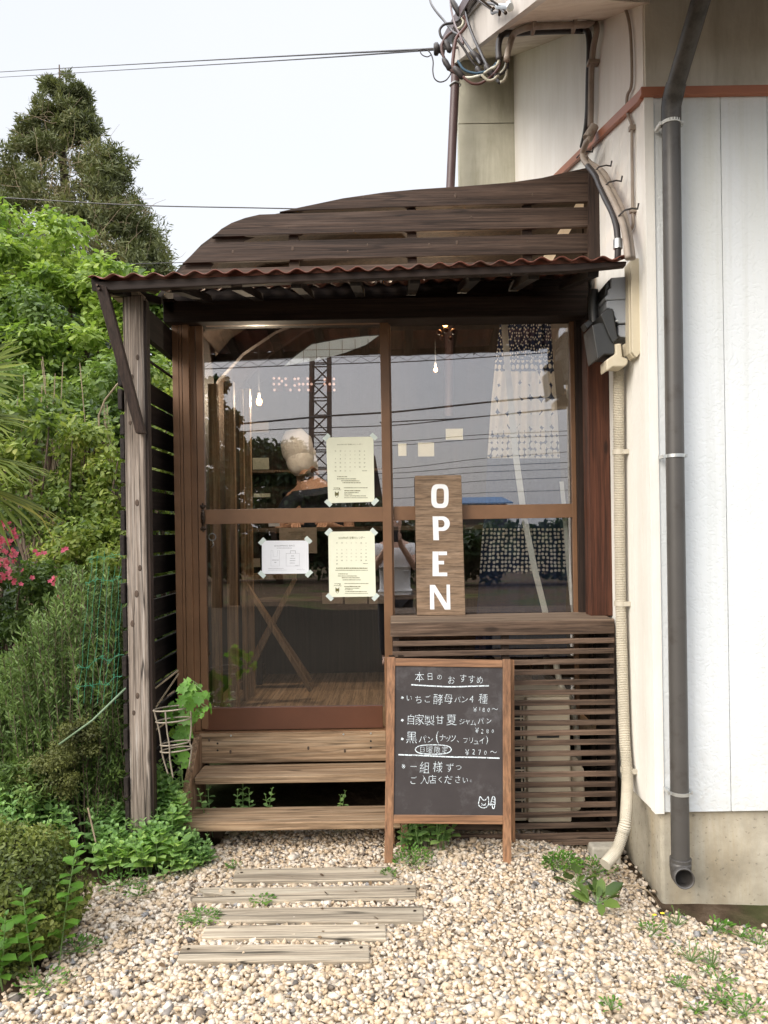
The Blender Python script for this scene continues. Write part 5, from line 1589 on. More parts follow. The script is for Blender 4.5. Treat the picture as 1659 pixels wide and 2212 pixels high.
# ------------------------------------------------------------------ cedar
def cedar():
    r = np.random.default_rng(21)
    D = 24.0
    base = W(150, 640, D)
    t = thing('cedar_tree', 'tall brownish-green conical cedar with vines, against the white sky', 'tree', (base.x, base.y, 3.8))
    ys = [150, 175, 200, 230, 260, 300, 340, 400, 440, 480, 520, 560, 600, 650, 720]
    xc = [128, 130, 137, 128, 122, 125, 128, 142, 150, 155, 160, 165, 165, 165, 160]
    hw = [3, 26, 42, 58, 76, 76, 118, 146, 160, 172, 180, 194, 200, 205, 200]
    C, rad = [], []
    for i in range(74):                      # boughs: flattened masses with gaps between them
        y = 175 + 500 * (i / 73) ** 0.8 + r.uniform(-12, 12)
        u = r.choice([-1, 1]) * r.random() ** 0.55
        h = np.interp(y, ys, hw)
        th = math.asin(min(1, abs(u))) * (1 if u > 0 else -1)
        x = np.interp(y, ys, xc) + h * u * 0.92
        dd = D - math.cos(th) * h * D / F * r.choice([1, 1, 1, -1]) * .9
        c = W(x, y, dd)
        R0 = np.interp(y, [160, 300, 650], [0.26, 0.62, 0.95]) * r.uniform(.75, 1.2)
        for k in range(13):
            v = unit(r.normal(size=3)) * r.random() ** .5 * R0
            C.append(V3(c) + v * np.array([1, 1, .62]))
            rad.append(R0 * r.uniform(.26, .42))
    for i in range(120):
        y = 158 + 540 * r.random() ** 0.72
        u = r.uniform(-1, 1)
        C.append(V3(W(np.interp(y, ys, xc) + np.interp(y, ys, hw) * u * 0.7, y, D + r.uniform(-.5, .5))))
        rad.append(np.interp(y, [150, 300, 650], [0.16, 0.30, 0.42]) * r.uniform(.7, 1.2))
    parts = [clumps(C, rad, 66, 0.20, T_LONG, r, out=0.9, up=.4, droop=-.35, flat=.8, shell=.4)]
    # a fringe of small sprays along the outline
    C2, r2 = [], []
    for i in range(120):
        y = 155 + 480 * r.random()
        s = r.choice([-1, 1])
        C2.append(V3(W(np.interp(y, ys, xc) + s * np.interp(y, ys, hw) * r.uniform(.85, 1.04), y, D + r.uniform(-1, 1))))
        r2.append(r.uniform(.10, .24))
    parts.append(clumps(C2, r2, 60, 0.17, T_LONG, r, out=1, up=.3, droop=-.3))
    V, Fc = merge(parts)
    np_mesh('crown', V, Fc, M['lf_cedar'], t)
    mb = MB().tube([W(128, 140, D), W(132, 260, D), W(140, 420, D), W(150, 640, D), Vector((base.x, base.y, 3.0))], [0.02, .07, .14, .22, .26], 8)
    mb.build('trunk', M['bark'], t, smooth=True)
    mb = MB()
    for i in range(260):
        y = 250 + 380 * r.random()
        u = r.uniform(-.9, .95)
        x = np.interp(y, ys, xc) + np.interp(y, ys, hw) * u
        dd = D - np.interp(y, ys, hw) * D / F * math.sqrt(max(0.02, 1 - u * u)) * r.uniform(.7, 1.15)
        p = W(x, y, dd)
        P = [p]
        v = Vector((r.normal() * .6, r.normal() * .3, r.normal() * .7 - .1))
        for k in range(5):
            v += Vector((r.normal() * .35, r.normal() * .2, r.normal() * .35))
            P.append(P[-1] + v * 0.16)
        mb.tube(P, [0.008, .008, .007, .006, .005, .003], 4, caps=False)
    mb.build('vine', M['twig'], t)
cedar()

def leafy(name, label, cat, group, regions, mat, leaf, tmpl, n_each, seed, stems=10, stem_mat='bark', base_z=0.0, out=.7, up=.45, droop=.3, flat=.7, stem_r=.02, shell=.45):
    """plant from regions (x, y, depth, half width px, half height px, clump count, clump radius m)"""
    r = np.random.default_rng(seed)
    C, rad = [], []
    for x, y, d, hw, hh, k, rr in regions:
        for i in range(k):
            a, q = r.uniform(0, 2 * math.pi), math.sqrt(r.random())
            C.append(V3(W(x + hw * q * math.cos(a), y + hh * q * math.sin(a), d + r.uniform(-1, 1) * hw * d / F * .7)))
            rad.append(rr * r.uniform(.6, 1.3))
    C = np.array(C)
    c0 = C.mean(0)
    t = thing(name, label, cat, (float(c0[0]), float(c0[1]), base_z), group)
    V, Fc = clumps(C, rad, n_each, leaf, tmpl, r, out, up, droop, flat, shell)
    np_mesh('foliage', V, Fc, M[mat], t)
    if stems:
        mb = MB()
        pick = r.choice(len(C), min(stems, len(C)), replace=False)
        for k in pick:
            b = Vector((c0[0] + r.normal() * .08, c0[1] + r.normal() * .08, base_z - .05))
            mb.tube(curve_up(b, Vector(C[k]), (r.normal() * .05, r.normal() * .05, 0)), list(np.linspace(stem_r, stem_r * .25, 7)), 6)
        mb.build('stem', M[stem_mat], t, smooth=True)
    return t
leafy('bushy_tree', 'large bright green tree with layered fresh leaves, in front of the cedar', 'tree', 'bushy trees on the bank',
      [(20, 560, 8.6, 150, 120, 34, .30), (150, 640, 8.2, 130, 85, 34, .28), (290, 660, 8.0, 95, 62, 26, .26), (330, 640, 7.6, 60, 40, 10, .22), (-180, 560, 8.8, 140, 160, 26, .34), (70, 800, 7.8, 190, 110, 40, .30), (330, 800, 7.6, 90, 110, 22, .28)],
      'lf_bright', 0.085, T_BROAD, 150, 31, 14, base_z=1.2, out=.55, up=.75, droop=.25, flat=.42, stem_r=.07)
leafy('bushy_tree', 'shadier mid-green tree growing below the bright one, behind bare canes', 'tree', 'bushy trees on the bank',
      [(150, 880, 6.8, 240, 90, 46, .28), (330, 930, 6.6, 80, 140, 18, .24), (-140, 850, 7.0, 140, 170, 22, .3), (20, 690, 7.6, 90, 60, 12, .25)],
      'lf_mid', 0.065, T_BROAD, 170, 32, 10, base_z=.5, out=.6, up=.6, flat=.6, stem_r=.04)
leafy('leafy_shrub', 'yellow-green shrub with a forked brown stem, left of the screen post', 'shrub', 'shrubs behind the screen',
      [(200, 990, 4.9, 75, 80, 26, .10), (150, 1090, 4.9, 80, 70, 24, .10), (230, 1130, 4.7, 45, 80, 16, .09)],
      'lf_shrub', 0.042, T_BROAD, 75, 33, 16, base_z=.05, stem_r=.018)
leafy('leafy_shrub', 'dense yellow-green shrub low behind the rosemary and azalea', 'shrub', 'shrubs behind the screen',
      [(180, 1200, 4.5, 85, 75, 34, .10), (70, 1090, 4.8, 80, 60, 18, .11), (250, 1260, 4.2, 40, 90, 16, .08)],
      'lf_shrub', 0.036, T_BROAD, 85, 34, 12, base_z=.05, stem_r=.014)
leafy('leafy_shrub', 'light green shrub seen through the gaps of the slatted screen', 'shrub', 'shrubs behind the screen',
      [(345, 1150, 5.2, 60, 330, 44, .15), (340, 850, 5.6, 60, 60, 14, .14)],
      'lf_shrub', 0.05, T_BROAD, 90, 35, 10, base_z=.05, stem_r=.018)
leafy('leafy_shrub', 'shrub with large pale leaves at the left edge behind the palm', 'shrub', 'shrubs behind the screen',
      [(30, 950, 5.0, 110, 90, 26, .12), (-130, 1000, 5.0, 90, 160, 18, .16), (90, 900, 5.3, 60, 60, 12, .10)],
      'lf_shrub', 0.055, T_BROAD, 60, 36, 10, base_z=.05, stem_r=.016)

# bare canes
def canes():
    r = np.random.default_rng(41)
    t = thing('cane_thicket', 'cluster of thin bare pale canes standing among the shrubs', 'canes', (W(150, 1000, 5.3).x, 1.8, 0.0))
    mb = MB()
    for i in range(46):
        x = r.uniform(20, 300)
        d = r.uniform(4.9, 5.7)
        b = W(x + r.normal() * 30, 1240, d)
        e = W(x, r.uniform(770, 1000), d)
        mb.tube(curve_up((b.x, b.y, 0.0), e, (r.normal() * .05, 0, 0)), list(np.linspace(.007, .003, 7)), 5)
    for x0, y0, x1, y1, bx in ((250, 1010, 285, 800, -.16), (300, 1010, 262, 830, .10)):
        mb.tube(curve_up(W(x0, y0, 4.9), W(x1, y1, 4.9), (bx, 0, 0.02)), .006, 5)
    mb.build('cane', M['twig'], t)
canes()

# ------------------------------------------------------------------ palm at the left edge
def palm():
    r = np.random.default_rng(51)
    c = W(-190, 960, 3.5)
    t = thing('palm', 'fan palm at the left edge with yellowing drooping fronds', 'palm', (c.x, c.y, 0.0))
    MB().tube([(c.x, c.y, -0.05), (c.x + .01, c.y, .5), (c.x, c.y, c.z)], [.09, .075, .06], 10).build('trunk', M['bark'], t, smooth=True)
    fans = [((-92, 815), (1, -.05, .06), (-.05, -.85, .5), .345, 100, .03), ((-75, 985), (1, -.15, -.16), (.1, -.20, 1), .40, 80, .10), ((-60, 1050), (.9, -.2, -.35), (.25, -.30, 1), .40, 70, .14), ((-80, 900), (1, .1, -.05), (.05, -.45, 1), .30, 80, .06),
            ((-200, 700), (-.1, 0, 1), (.1, -1, .1), .40, 100, .04), ((-330, 860), (-1, 0, .2), (0, -.7, .7), .40, 100, .05), ((-320, 1050), (-1, -.1, -.3), (0, -.4, 1), .40, 90, .1), ((-180, 1090), (.1, -.7, -.6), (0, -.7, .7), .36, 80, .12)]
    for (x, y), ax, nr, rad, spread, sag in fans:
        hub = V3(W(x, y, 3.38 + r.uniform(-.05, .05)))
        ax = unit(np.array(ax, float)); nr = np.array(nr, float)
        nr = unit(nr - ax * nr.dot(ax)); sd = np.cross(nr, ax)
        n = 34
        an = np.radians(np.linspace(-spread, spread, n) + r.normal(size=n) * 1.2)
        d = np.cos(an)[:, None] * ax + np.sin(an)[:, None] * sd + nr * (.10 * np.cos(an * 2))[:, None]
        ln = rad * (1 - .22 * (np.abs(an) / np.radians(spread)) ** 2) * r.uniform(.93, 1.04, n)
        w = .019
        V, Fq = [], []
        for i in range(n):
            u = unit(d[i]); s_ = np.cross(nr, u); k0 = len(V)
            for j, (q, ww) in enumerate(((.04, .25), (.35, .75), (.62, 1.0), (.82, .6), (1.0, .08))):
                p = hub + u * ln[i] * q + np.array([0, 0, -sag * q ** 2.4 * (.7 + .6 * r.random())])
                for sg, lift in ((-1, .0), (0, -.35), (1, .0)):
                    V.append(p + s_ * sg * w * ww * .5 + nr * lift * w * ww * .5)
            for j in range(4):
                for e in (0, 1):
                    Fq.append((k0 + 3 * j + e, k0 + 3 * j + e + 1, k0 + 3 * j + e + 4, k0 + 3 * j + e + 3))
        fo = np_mesh('frond', np.array(V), np.array(Fq), M['lf_palm'], t)
        MB().tube(curve_up(c, Vector(hub), (0, 0, .03)), .007, 6).build('frond_stalk', M['bamboo'], fo, smooth=True)
palm()

# ------------------------------------------------------------------ azalea
def azalea():
    r = np.random.default_rng(61)
    t = leafy('azalea', 'azalea bush covered in pink flowers at the left edge under the palm', 'flowering shrub', None,
              [(20, 1290, 3.72, 110, 90, 44, .07), (115, 1260, 3.75, 45, 55, 16, .05), (-100, 1280, 3.8, 110, 110, 30, .08), (10, 1410, 3.75, 90, 80, 40, .07), (-60, 1480, 3.7, 100, 100, 30, .08)], 'lf_mid', 0.026, T_BROAD, 80, 62, 12, base_z=.05, stem_r=.012)
    pos, ax, nr, sz = [], [], [], []
    spots = [(8, 1150, 34, 24, 26), (-30, 1200, 60, 70, 60), (8, 1205, 30, 30, 30), (88, 1195, 14, 14, 4), (138, 1186, 7, 7, 3), (45, 1245, 30, 18, 7), (118, 1252, 14, 9, 5), (128, 1295, 8, 10, 2), (10, 1260, 25, 25, 6)]
    for x, y, hw, hh, n in spots:
        for i in range(n):
            a, q = r.uniform(0, 6.28), math.sqrt(r.random())
            c = V3(W(x + hw * q * math.cos(a), y + hh * q * math.sin(a), 3.5 + r.uniform(-.08, .1)))
            f = unit(np.array([r.normal() * .5, -1, .5 + r.normal() * .4]))
            s1 = unit(np.cross(f, r.normal(size=3)))
            s2 = np.cross(f, s1)
            for k in range(5):
                b = 2 * math.pi * k / 5
                pd = s1 * math.cos(b) + s2 * math.sin(b)
                pos.append(c); ax.append(pd + f * .45); nr.append(f); sz.append(.0135)
    V, Fc = leaves(np.array(pos), np.array(ax), np.array(nr), np.array(sz), T_OVAL)
    np_mesh('blossom', V, Fc, M['petal'], t)
azalea()

# ------------------------------------------------------------------ rosemary
def rosemary():
    r = np.random.default_rng(71)
    b0 = W(170, 1640, 3.25)
    t = thing('rosemary_bush', 'tall upright rosemary bush left of the weathered post', 'herb bush', (b0.x, b0.y, 0.04))
    parts, mb = [], MB()
    for i in range(300):
        x = r.uniform(-60, 268)
        d = r.uniform(3.05, 3.5)
        top = np.interp(x, [-60, 20, 80, 150, 230, 270], [1480, 1400, 1300, 1215, 1210, 1270]) + abs(r.normal()) * 110
        e = W(x, top, d)
        b = Vector((b0.x + (e.x - b0.x) * .75 + r.normal() * .05 + .05, e.y + r.normal() * .05, .05))
        P = np.array([V3(p) for p in curve_up(b, e, (r.normal() * .03, 0, 0), 8)])
        mb.tube([Vector(p) for p in P], list(np.linspace(.0025, .001, 9)), 4, caps=False)
        n = 190
        s = r.uniform(.12, 1, n) * 8
        i0 = np.minimum(s.astype(int), 7)
        pos = P[i0] + (P[i0 + 1] - P[i0]) * (s - i0)[:, None]
        tan = unit(P[i0 + 1] - P[i0])
        ax = tan * .8 + unit(r.normal(size=tan.shape)) * .75
        parts.append(leaves(pos, ax, r.normal(size=tan.shape), r.uniform(.020, .036, n), (T_LONG[0] * np.array([1, 1.0, 1]), T_LONG[1], None)))
    V, Fc = merge(parts)
    np_mesh('foliage', V, Fc, M['lf_rose'], t)
    mb.build('stem', M['bark'], t)
rosemary()

# green net with its stake
nt_ = thing('plant_net', 'sagging green garden net hanging left of the weathered post', 'net', W(230, 1560, 3.03))
mb = MB()
r_ = random.Random(8)
for k, (x0, x1) in enumerate(((200, 168), (212, 182), (226, 196), (238, 212), (250, 224), (262, 240), (268, 250))):
    P = [W(x0 + (x1 - x0) * s + r_.uniform(-2, 2), 1190 + 330 * s, 3.03) for s in np.linspace(0 if k < 3 else .1, 1, 9)]
    mb.tube(smooth_pts(P, 3), 0.0007, 4, caps=False)
for y in (1215, 1262, 1440, 1490):
    P = [W(166 + 16 * i + (1500 - y) * .1, y + r_.uniform(-9, 9) - 4 * i, 3.028) for i in range(7)]
    mb.tube(smooth_pts(P, 3), 0.0009, 4, caps=False)
    for i in range(7):
        p = P[i]
        mb.tube([p + Vector((r_.uniform(-.012, .012), 0, r_.uniform(-.012, .012))) for _ in range(4)], 0.0011, 4, caps=False)
mb.build('mesh', M['net'], nt_)
MB().tube([W(128, 1608, 2.95), W(200, 1556, 2.97), W(272, 1486, 3.0)], 0.0042, 8).build('stake', M['bamboo'], nt_, smooth=True)
mb = MB()

# brownish low mound
leafy('creeping_mound', 'low brownish-green mound of tiny leaves between rosemary and mint', 'ground plant', None,
      [(172, 1590, 3.06, 58, 48, 30, .045), (120, 1670, 3.0, 55, 45, 26, .045), (60, 1690, 3.05, 50, 40, 12, .05)], 'lf_moss', 0.012, T_QUAD, 170, 81, 0, base_z=.03, out=.8, up=.4)

leafy('ground_shrub', 'mixed dark green undergrowth at the left edge below the rosemary', 'undergrowth plant', None,
      [(20, 1560, 3.25, 90, 70, 40, .06), (90, 1620, 3.2, 60, 50, 22, .05), (30, 1700, 3.05, 80, 50, 30, .05), (-90, 1620, 3.2, 90, 120, 34, .08), (235, 1650, 3.15, 45, 60, 18, .05)], 'lf_mid', 0.030, T_LONG, 110, 83, 10, base_z=.03, stem_r=.008)

# ------------------------------------------------------------------ mint
def mint(label, bases, seed, leafs=0.054, mat='lf_mint', group='mint clumps around the post and steps', name='mint_plant', cat='herb'):
    """bases: (ground x, ground y, height)"""
    r = np.random.default_rng(seed)
    B = np.array([b[:2] for b in bases])
    t = thing(name, label, cat, (float(B[:, 0].mean()), float(B[:, 1].mean()), 0.0), group)
    pos, ax, nr, sz = [], [], [], []
    mb = MB()
    for x, y, h in bases:
        z0 = float(gz(x, y)) - .01
        lean = np.array([r.normal() * .12, r.normal() * .12 - .05, 1.0])
        top = np.array([x, y, z0]) + lean * h
        tiers = max(3, int(h / 0.030))
        mb.tube([(x, y, z0), tuple((np.array([x, y, z0]) + top) / 2 + r.normal(size=3) * .005), tuple(top)], [.0022, .002, .0015], 5, caps=False)
        a0 = r.uniform(0, 6.28)
        for k in range(tiers):
            s = 1 - (k / tiers) * .85
            p = np.array([x, y, z0]) * (1 - s) + top * s
            big = leafs * (0.35 if k == 0 else .7 if k == 1 else r.uniform(.8, 1.15))
            el = 1.1 if k == 0 else .75 if k == 1 else r.uniform(.05, .5)
            for q in (0, 1):
                a = a0 + q * math.pi + k * math.pi / 2 + r.normal() * .2
                d = np.array([math.cos(a), math.sin(a), el])
                pos.append(p); ax.append(d)
                nr.append(np.array([-math.cos(a) * el, -math.sin(a) * el, 1.0]) + r.normal(size=3) * .12)
                sz.append(big)
    V, Fc = leaves(np.array(pos), np.array(ax), np.array(nr), np.array(sz), T_OVAL)
    np_mesh('foliage', V, Fc, M[mat], t)
    mb.build('stem', M['stem'], t)
    return t
def mint_area(px, n, hfun, seed):
    """ground bases inside a quad of photograph points"""
    r = np.random.default_rng(seed)
    q = [np.array(V3(gpt(*p))) for p in px]
    out = []
    for i in range(n):
        u, v = r.random(), r.random()
        p = (q[0] * (1 - u) + q[1] * u) * (1 - v) + (q[3] * (1 - u) + q[2] * u) * v
        out.append((p[0], p[1], hfun(u, v) * r.uniform(.75, 1.15)))
    return out
mint('dense mint clump right of the post, pressed against the steps', mint_area([(325, 1812), (380, 1812), (402, 1878), (290, 1895)], 110, lambda u, v: .32 - .19 * v, 91), 92)
mint('low mint spilling onto the gravel in front of the lowest tread', mint_area([(395, 1850), (420, 1848), (470, 1868), (350, 1903)], 55, lambda u, v: .13 - .07 * v, 93), 94, .038)
mint('wide mint clump in front of the foot of the weathered post', mint_area([(190, 1800), (330, 1800), (330, 1885), (215, 1893)], 130, lambda u, v: .27 - .15 * v, 95), 96)
mint('mint clump left of the post below the green net', mint_area([(190, 1765), (275, 1760), (265, 1800), (170, 1805)], 60, lambda u, v: .38 - .05 * v, 97), 98)
mint('pale mint clump at the left edge above the leafy mound', mint_area([(-120, 1840), (140, 1830), (180, 1890), (-140, 1900)], 75, lambda u, v: .30 - .10 * v, 99), 100, .042)
mint('mint sprigs growing through the dark gap between the two treads', [(WY(x, 1740, -.25).x, -.25 + dy, h) for x, dy, h in ((450, .0, .235), (455, .03, .22), (505, .06, .19), (515, .1, .21), (534, .08, .19), (575, .07, .20), (583, .05, .18), (729, .08, .17), (740, .1, .16))], 101, .034)
mint('leafy mint plant under the chalkboard beside its left post', mint_area([(864, 1826), (968, 1824), (960, 1840), (868, 1843)], 20, lambda u, v: .11 + .05 * (1 - abs(u - .5)), 103), 104, .045)

# dense leafy mound, lower left corner
def mound():
    r = np.random.default_rng(111)
    c = V3(W(8, 1985, 2.42))
    t = thing('leafy_mound', 'rounded dense mound of tiny leaves in the lower left corner', 'shrub', (float(c[0]), float(c[1]), 0.05))
    n = 26000
    d = unit(r.normal(size=(n, 3)))
    bumps = 1 + .11 * np.sin(d[:, 0] * 7 + 1) * np.sin(d[:, 2] * 6) + .05 * np.sin(d[:, 1] * 9 + d[:, 0] * 5)
    rad = (1.04 - .36 * r.random(n) ** 1.6) * bumps
    p = c + d * rad[:, None] * np.array([.225, .235, .285])
    p[:, 2] = np.maximum(p[:, 2], .03 + .02 * r.random(n))
    nr = unit(d + r.normal(size=d.shape) * .55)
    V, Fc = leaves(p, np.cross(nr, r.normal(size=d.shape)) + d * .3, nr, r.uniform(.009, .021, n), T_BROAD)
    np_mesh('foliage', V, Fc, M['lf_box'], t)
    mb = MB()
    for i in range(40):
        dd = unit(r.normal(size=3) + np.array([0, 0, .6]))
        mb.tube([tuple(c + np.array([0, 0, -.26])), tuple(c + dd * np.array([.1, .1, .1])), tuple(c + dd * np.array([.19, .2, .26]))], [.006, .004, .002], 5, caps=False)
    mb.build('stem', M['bark'], t)
mound()
mint('broad light sprig poking out of the leafy mound', [(*V3(W(75, 2010, 2.22))[:2], .27), (*V3(W(0, 2080, 2.2))[:2], .22), (*V3(W(125, 1990, 2.3))[:2], .36), (*V3(W(5, 2090, 2.18))[:2], .16)], 112, .05, 'lf_weed', None, 'sprig', 'plant')

# vine with its wire cage
def vine():
    r = np.random.default_rng(121)
    cg = thing('wire_cage', 'round wire plant cage left of the steps', 'plant cage', W(380, 1690, 3.08))
    for (x, y, rx, d) in ((372, 1530, 40, 3.03), (375, 1555, 37, 3.03), (378.5, 1605, 31, 3.03), (380.5, 1619, 33, 3.03)):
        c = W(x, y, d)
        rr = rx * d / F
        MB().tube([c + Vector((rr * math.cos(a), rr * math.sin(a) * .8, .006 * math.cos(a + .5))) for a in np.linspace(0, 2 * math.pi, 33)], .0033, 6, caps=False).build('hoop', M['wire'], cg, smooth=True)
    for k, pts in enumerate((((332, 1533), (343, 1575), (348, 1608), (352, 1635), (363, 1672)), ((357, 1537), (361, 1580), (366, 1612), (367, 1640), (374, 1680)), ((412, 1532), (413, 1570), (410, 1604), (414, 1617), (408, 1660)))):
        o = (-.02, -.055, .0)[k]
        MB().tube(smooth_pts([W(x, y, 3.03 + o) for x, y in pts]), .0033, 6).build('upright_wire', M['wire'], cg, smooth=True)
    for a, b in (((331, 1536), (386, 1455)), ((331, 1580), (368, 1555)), ((331, 1490), (385, 1448))):
        MB().tube([W(*a, 3.12), W(*b, 3.2)], .004, 6).build('brace_rod', M['twig'], cg)
    t = thing('vine', 'climbing vine with lobed bright green leaves left of the steps and door', 'vine', W(395, 1690, 3.15))
    spots = [(404, 1474, .05), (396, 1486, .05), (390, 1490, .045), (412, 1484, .05), (402, 1496, .06), (415, 1492, .05), (425, 1490, .04), (432, 1482, .025), (420, 1512, .085), (410, 1520, .07), (430, 1508, .06), (446, 1502, .04), (455, 1530, .06), (444, 1532, .035),
             (392, 1513, .05), (374, 1524, .045), (395, 1530, .06), (428, 1538, .06), (420, 1548, .05), (362, 1547, .09), (380, 1550, .07), (398, 1552, .07), (400, 1578, .07), (388, 1574, .05), (372, 1582, .05), (412, 1560, .05), (385, 1594, .06), (396, 1604, .06), (408, 1590, .045),
             (390, 1620, .05), (378, 1626, .045), (398, 1634, .06), (386, 1644, .06), (402, 1650, .05), (436, 1546, .03), (443, 1498, .03)]
    pos, ax, nr, sz = [], [], [], []
    mb = MB()
    main = smooth_pts([W(395, 1700, 3.14), W(392, 1640, 3.12), W(400, 1580, 3.12), (W(412, 1530, 3.10)), W(405, 1490, 3.08), W(402, 1470, 3.06)])
    mb.tube(main, .003, 6)
    for x, y, s in spots:
        p = V3(W(x, y, (3.0 if x > 412 or y < 1522 else 3.10) + r.uniform(-.03, .05)))
        f = unit(np.array([r.normal() * .5, -.9, .55 + r.normal() * .35]))
        a = np.cross(f, r.normal(size=3)) + np.array([0, 0, -.4])
        pos.append(p - unit(a) * s * .4); ax.append(a); nr.append(f); sz.append(s)
        m = min(main, key=lambda q: (q - Vector(p)).length)
        mb.tube([m, m.lerp(Vector(p), .5) + Vector((0, 0, .01)), Vector(p)], .0014, 5, caps=False)
    V, Fc = leaves(np.array(pos), np.array(ax), np.array(nr), np.array(sz), T_LOBE)
    np_mesh('foliage', V, Fc, M['lf_vine'], t)
    mb.build('stem', M['stem'], t)
vine()

# ------------------------------------------------------------------ weeds in the gravel
def weed(label, x, y, rad, hgt, n, leaf, seed, tmpl=T_BROAD, mat='lf_weed', flowers=0, name='weed'):
    r = np.random.default_rng(seed)
    c = V3(gpt(x, y))
    t = thing(name, label, 'weed', tuple(float(v) for v in c), 'weeds in the gravel')
    a = r.uniform(0, 6.28, n)
    q = np.sqrt(r.random(n)) * rad
    p = c + np.stack([q * np.cos(a), q * np.sin(a) * .8, .008 + hgt * r.random(n) * (1 - .6 * q / rad)], 1)
    d = np.stack([np.cos(a), np.sin(a), r.uniform(.0, .9, n)], 1) + r.normal(size=(n, 3)) * .3
    nr = np.stack([-np.cos(a) * .4, -np.sin(a) * .4, np.ones(n)], 1) + r.normal(size=(n, 3)) * .35
    V, Fc = leaves(p, d, nr, leaf * r.uniform(.6, 1.2, n), tmpl)
    np_mesh('foliage', V, Fc, M[mat], t)
    mb = MB()
    for i in r.choice(n, min(n, 14), replace=False):
        mb.tube([tuple(c), tuple(p[i])], .0013, 4, caps=False)
    mb.build('stem', M['stem'], t)
    if flowers:
        pos, ax, n2, sz = [], [], [], []
        for i in range(flowers):
            f = c + np.array([r.normal() * rad * .5, -rad * .3, hgt * (1 + .3 * r.random())])
            for k in range(5):
                b = 2 * math.pi * k / 5
                pos.append(f); ax.append([math.cos(b), math.sin(b) * .6, .3]); n2.append([0, -.6, 1]); sz.append(.008)
        V, Fc = leaves(np.array(pos), np.array(ax), np.array(n2), np.array(sz), T_OVAL)
        np_mesh('flower', V, Fc, M['petal_yellow'], t)
    return t
weed('feathery low weed at the foot of the left chalkboard post', 893, 1868, .08, .08, 260, .013, 201)
weed('bright parsley-like clump in front of the slatted cover', 1215, 1876, .075, .07, 420, .014, 202)
weed('ragged parsley-like weed beside the foot of the hose', 1285, 1888, .085, .06, 180, .014, 203)
weed('large dock plant with broad leaves in the gravel near the house', 1290, 1955, .05, .05, 20, .07, 204, T_BROAD, 'lf_mid')
weed('round-leaved weed just above the dock plant', 1245, 1915, .05, .05, 12, .055, 205, T_OVAL, 'lf_mid')
weed('weed with a yellow flower below the concrete corner', 1410, 2018, .05, .06, 50, .016, 206, T_BROAD, 'lf_weed', 2)
weed('tall thin weed leaning on the concrete corner', 1462, 2000, .035, .08, 34, .016, 207, T_LONG)
weed('small leafy weed below the drainpipe outlet', 1546, 2012, .05, .04, 36, .024, 208)
weed('small weed in the dark soil at the right edge', 1600, 2022, .05, .03, 30, .018, 209)
weed('straggly weed at the right edge in the gravel', 1640, 2040, .05, .05, 50, .013, 210)
weed('sparse thin weed in the gravel right of centre', 1492, 2076, .06, .07, 60, .016, 211, T_LONG)
weed('thin weed with narrow leaves below the small leafy weed', 1538, 2088, .045, .06, 44, .014, 212, T_LONG)
weed('spreading weed mat among the right-hand stones', 1552, 2118, .05, .03, 50, .013, 213)
weed('small weed tuft left of the spreading mat', 1468, 2132, .035, .03, 30, .014, 214)
weed('flat weed near the lower right corner, upper one', 1560, 2160, .05, .02, 50, .014, 215)
weed('flat wide weed in the lower right corner', 1608, 2190, .07, .025, 60, .016, 216)
weed('weed tuft by the bottom edge at right', 1503, 2186, .025, .03, 26, .016, 217)
weed('lone small weed by the bottom edge', 1320, 2182, .03, .03, 30, .013, 218)
weed('low weed between the second and third path planks', 566, 1950, .045, .012, 60, .014, 219)
weed('mossy weed strip left of the fourth path plank', 432, 1990, .075, .02, 200, .011, 220)
weed('tiny weed at the right end of the first path plank', 841, 1892, .03, .02, 50, .012, 221)
weed('tiny weed at the left end of the first path plank', 505, 1876, .03, .025, 40, .012, 222)
weed('weed trailing onto the gravel below the mint', 260, 1912, .10, .03, 160, .013, 223)
weed('small weed in the gravel beside the leafy mound', 300, 1935, .05, .025, 50, .014, 224)
weed('low weed at the foot of the leafy mound', 165, 2055, .07, .03, 90, .014, 225)
weed('weed at the lower left edge under the mound', 95, 2130, .08, .03, 90, .014, 226)

# fallen stems
def twig(label, pts, r):
    tag(MB().tube(smooth_pts(pts), r, 6).build('dry_stem', M['twig'], smooth=True), label, 'stem', 'dry stems on the ground')
twig('curved dry stem arching beside the concrete corner', [gpt(1335, 1940), W(1345, 1915, 2.73), W(1370, 1913, 2.7), W(1400, 1925, 2.66), gpt(1425, 1958)], .0025)
twig('pale dry stem lying below the mint left of the post', [gpt(270, 1870) + Vector((0, 0, .03)), gpt(330, 1866) + Vector((0, 0, .03)), gpt(375, 1868) + Vector((0, 0, .02))], .0035)
twig('thin dry stem standing below the left mint clump', [W(190, 1745, 2.75), W(198, 1780, 2.74), W(207, 1820, 2.72)], .003)

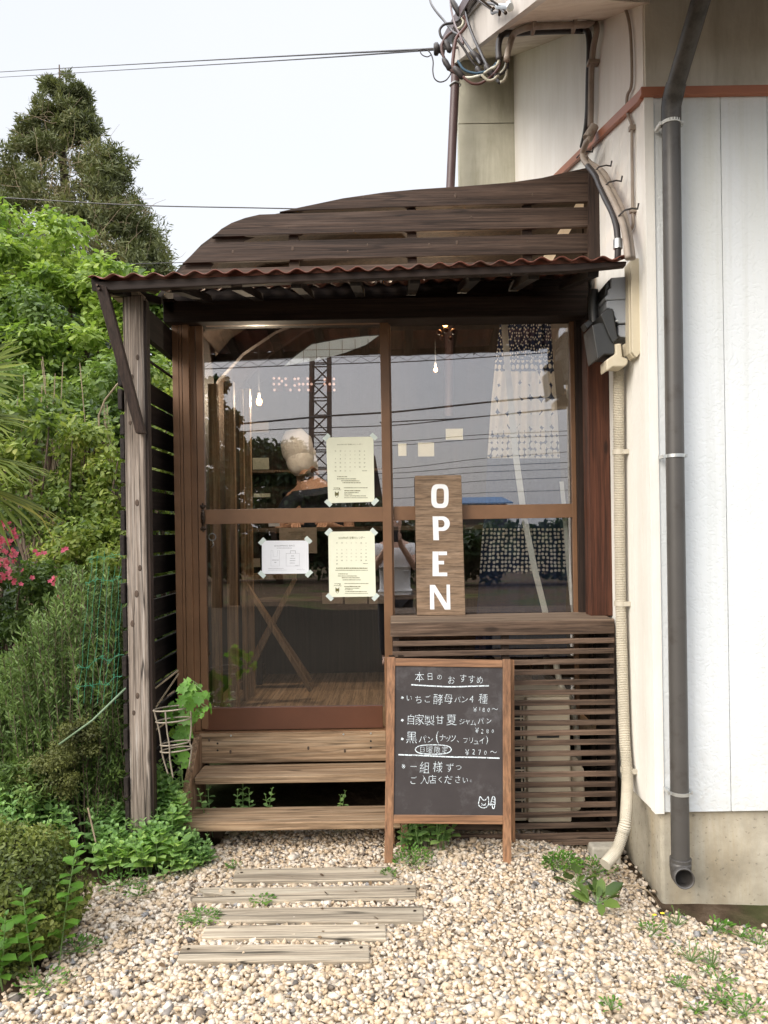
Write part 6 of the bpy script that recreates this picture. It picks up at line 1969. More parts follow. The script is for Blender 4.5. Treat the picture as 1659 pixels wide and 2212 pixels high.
# dead leaves and bits of bark caught in the gravel
def litter():
    r = np.random.default_rng(131)
    x = np.concatenate([r.uniform(-1.1, 1.3, 150), r.normal(.78, .12, 60), r.normal(-.85, .15, 50), r.uniform(-.7, .0, 50)])
    y = np.concatenate([r.uniform(-1.6, -.3, 150), r.normal(-.45, .15, 60), r.normal(-.75, .2, 50), r.uniform(-.6, -.35, 50)])
    k = in_gravel(x, y)
    x, y = x[k], y[k]
    n = len(x)
    nr = unit(r.normal(size=(n, 3)) * .35 + np.array([0, 0, 1]))
    V, Fc = leaves(np.stack([x, y, gz(x, y) + .012], 1), np.cross(nr, r.normal(size=(n, 3))), nr, r.uniform(.010, .026, n), T_BROAD)
    tag(np_mesh('leaf_litter', V, Fc, M['lf_dead']), 'dry brown leaf scraps lying on the gravel', 'leaf litter', kind='stuff')
M['lf_dead'] = leafmat('dry_leaf_scraps', [(0.05, 0.03, 0.018), (0.12, 0.075, 0.04), (0.22, 0.15, 0.08)], 0.1, 0.8, 5.0)
litter()

# ------------------------------------------------------------------ path planks
def path_plank(label, px, seed, nails):
    r = random.Random(seed)
    top = []
    for x, y in px:
        rr = ray(x, y)
        top.append(CAM + rr * ((1.28 - 0.014) / -rr.z))
    c = sum(top, Vector()) / len(top)
    o = thing('path_plank', label, 'plank', (c.x, c.y, -.03), 'planks laid across the gravel path')
    MB().prism([(p.x, p.y, .0105) for p in top], (0, 0, -.05)).build('board', M['oldplank'], o, bevel=0.004)
    for x, y in nails:
        rr = ray(x, y)
        p = CAM + rr * ((1.28 - .012) / -rr.z)
        MB().tube([p + Vector((0, 0, -.01)), p + Vector((0, 0, .0))], .0055, 8).build('nail', M['bronze'], o)
path_plank('path plank nearest the steps, the shortest and palest', [(508, 1874), (680, 1871), (847, 1868.6), (848, 1896), (680, 1900), (502, 1902)], 1, [(522, 1884), (830, 1879)])
path_plank('path plank split and rotted at its left end, second from the steps', [(428, 1917), (445, 1913), (520, 1915), (898.6, 1908), (899, 1936), (700, 1940), (480, 1943), (414, 1942), (416, 1934), (470, 1933), (500, 1929), (440, 1926)], 2, [(883, 1919)])
path_plank('longest path plank, third from the steps, frayed at its left end', [(410, 1962), (430, 1957), (460, 1960), (600, 1957), (914.5, 1954), (915, 1987), (700, 1988), (470, 1986), (440, 1979), (468, 1976), (490, 1972), (420, 1970)], 3, [(896, 1967)])
path_plank('path plank fourth from the steps, dark at its right end', [(446, 1996), (640, 1994), (833, 1993), (835, 2025), (640, 2023), (434, 2022)], 4, [(815, 2003)])
path_plank('path plank farthest from the steps, nearest the viewer', [(393, 2038), (600, 2036), (797, 2036.5), (799, 2072), (600, 2073), (381, 2071.5)], 5, [(407, 2049), (780, 2046)])

# ================================================================== INSIDE THE SHOP
def lamp(name, label, px, Y, r, strength, watts, group=None):
    c = WY(*px, Y)
    t = thing(name, label, 'lamp', c, group)
    MB().ball(c, r, 1, 1, 1.25, 12).build('bulb', emit('warm_bulb', (1.0, 0.50, 0.13), strength * .28), t, smooth=True)
    MB().tube([c + Vector((0, 0, r * 1.2)), c + Vector((0, 0, r * 1.2 + .03))], r * .55, 10).tube([c + Vector((0, 0, r)), Vector((c.x, c.y, 2.45))], .003, 6).build('cord', M['black'], t)
    if watts:
        ld = bpy.data.lights.new('bulb_light', 'POINT')
        ld.energy = watts
        ld.color = (1.0, 0.80, 0.58)
        ld.shadow_soft_size = r
        lo_ = bpy.data.objects.new('bulb_light', ld)
        COL.objects.link(lo_)
        lo_.parent = t
        lo_.location = (0, -r * 1.8, 0)
    return t
lamp('pendant_lamp', 'glowing bare bulb seen through the left door pane', (560, 868), 0.9, .018, 22, 18, 'pendant bulbs in the shop')
lamp('pendant_lamp', 'small glowing bulb modelled as the reflection of the brighter one, behind the door pane', (511, 866), 1.5, .014, 5, 0, 'pendant bulbs in the shop')
lamp('pendant_lamp', 'small bulb behind the right window pane, above the OPEN sign', (941, 799), 1.2, .013, 9, 16, 'pendant bulbs in the shop')
c = WY(962, 716, 0.55)
ch = thing('chandelier', 'warm cluster lamp with round wooden beads near the top of the right window', 'lamp', c)
for dx, dz, r in ((0, 0, .017), (-.035, -.012, .015), (.04, -.008, .016), (-.02, -.04, .012), (.022, -.045, .012)):
    MB().ball((c.x + dx, c.y - .03, c.z + dz), r, n=10).build('bead', M['redpost'], ch, smooth=True)
MB().ball((c.x, c.y, c.z + .04), .016, n=10).build('bulb', emit('amber_bulb', (1.0, .50, .14), 16), ch, smooth=True)
MB().tube([c + Vector((0, 0, .05)), Vector((c.x, c.y, 2.6))], .004, 6).build('cord', M['black'], ch)
ld = bpy.data.lights.new('chandelier_light', 'POINT')
ld.energy = 3.5
ld.color = (1.0, 0.55, 0.22)
ld.shadow_soft_size = .02
lo_ = bpy.data.objects.new('chandelier_light', ld)
COL.objects.link(lo_)
lo_.parent = ch
lo_.location = (0, -.02, .085)
# uprights by the left wall
for k, (a, b, Y) in enumerate(((453, 472, .25), (487, 508, .3), (519, 528, .6), (532, 543, .7))):
    x0, x1 = WY(a, 1100, Y).x, WY(b, 1100, Y).x
    tag(MB().box(x0, x1, Y, Y + .04, zf + .001, 2.02 + .02 * k).build('upright_board', M['tablewood']), ['widest upright board just inside the left door edge', 'second upright board from the left inside the door', 'narrow upright board behind the two wide ones', 'thin upright board farthest from the door edge'][k], 'board', 'uprights inside the shop')
# folding stand with crossed legs
fs = thing('folding_stand', 'folding wooden stand with crossed legs behind the lower door pane', 'stand', WY(600, 1495, .65))
for Y, o in ((.62, 0), (.92, 0)):
    MB().bar(WY(527, 1255, Y), WY(672, 1492 if Y < .8 else 1470, Y), .022, .034, (0, 1, 0)).build('leg', M['tablewood'], fs)
    MB().bar(WY(636, 1250, Y) + Vector((0, .03, 0)), WY(519, 1490 if Y < .8 else 1470, Y) + Vector((0, .03, 0)), .022, .034, (0, 1, 0)).build('leg', M['tablewood'], fs)
MB().bar(WY(522, 1248, .60), WY(640, 1246, .60), .018, .022).build('top_rail', M['tablewood'], fs)
MB().bar(WY(528, 1243, .92), WY(640, 1241, .92), .018, .022).build('top_rail', M['tablewood'], fs)
# counter with shelf edge and price cards
ct = thing('counter', 'dark shop counter with pale shelf edges behind the door', 'counter', WY(730, 1480, 1.05))
cx0, cx1 = WY(546, 1200, 1.0).x, .86
zt = WY(690, 1143, 1.0).z
MB().box(cx0, cx1, 1.0, 1.42, zt - .012, zt + .012).build('top', M['sill'], ct)
MB().box(cx0, cx1, 1.0, 1.40, zt - .42, zt - .40).build('shelf', M['sill'], ct)
MB().box(cx0 + .01, cx1, 1.36, 1.40, zf + .001, zt - .02).build('back_panel', M['interior'], ct)
for x in (cx0 + .01, .15, .82):
    MB().box(x, x + .03, 1.01, 1.04, zf + .001, zt - .013).build('leg', M['darkwood_z'], ct)
def card(label, rect, Y, mat, group=None):
    x0, y0, x1, y1 = rect
    o = MB().pbox(x0, y0, x1, y1, Y, Y + .002).build('price_card', M[mat])
    return tag(o, label, 'card', group)
for k, (rect, Y, mt_) in enumerate((((546, 989, 581, 1014), 1.74, 'paper_cream'), ((512, 990, 518, 1013), 1.70, 'paper_dim'), ((545, 912, 580, 934), 1.74, 'paper_dim'), ((548, 1066, 584, 1074), 1.72, 'paper_cream'),
                                   ((860, 958, 878, 985), 1.745, 'paper_cream'), ((903, 956, 938, 986), 1.745, 'paper_cream'), ((963, 926, 1000, 950), 1.745, 'paper_cream'), ((580, 1128, 604, 1137), 1.0, 'paper_white'), ((541, 1206, 562, 1225), 1.0, 'paper_dim'))):
    card(['cream card on the back wall above the shelf', 'narrow dim card behind the upright boards', 'amber-lit card below the glowing bulb', 'long cream label low on the back wall', 'cream card on the back wall, leftmost behind the right pane', 'middle cream card behind the right pane', 'highest cream card behind the right pane', 'small white card on the counter top', 'small dim card left of the shopping bag sheet'][k], rect, Y, mt_, 'cards inside the shop')
for k, (a, b) in enumerate(((696, 740), (745, 793), (797, 835))):
    card(['long price label on the lower shelf, left one', 'long price label on the lower shelf, middle one', 'long price label on the lower shelf, by the door edge'][k], (a, 1280, b, 1304), .995, 'paper_dim', 'price labels on the lower shelf')
n4 = notice('brownish sheet headed SHOPPING BAG hanging inside from the counter edge', [(603, 1141), (684, 1139), (685, 1195), (604, 1196)], .985, 'paper_dim', None, False)
PB = lambda x, y: WY(603 + (x - 95) * .148, 1141 + (y - 235) * .148, .9835)
bag_print(n4, PB, .148 * 4.48 / F, 'ink')
sh = MB().pbox(515, 1014, 830, 1019, 1.60, 1.775).build('wall_shelf', M['sill'])
tag(sh, 'pale wooden shelf on the back wall behind the person', 'shelf')
# dotted letters on the back wall
dl = thing('bulb_letters', 'row of dotted marquee letters high on the back wall', 'letter sign', WY(655, 850, 1.745))
mb = MB()
for x, y in ((640, 565), (680, 565), (702, 587), (640, 610), (680, 610), (645, 655), (730, 568), (733, 617), (768, 655), (800, 570), (828, 568), (835, 610), (800, 620), (835, 655), (865, 610), (900, 568), (900, 610), (905, 655), (930, 610), (1030, 575), (1030, 610), (1070, 610), (1102, 570), (1102, 610), (1105, 655)):
    p = WY(411.5 + .2811 * x, 658.3 + .2811 * y, 1.745)
    mb.ball((p.x, p.y, p.z), .0095, n=8)
mb.build('dots', emit('marquee_bulb', (1.0, .68, .58), .35), dl, smooth=True)
for x0, x1 in ((629, 708), (722, 775), (790, 842), (858, 935), (1022, 1112)):
    MB().pbox(411.5 + .2811 * x0, 658.3 + .2811 * 552, 411.5 + .2811 * x1, 658.3 + .2811 * 668, 1.752, 1.765).build('letter_back', M['redpost'], dl)
# curtain with dot pattern
def curtain_mat():
    m, nt, b = new_mat('dotted_curtain')
    t = nt.nodes.new('ShaderNodeTexCoord')
    mp = N(nt, 'ShaderNodeMapping')
    mp.inputs['Scale'].default_value = (.36, 1.42, 1)
    nt.links.new(t.outputs['UV'], mp.inputs[0])
    sx = N(nt, 'ShaderNodeSeparateXYZ')
    nt.links.new(t.outputs['UV'], sx.inputs[0])
    tot = None
    yv = lambda y: (y - 690) / 730
    for (y0, y1, sc, th, rnd) in ((600, 778, 60, .24, .7), (778, 802, 36, .38, .25), (802, 930, 17, .60, .3), (930, 990, 36, .50, .25), (1141, 1238, 58, .34, .35)):
        vo = N(nt, 'ShaderNodeTexVoronoi', Scale=sc, Randomness=rnd, _voronoi_dimensions='2D')
        nt.links.new(mp.outputs[0], vo.inputs['Vector'])
        lt = N(nt, 'ShaderNodeMath', _operation='LESS_THAN')
        lt.inputs[1].default_value = th
        nt.links.new(vo.outputs['Distance'], lt.inputs[0])
        ga = N(nt, 'ShaderNodeMath', _operation='GREATER_THAN')
        ga.inputs[1].default_value = yv(y0)
        nt.links.new(sx.outputs['Y'], ga.inputs[0])
        gb = N(nt, 'ShaderNodeMath', _operation='LESS_THAN')
        gb.inputs[1].default_value = yv(y1)
        nt.links.new(sx.outputs['Y'], gb.inputs[0])
        cur = lt.outputs[0]
        for o in (ga, gb):
            mu = N(nt, 'ShaderNodeMath', _operation='MULTIPLY')
            nt.links.new(cur, mu.inputs[0])
            nt.links.new(o.outputs[0], mu.inputs[1])
            cur = mu.outputs[0]
        if tot is None:
            tot = cur
        else:
            ad = N(nt, 'ShaderNodeMath', _operation='MAXIMUM')
            nt.links.new(tot, ad.inputs[0])
            nt.links.new(cur, ad.inputs[1])
            tot = ad.outputs[0]
    c = mixc(nt, (0.020, 0.036, 0.095), (0.88, 0.87, 0.83), tot)
    nt.links.new(c, b.inputs['Base Color'])
    b.inputs['Roughness'].default_value = .9
    tr = nt.nodes.new('ShaderNodeBsdfTranslucent')
    nt.links.new(c, tr.inputs[0])
    mx = N(nt, 'ShaderNodeMixShader', Fac=.45)
    nt.links.new(b.outputs[0], mx.inputs[1])
    nt.links.new(tr.outputs[0], mx.inputs[2])
    nt.links.new(mx.outputs[0], nt.nodes['Material Output'].inputs[0])
    return m
cy = [660, 690, 780, 870, 985, 1100, 1150, 1240, 1316, 1420]
cl = [1083, 1081, 1070, 1061, 1053, 1048, 1042, 1036, 1030, 1025]
cr_ = [1188, 1189, 1195, 1203, 1209, 1215, 1222, 1225, 1222, 1225]
ny_, nx_ = 60, 90
Vc, UVc = [], []
for j in range(ny_ + 1):
    y = 660 + 760 * j / ny_
    for i in range(nx_ + 1):
        u = i / nx_
        x = np.interp(y, cy, cl) * (1 - u) + np.interp(y, cy, cr_) * u
        dpt = .16 + .013 * math.sin(u * 26 + .6 * math.sin(y / 150)) * (.4 + .6 * j / ny_) + .006 * math.sin(u * 47 + 1.3)
        p = WY(x, y, dpt)
        Vc.append((p.x, p.y, p.z))
        UVc.append((u, (y - 690) / 730))
Fq_ = [(j * (nx_ + 1) + i, j * (nx_ + 1) + i + 1, (j + 1) * (nx_ + 1) + i + 1, (j + 1) * (nx_ + 1) + i) for j in range(ny_) for i in range(nx_)]
M['curtain'] = curtain_mat()
cu = np_mesh('curtain', np.array(Vc), np.array(Fq_), M['curtain'], base=Vc[-45], smooth=True)
uvl = cu.data.uv_layers.new(name='UVMap')
li = np.zeros(len(cu.data.loops), np.int32)
cu.data.loops.foreach_get('vertex_index', li)
uvl.data.foreach_set('uv', np.array(UVc, np.float32)[li].ravel())
tag(cu, 'navy curtain with white dots in bands behind the right window pane', 'curtain')
def strip(label, pts, w, Y):
    P = [WY(x, y, Y) for x, y in pts]
    ww = w * (Y + 3.5) / F / 2
    mb = MB()
    mb.grid([[p + Vector((-ww, 0, 0)), p + Vector((ww, 0, 0))] for p in P])
    tag(mb.build('cloth_strip', M['white_wood'], solid=.003), label, 'strip', 'white strips by the curtain')
strip('long white strip slanting across the dotted curtain', [(1088, 680), (1097, 800), (1113, 976), (1133, 1121), (1155, 1230), (1177, 1318), (1185, 1370)], 13, .05)
strip('short white strip at the right edge of the lower window pane', [(1213, 1040), (1218, 1090), (1228, 1230), (1238, 1316), (1241, 1370)], 9, .08)

# ================================================================== PEOPLE
def skin(name, joints, edges, mat, parent=None, loc=None, label=None, cat=None, sub=2):
    """one continuous skinned body: joints {name: (x, y, z, radius)}; first joint is the root"""
    names = list(joints)
    loc = Vector(loc) if loc is not None else world_loc(parent)
    me = bpy.data.meshes.new(name)
    me.from_pydata([tuple(Vector(joints[k][:3]) - loc) for k in names], [(names.index(a), names.index(b)) for a, b in edges], [])
    o = bpy.data.objects.new(name, me)
    COL.objects.link(o)
    if parent is not None:
        o.parent = parent
    else:
        o.location = loc
    me.materials.append(mat)
    m = o.modifiers.new('skin', 'SKIN')
    m.use_smooth_shade = True
    if not me.skin_vertices:
        return o
    for k, sv in zip(names, me.skin_vertices[0].data):
        r = joints[k][3]
        sv.radius = r if isinstance(r, tuple) else (r, r)
        sv.use_root = (k == names[0])
    s = o.modifiers.new('sub', 'SUBSURF')
    s.levels = s.render_levels = sub
    if label:
        tag(o, label, cat)
    return o
def chain(*n):
    return list(zip(n, n[1:]))

# the photographer, standing behind the lens and seen mirrored in the glass
fx, fy = 0.03, -3.92
ph = {'pelvis': (fx, fy, .72, (.135, .10)), 'waist': (fx, fy, .86, (.125, .095)), 'chest': (fx, fy + .02, 1.02, (.15, .105)), 'collar': (fx, fy + .01, 1.16, (.10, .075)), 'neck': (fx, fy + .02, 1.23, .05), 'jaw': (fx, fy + .05, 1.30, .062), 'head': (fx, fy + .035, 1.375, .085), 'crown': (fx, fy + .02, 1.44, .07)}
ed = chain('pelvis', 'waist', 'chest', 'collar', 'neck', 'jaw', 'head', 'crown')
for s, n in ((-1, 'l'), (1, 'r')):
    ph.update({n + 'sh': (fx + s * .155, fy + .01, 1.125, .055), n + 'el': (fx + s * .205, fy + .12, .93, .040), n + 'wr': (fx + s * .055, fy + .30, 1.165, .026), n + 'palm': (fx + s * .045, fy + .335, 1.215, .024),
               n + 'hip': (fx + s * .085, fy, .66, .085), n + 'kn': (fx + s * .095, fy + .01, .36, .055), n + 'an': (fx + s * .10, fy - .01, .07, .036), n + 'toe': (fx + s * .11, fy + .13, .03, .03)})
    ed += chain('collar', n + 'sh', n + 'el', n + 'wr', n + 'palm') + chain('pelvis', n + 'hip', n + 'kn', n + 'an', n + 'toe')
    for k in range(4):
        a = n + 'f%d' % k
        zz = 1.205 + .017 * k
        ph.update({a + '1': (fx + s * .055, fy + .352, zz, .0095), a + '2': (fx + s * .052, fy + .378, zz + .006, .0088), a + '3': (fx + s * .030, fy + .392, zz + .008, .008)})
        ed += [(n + 'palm', a + '1'), (a + '1', a + '2'), (a + '2', a + '3')]
    ph.update({n + 't1': (fx + s * .028, fy + .335, 1.235, .010), n + 't2': (fx + s * .010, fy + .345, 1.25, .009)})
    ed += chain(n + 'palm', n + 't1', n + 't2')
pt_ = thing('person', 'person in a white T-shirt holding up a phone, mirrored in the window glass', 'person', (fx, fy, 0))
skin('body', ph, ed, M['skin'], pt_)
sj = {'waist': (fx, fy, .82, (.155, .12)), 'belly': (fx, fy + .005, .92, (.15, .115)), 'chest': (fx, fy + .02, 1.03, (.175, .125)), 'collar': (fx, fy + .01, 1.145, (.115, .088)), 'hem': (fx, fy, .72, (.165, .13))}
se = [('waist', 'belly'), ('belly', 'chest'), ('chest', 'collar'), ('waist', 'hem')]
for s, n in ((-1, 'l'), (1, 'r')):
    sj.update({n + 's': (fx + s * .155, fy + .01, 1.125, .072), n + 'u': (fx + s * .187, fy + .075, 1.02, .064)})
    se += chain('collar', n + 's', n + 'u')
skin('shirt', sj, se, M['shirt'], pt_)
tj = {'pelvis': (fx, fy, .70, (.15, .115))}
te = []
for s, n in ((-1, 'l'), (1, 'r')):
    tj.update({n + 'h': (fx + s * .085, fy, .62, .10), n + 'k': (fx + s * .095, fy + .01, .36, .075), n + 'a': (fx + s * .10, fy - .01, .09, .06)})
    te += chain('pelvis', n + 'h', n + 'k', n + 'a')
skin('trousers', tj, te, M['trouser'], pt_)
hj = {'top': (fx, fy + .005, 1.43, .088), 'back': (fx, fy - .03, 1.37, .082), 'nape': (fx, fy - .035, 1.27, .065)}
skin('hair', hj, chain('top', 'back', 'nape'), M['hair'], pt_)
mb = MB()
for s in (-1, 1):
    mb.ball((fx + s * .030, fy + .118, 1.378), .011, n=8)
mb.build('eye', M['paper_white'], pt_, smooth=True)
MB().ball((fx, fy + .128, 1.345), .014, .8, .9, 1.4, 8).build('nose', M['skin'], pt_, smooth=True)
MB().ball((fx, fy + .118, 1.312), .016, 1.3, .5, .4, 8).build('mouth', M['redpost'], pt_, smooth=True)
po = thing('phone', 'phone held up in both hands by the mirrored person', 'phone', (fx, fy + .38, 1.235))
MB().box(fx - .036, fx + .036, fy + .366, fy + .375, 1.19, 1.335).build('body', M['phone'], po, bevel=.003)
MB().box(fx - .006, fx + .024, fy + .3752, fy + .378, 1.305, 1.328).build('lens_bump', M['black'], po, bevel=.001)
MB().box(fx - .033, fx + .033, fy + .3648, fy + .3658, 1.195, 1.33).build('screen', emit('lit_screen', (.75, .85, 1.0), .8), po)

# shop worker inside, bent over the counter in a white head scarf
bx, by = WY(660, 1000, 1.55).x, 1.55
wk = thing('person', 'shop worker in white head scarf and navy shirt behind the upper door pane', 'person', (bx + .05, by, zf))
hd = WY(642, 972, 1.48)
bj = {'pelvis': (bx + .12, by + .05, 1.02, (.15, .11)), 'waist': (bx + .11, by + .03, 1.18, (.13, .10)), 'chest': (bx + .08, by, 1.40, (.165, .12)), 'collar': (bx + .05, by - .03, 1.56, (.11, .085)), 'neck': (bx + .03, by - .05, 1.64, .052), 'jaw': (hd.x + .012, hd.y - .03, hd.z - .075, .058), 'head': (hd.x, hd.y, hd.z, .088), 'crown': (hd.x - .008, hd.y + .01, hd.z + .06, .075)}
be = chain('pelvis', 'waist', 'chest', 'collar', 'neck', 'jaw', 'head', 'crown')
for s, n in ((-1, 'l'), (1, 'r')):
    bj.update({n + 'sh': (bx + .06 + s * .17, by, 1.50, .06), n + 'el': (bx + .06 + s * .23, by - .06, 1.27, .043), n + 'wr': (bx + .05 + s * .12, by - .22, 1.33, .028), n + 'palm': (bx + .05 + s * .09, by - .27, 1.335, .026),
               n + 'hip': (bx + .12 + s * .09, by + .05, .96, .09), n + 'kn': (bx + .12 + s * .09, by + .04, .72, .06), n + 'an': (bx + .12 + s * .09, by + .05, zf + .07, .038), n + 'toe': (bx + .12 + s * .10, by - .07, zf + .03, .03)})
    be += chain('collar', n + 'sh', n + 'el', n + 'wr', n + 'palm') + chain('pelvis', n + 'hip', n + 'kn', n + 'an', n + 'toe')
    for k in range(4):
        a = n + 'f%d' % k
        xx = bx + .05 + s * (.06 + .016 * k)
        bj.update({a + '1': (xx, by - .30, 1.335, .009), a + '2': (xx - s * .004, by - .328, 1.325, .0085), a + '3': (xx - s * .008, by - .345, 1.31, .008)})
        be += [(n + 'palm', a + '1'), (a + '1', a + '2'), (a + '2', a + '3')]
    bj.update({n + 't1': (bx + .05 + s * .055, by - .265, 1.345, .010), n + 't2': (bx + .05 + s * .035, by - .285, 1.34, .009)})
    be += chain(n + 'palm', n + 't1', n + 't2')
skin('body', bj, be, M['skin'], wk)
cj = {'top': (hd.x - .01, hd.y + .01, hd.z + .075, .085), 'mid': (hd.x - .004, hd.y + .015, hd.z + .01, .103), 'tail': (hd.x + .045, hd.y + .05, hd.z - .05, .07), 'front': (hd.x - .03, hd.y - .03, hd.z - .02, .075)}
mb = MB()
mb.ball((hd.x - .004, hd.y + .012, hd.z + .020), .112, .95, 1.05, 1.12, 16)
mb.ball((hd.x + .018, hd.y - .005, hd.z - .075), .090, 1.0, 1.05, 1.0, 14)
mb.ball((hd.x + .07, hd.y + .06, hd.z - .03), .045, 1.1, .8, 1.3, 10)
_c = Vector((hd.x, hd.y + .01, hd.z))
mb.v = [tuple(_c + (Vector(v) - _c) * (1 + .035 * math.sin(9 * math.atan2(v[2] - _c.z, v[0] - _c.x) + 14 * (v[2] - _c.z)) + .03 * math.sin(31 * (v[2] - _c.z) + 12 * (v[0] - _c.x)))) for v in mb.v]
mb.grid([[Vector((hd.x + .06 + .02 * i + .01 * math.sin(j), hd.y + .05, hd.z - .02 - .035 * j - .01 * i)) for i in range(4)] for j in range(5)])
mb.build('head_scarf', M['shirt'], wk, smooth=True)
sj = {'chest': (bx + .08, by, 1.38, (.185, .135)), 'collar': (bx + .055, by - .02, 1.565, (.120, .095)), 'waist': (bx + .11, by + .03, 1.16, (.155, .12)), 'hem': (bx + .12, by + .05, .95, (.165, .13))}
se = [('chest', 'collar'), ('chest', 'waist'), ('waist', 'hem')]
for s, n in ((-1, 'l'), (1, 'r')):
    sj.update({n + 's': (bx + .06 + s * .17, by, 1.50, .078), n + 'u': (bx + .06 + s * .21, by - .035, 1.37, .068)})
    se += chain('collar', n + 's', n + 'u')
skin('shirt', sj, se, M['navy'], wk)
tj = {'pelvis': (bx + .12, by + .05, 1.0, (.16, .12))}
te = []
for s, n in ((-1, 'l'), (1, 'r')):
    tj.update({n + 'h': (bx + .12 + s * .09, by + .05, .92, .105), n + 'k': (bx + .12 + s * .09, by + .04, .72, .08), n + 'a': (bx + .12 + s * .09, by + .05, zf + .09, .062)})
    te += chain('pelvis', n + 'h', n + 'k', n + 'a')
skin('trousers', tj, te, M['trouser'], wk)

# ================================================================== ACROSS THE ROAD, SEEN MIRRORED IN THE GLASS
def mirror_bush(name, label, cat, group, regs, mat, leaf, n_each, seed):
    r = np.random.default_rng(seed)
    C, rad = [], []
    for x, y, d, hw, hh, k, rr in regs:
        for i in range(k):
            a, q = r.uniform(0, 6.28), math.sqrt(r.random())
            C.append(V3(MIR(x + hw * q * math.cos(a), y + hh * q * math.sin(a), d + r.uniform(-1, 1) * hw * d / F * .5)))
            rad.append(rr * r.uniform(.6, 1.2))
    C = np.array(C)
    V, Fc = clumps(C, rad, n_each, leaf, T_BROAD, r, flat=.8)
    t = thing(name, label, cat, (float(C[:, 0].mean()), float(C[:, 1].mean()), -.05), group)
    np_mesh('crown', V, Fc, M[mat], t)
    b = Vector((float(C[:, 0].mean()), float(C[:, 1].mean()), -.1))
    MB().tube([b, b.lerp(Vector(C[C[:, 2].argmax()]), .5), Vector(C[C[:, 2].argmax()])], [.10, .07, .03], 7).build('trunk', M['bark'], t, smooth=True)
G = 'trees across the road, mirrored in the glass'
mirror_bush('roadside_tree', 'dark round tree mirrored left of the lattice tower', 'tree', G, [(600, 1000, 19, 62, 48, 26, .35), (555, 1010, 19, 40, 40, 10, .3), (640, 1060, 19, 80, 40, 16, .35)], 'lf_dark', .16, 150, 301)
mirror_bush('roadside_tree', 'slim mirrored tree with tufted top at the left door edge', 'tree', G, [(468, 835, 13, 18, 10, 8, .12), (462, 875, 13, 12, 14, 5, .10), (462, 930, 13, 12, 60, 12, .12), (465, 1040, 13, 20, 60, 16, .16)], 'lf_dark', .10, 120, 302)
mirror_bush('roadside_tree', 'second slim mirrored tree, lower, right of the tufted one', 'tree', G, [(494, 905, 13.5, 16, 16, 8, .12), (500, 980, 13.5, 18, 60, 12, .14), (505, 1060, 13.5, 26, 50, 14, .18)], 'lf_dark', .10, 120, 303)
mirror_bush('hedge', 'long dark hedge mirrored across the lower door pane', 'hedge', None, [(480, 1150, 20, 60, 85, 22, .5), (600, 1150, 20, 80, 85, 26, .5), (740, 1160, 20, 80, 80, 26, .5), (850, 1180, 20, 70, 60, 18, .45), (960, 1190, 20, 70, 55, 18, .45), (1080, 1185, 20, 80, 50, 22, .42), (1200, 1185, 20, 70, 55, 18, .42), (1320, 1180, 20, 80, 60, 16, .45), (360, 1150, 20, 80, 85, 20, .5)], 'lf_dark', .20, 130, 304)
# lattice tower
tw = thing('lattice_tower', 'tall brown steel lattice tower mirrored in the left door pane', 'tower', MIR(690, 1120, 32))
c0, c1 = MIR(691, 1180, 32), MIR(693, 640, 32)
hw0 = 21 * 32 / F
P0 = [Vector((c0.x + a * hw0, c0.y + b * hw0, -.3)) for a, b in ((-1, -1), (1, -1), (1, 1), (-1, 1))]
P1 = [Vector((c1.x + a * hw0 * .85, c1.y + b * hw0 * .85, c1.z)) for a, b in ((-1, -1), (1, -1), (1, 1), (-1, 1))]
M['towersteel'] = plain('brown_tower_steel', (0.10, 0.065, 0.05), .6)
for a, b in zip(P0, P1):
    MB().tube([a, b], .075, 6).build('leg', M['towersteel'], tw)
mb = MB()
K = 16
for k in range(K):
    for i in range(4):
        j = (i + 1) % 4
        a0, a1 = P0[i].lerp(P1[i], k / K), P0[i].lerp(P1[i], (k + 1) / K)
        b0, b1 = P0[j].lerp(P1[j], k / K), P0[j].lerp(P1[j], (k + 1) / K)
        mb.tube([a0, b1] if k % 2 else [b0, a1], .035, 4)
        mb.tube([a0, b0], .035, 4)
mb.build('bracing', M['towersteel'], tw)
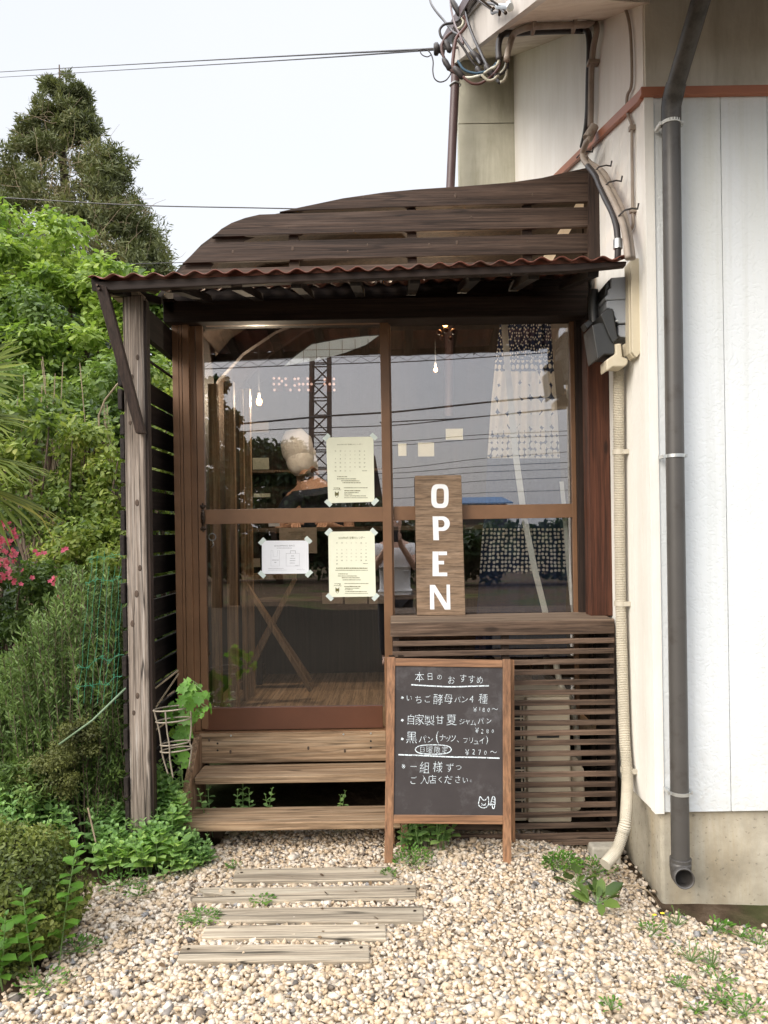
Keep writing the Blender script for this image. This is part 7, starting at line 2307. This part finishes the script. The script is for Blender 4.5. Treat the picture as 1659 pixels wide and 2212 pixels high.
# utility cables across the road
def mcable(label, pts, d, r, twist=False):
    P = [MIR(x, y, d) for x, y in pts]
    t = thing('utility_cable', label, 'cable', (P[0] + P[-1]) / 2, 'utility cables mirrored in the glass')
    MB().tube(smooth_pts(P, 6), r, 6).build('cable', M['cable_black'], t)
    if twist:
        S = smooth_pts(P, 10)
        Z = [p + Vector((0, 0, (.16 if i % 2 else .02) * d / 20)) for i, p in enumerate(S)]
        MB().tube(Z, r * .45, 5).build('lashing_wire', M['cable_black'], t)
        MB().tube([p + Vector((0, 0, .17 * d / 20)) for p in S], r * .5, 5).build('messenger_wire', M['cable_black'], t)
mcable('topmost mirrored cable with a zigzag lashing wire', [(250, 803), (440, 798), (640, 790), (840, 783), (1040, 772), (1240, 757), (1400, 745)], 17, .013, True)
mcable('thick dark mirrored cable crossing below the topmost one', [(300, 934), (520, 916), (700, 900), (850, 890), (1060, 868), (1230, 852), (1400, 835)], 18, .024)
mcable('thin mirrored cable just under the thick one', [(300, 950), (600, 928), (830, 920), (1000, 904), (1230, 880), (1400, 862)], 18.5, .014)
mcable('mirrored cable carrying a dark splice sleeve', [(820, 913), (905, 908), (1000, 903), (1230, 882), (1400, 866)], 19, .016)
for k, (yl, yr) in enumerate(((952, 930), (960, 940), (1010, 975), (1020, 998), (1032, 1012), (1052, 1030), (1075, 1058))):
    mcable(['faint mirrored wire, topmost of the low bundle', 'second faint mirrored wire in the low bundle', 'third mirrored wire, steeper than its neighbours', 'middle mirrored wire of the low bundle', 'mirrored wire just below the middle of the bundle', 'sixth mirrored wire counted from the top of the bundle', 'lowest mirrored wire above the blue roof'][k], [(600, yl + 6), (850, yl + 2), (1040, (yl + yr) / 2 - 2), (1240, yr), (1400, yr - 12)], 21 + k, .010)
# pointed roof and blue shed beyond
sp_ = thing('banded_post', 'dark banded conical post mirrored beside the upper calendar', 'post', MIR(800, 1090, 24))
a, b = MIR(816, 1100, 24), MIR(807, 985, 24)
MB().tube([Vector((a.x, a.y, -.2)), a, a.lerp(b, .5), b], [.25, .22, .13, .05], 10).build('cone', M['darkwood_z'], sp_, smooth='auto')
shd = thing('shed', 'low blue-roofed shed mirrored right of the OPEN sign', 'shed', MIR(1040, 1140, 42))
def MBX(x0, y0, x1, y1, d, dep):
    p, q = MIR(x0, y1, d), MIR(x1, y0, d)
    return (min(p.x, q.x), max(p.x, q.x), p.y - dep, p.y, p.z, q.z)
M['blue_roof'] = plain('blue_sheet_roof', (.05, .13, .26), .5)
b_ = MBX(935, 1088, 1095, 1165, 42, 4)
MB().box(b_[0], b_[1], b_[2], b_[3], -.2, b_[5]).build('wall', M['meter_dark'], shd)
MB().prism([(b_[0] - .3, b_[3] + .3, b_[5]), (b_[1] + .3, b_[3] + .3, b_[5]), (b_[1] + .3, b_[2], b_[5] + .5), (b_[0] - .3, b_[2], b_[5] + .5)], (0, 0, .06)).build('roof', M['blue_roof'], shd)
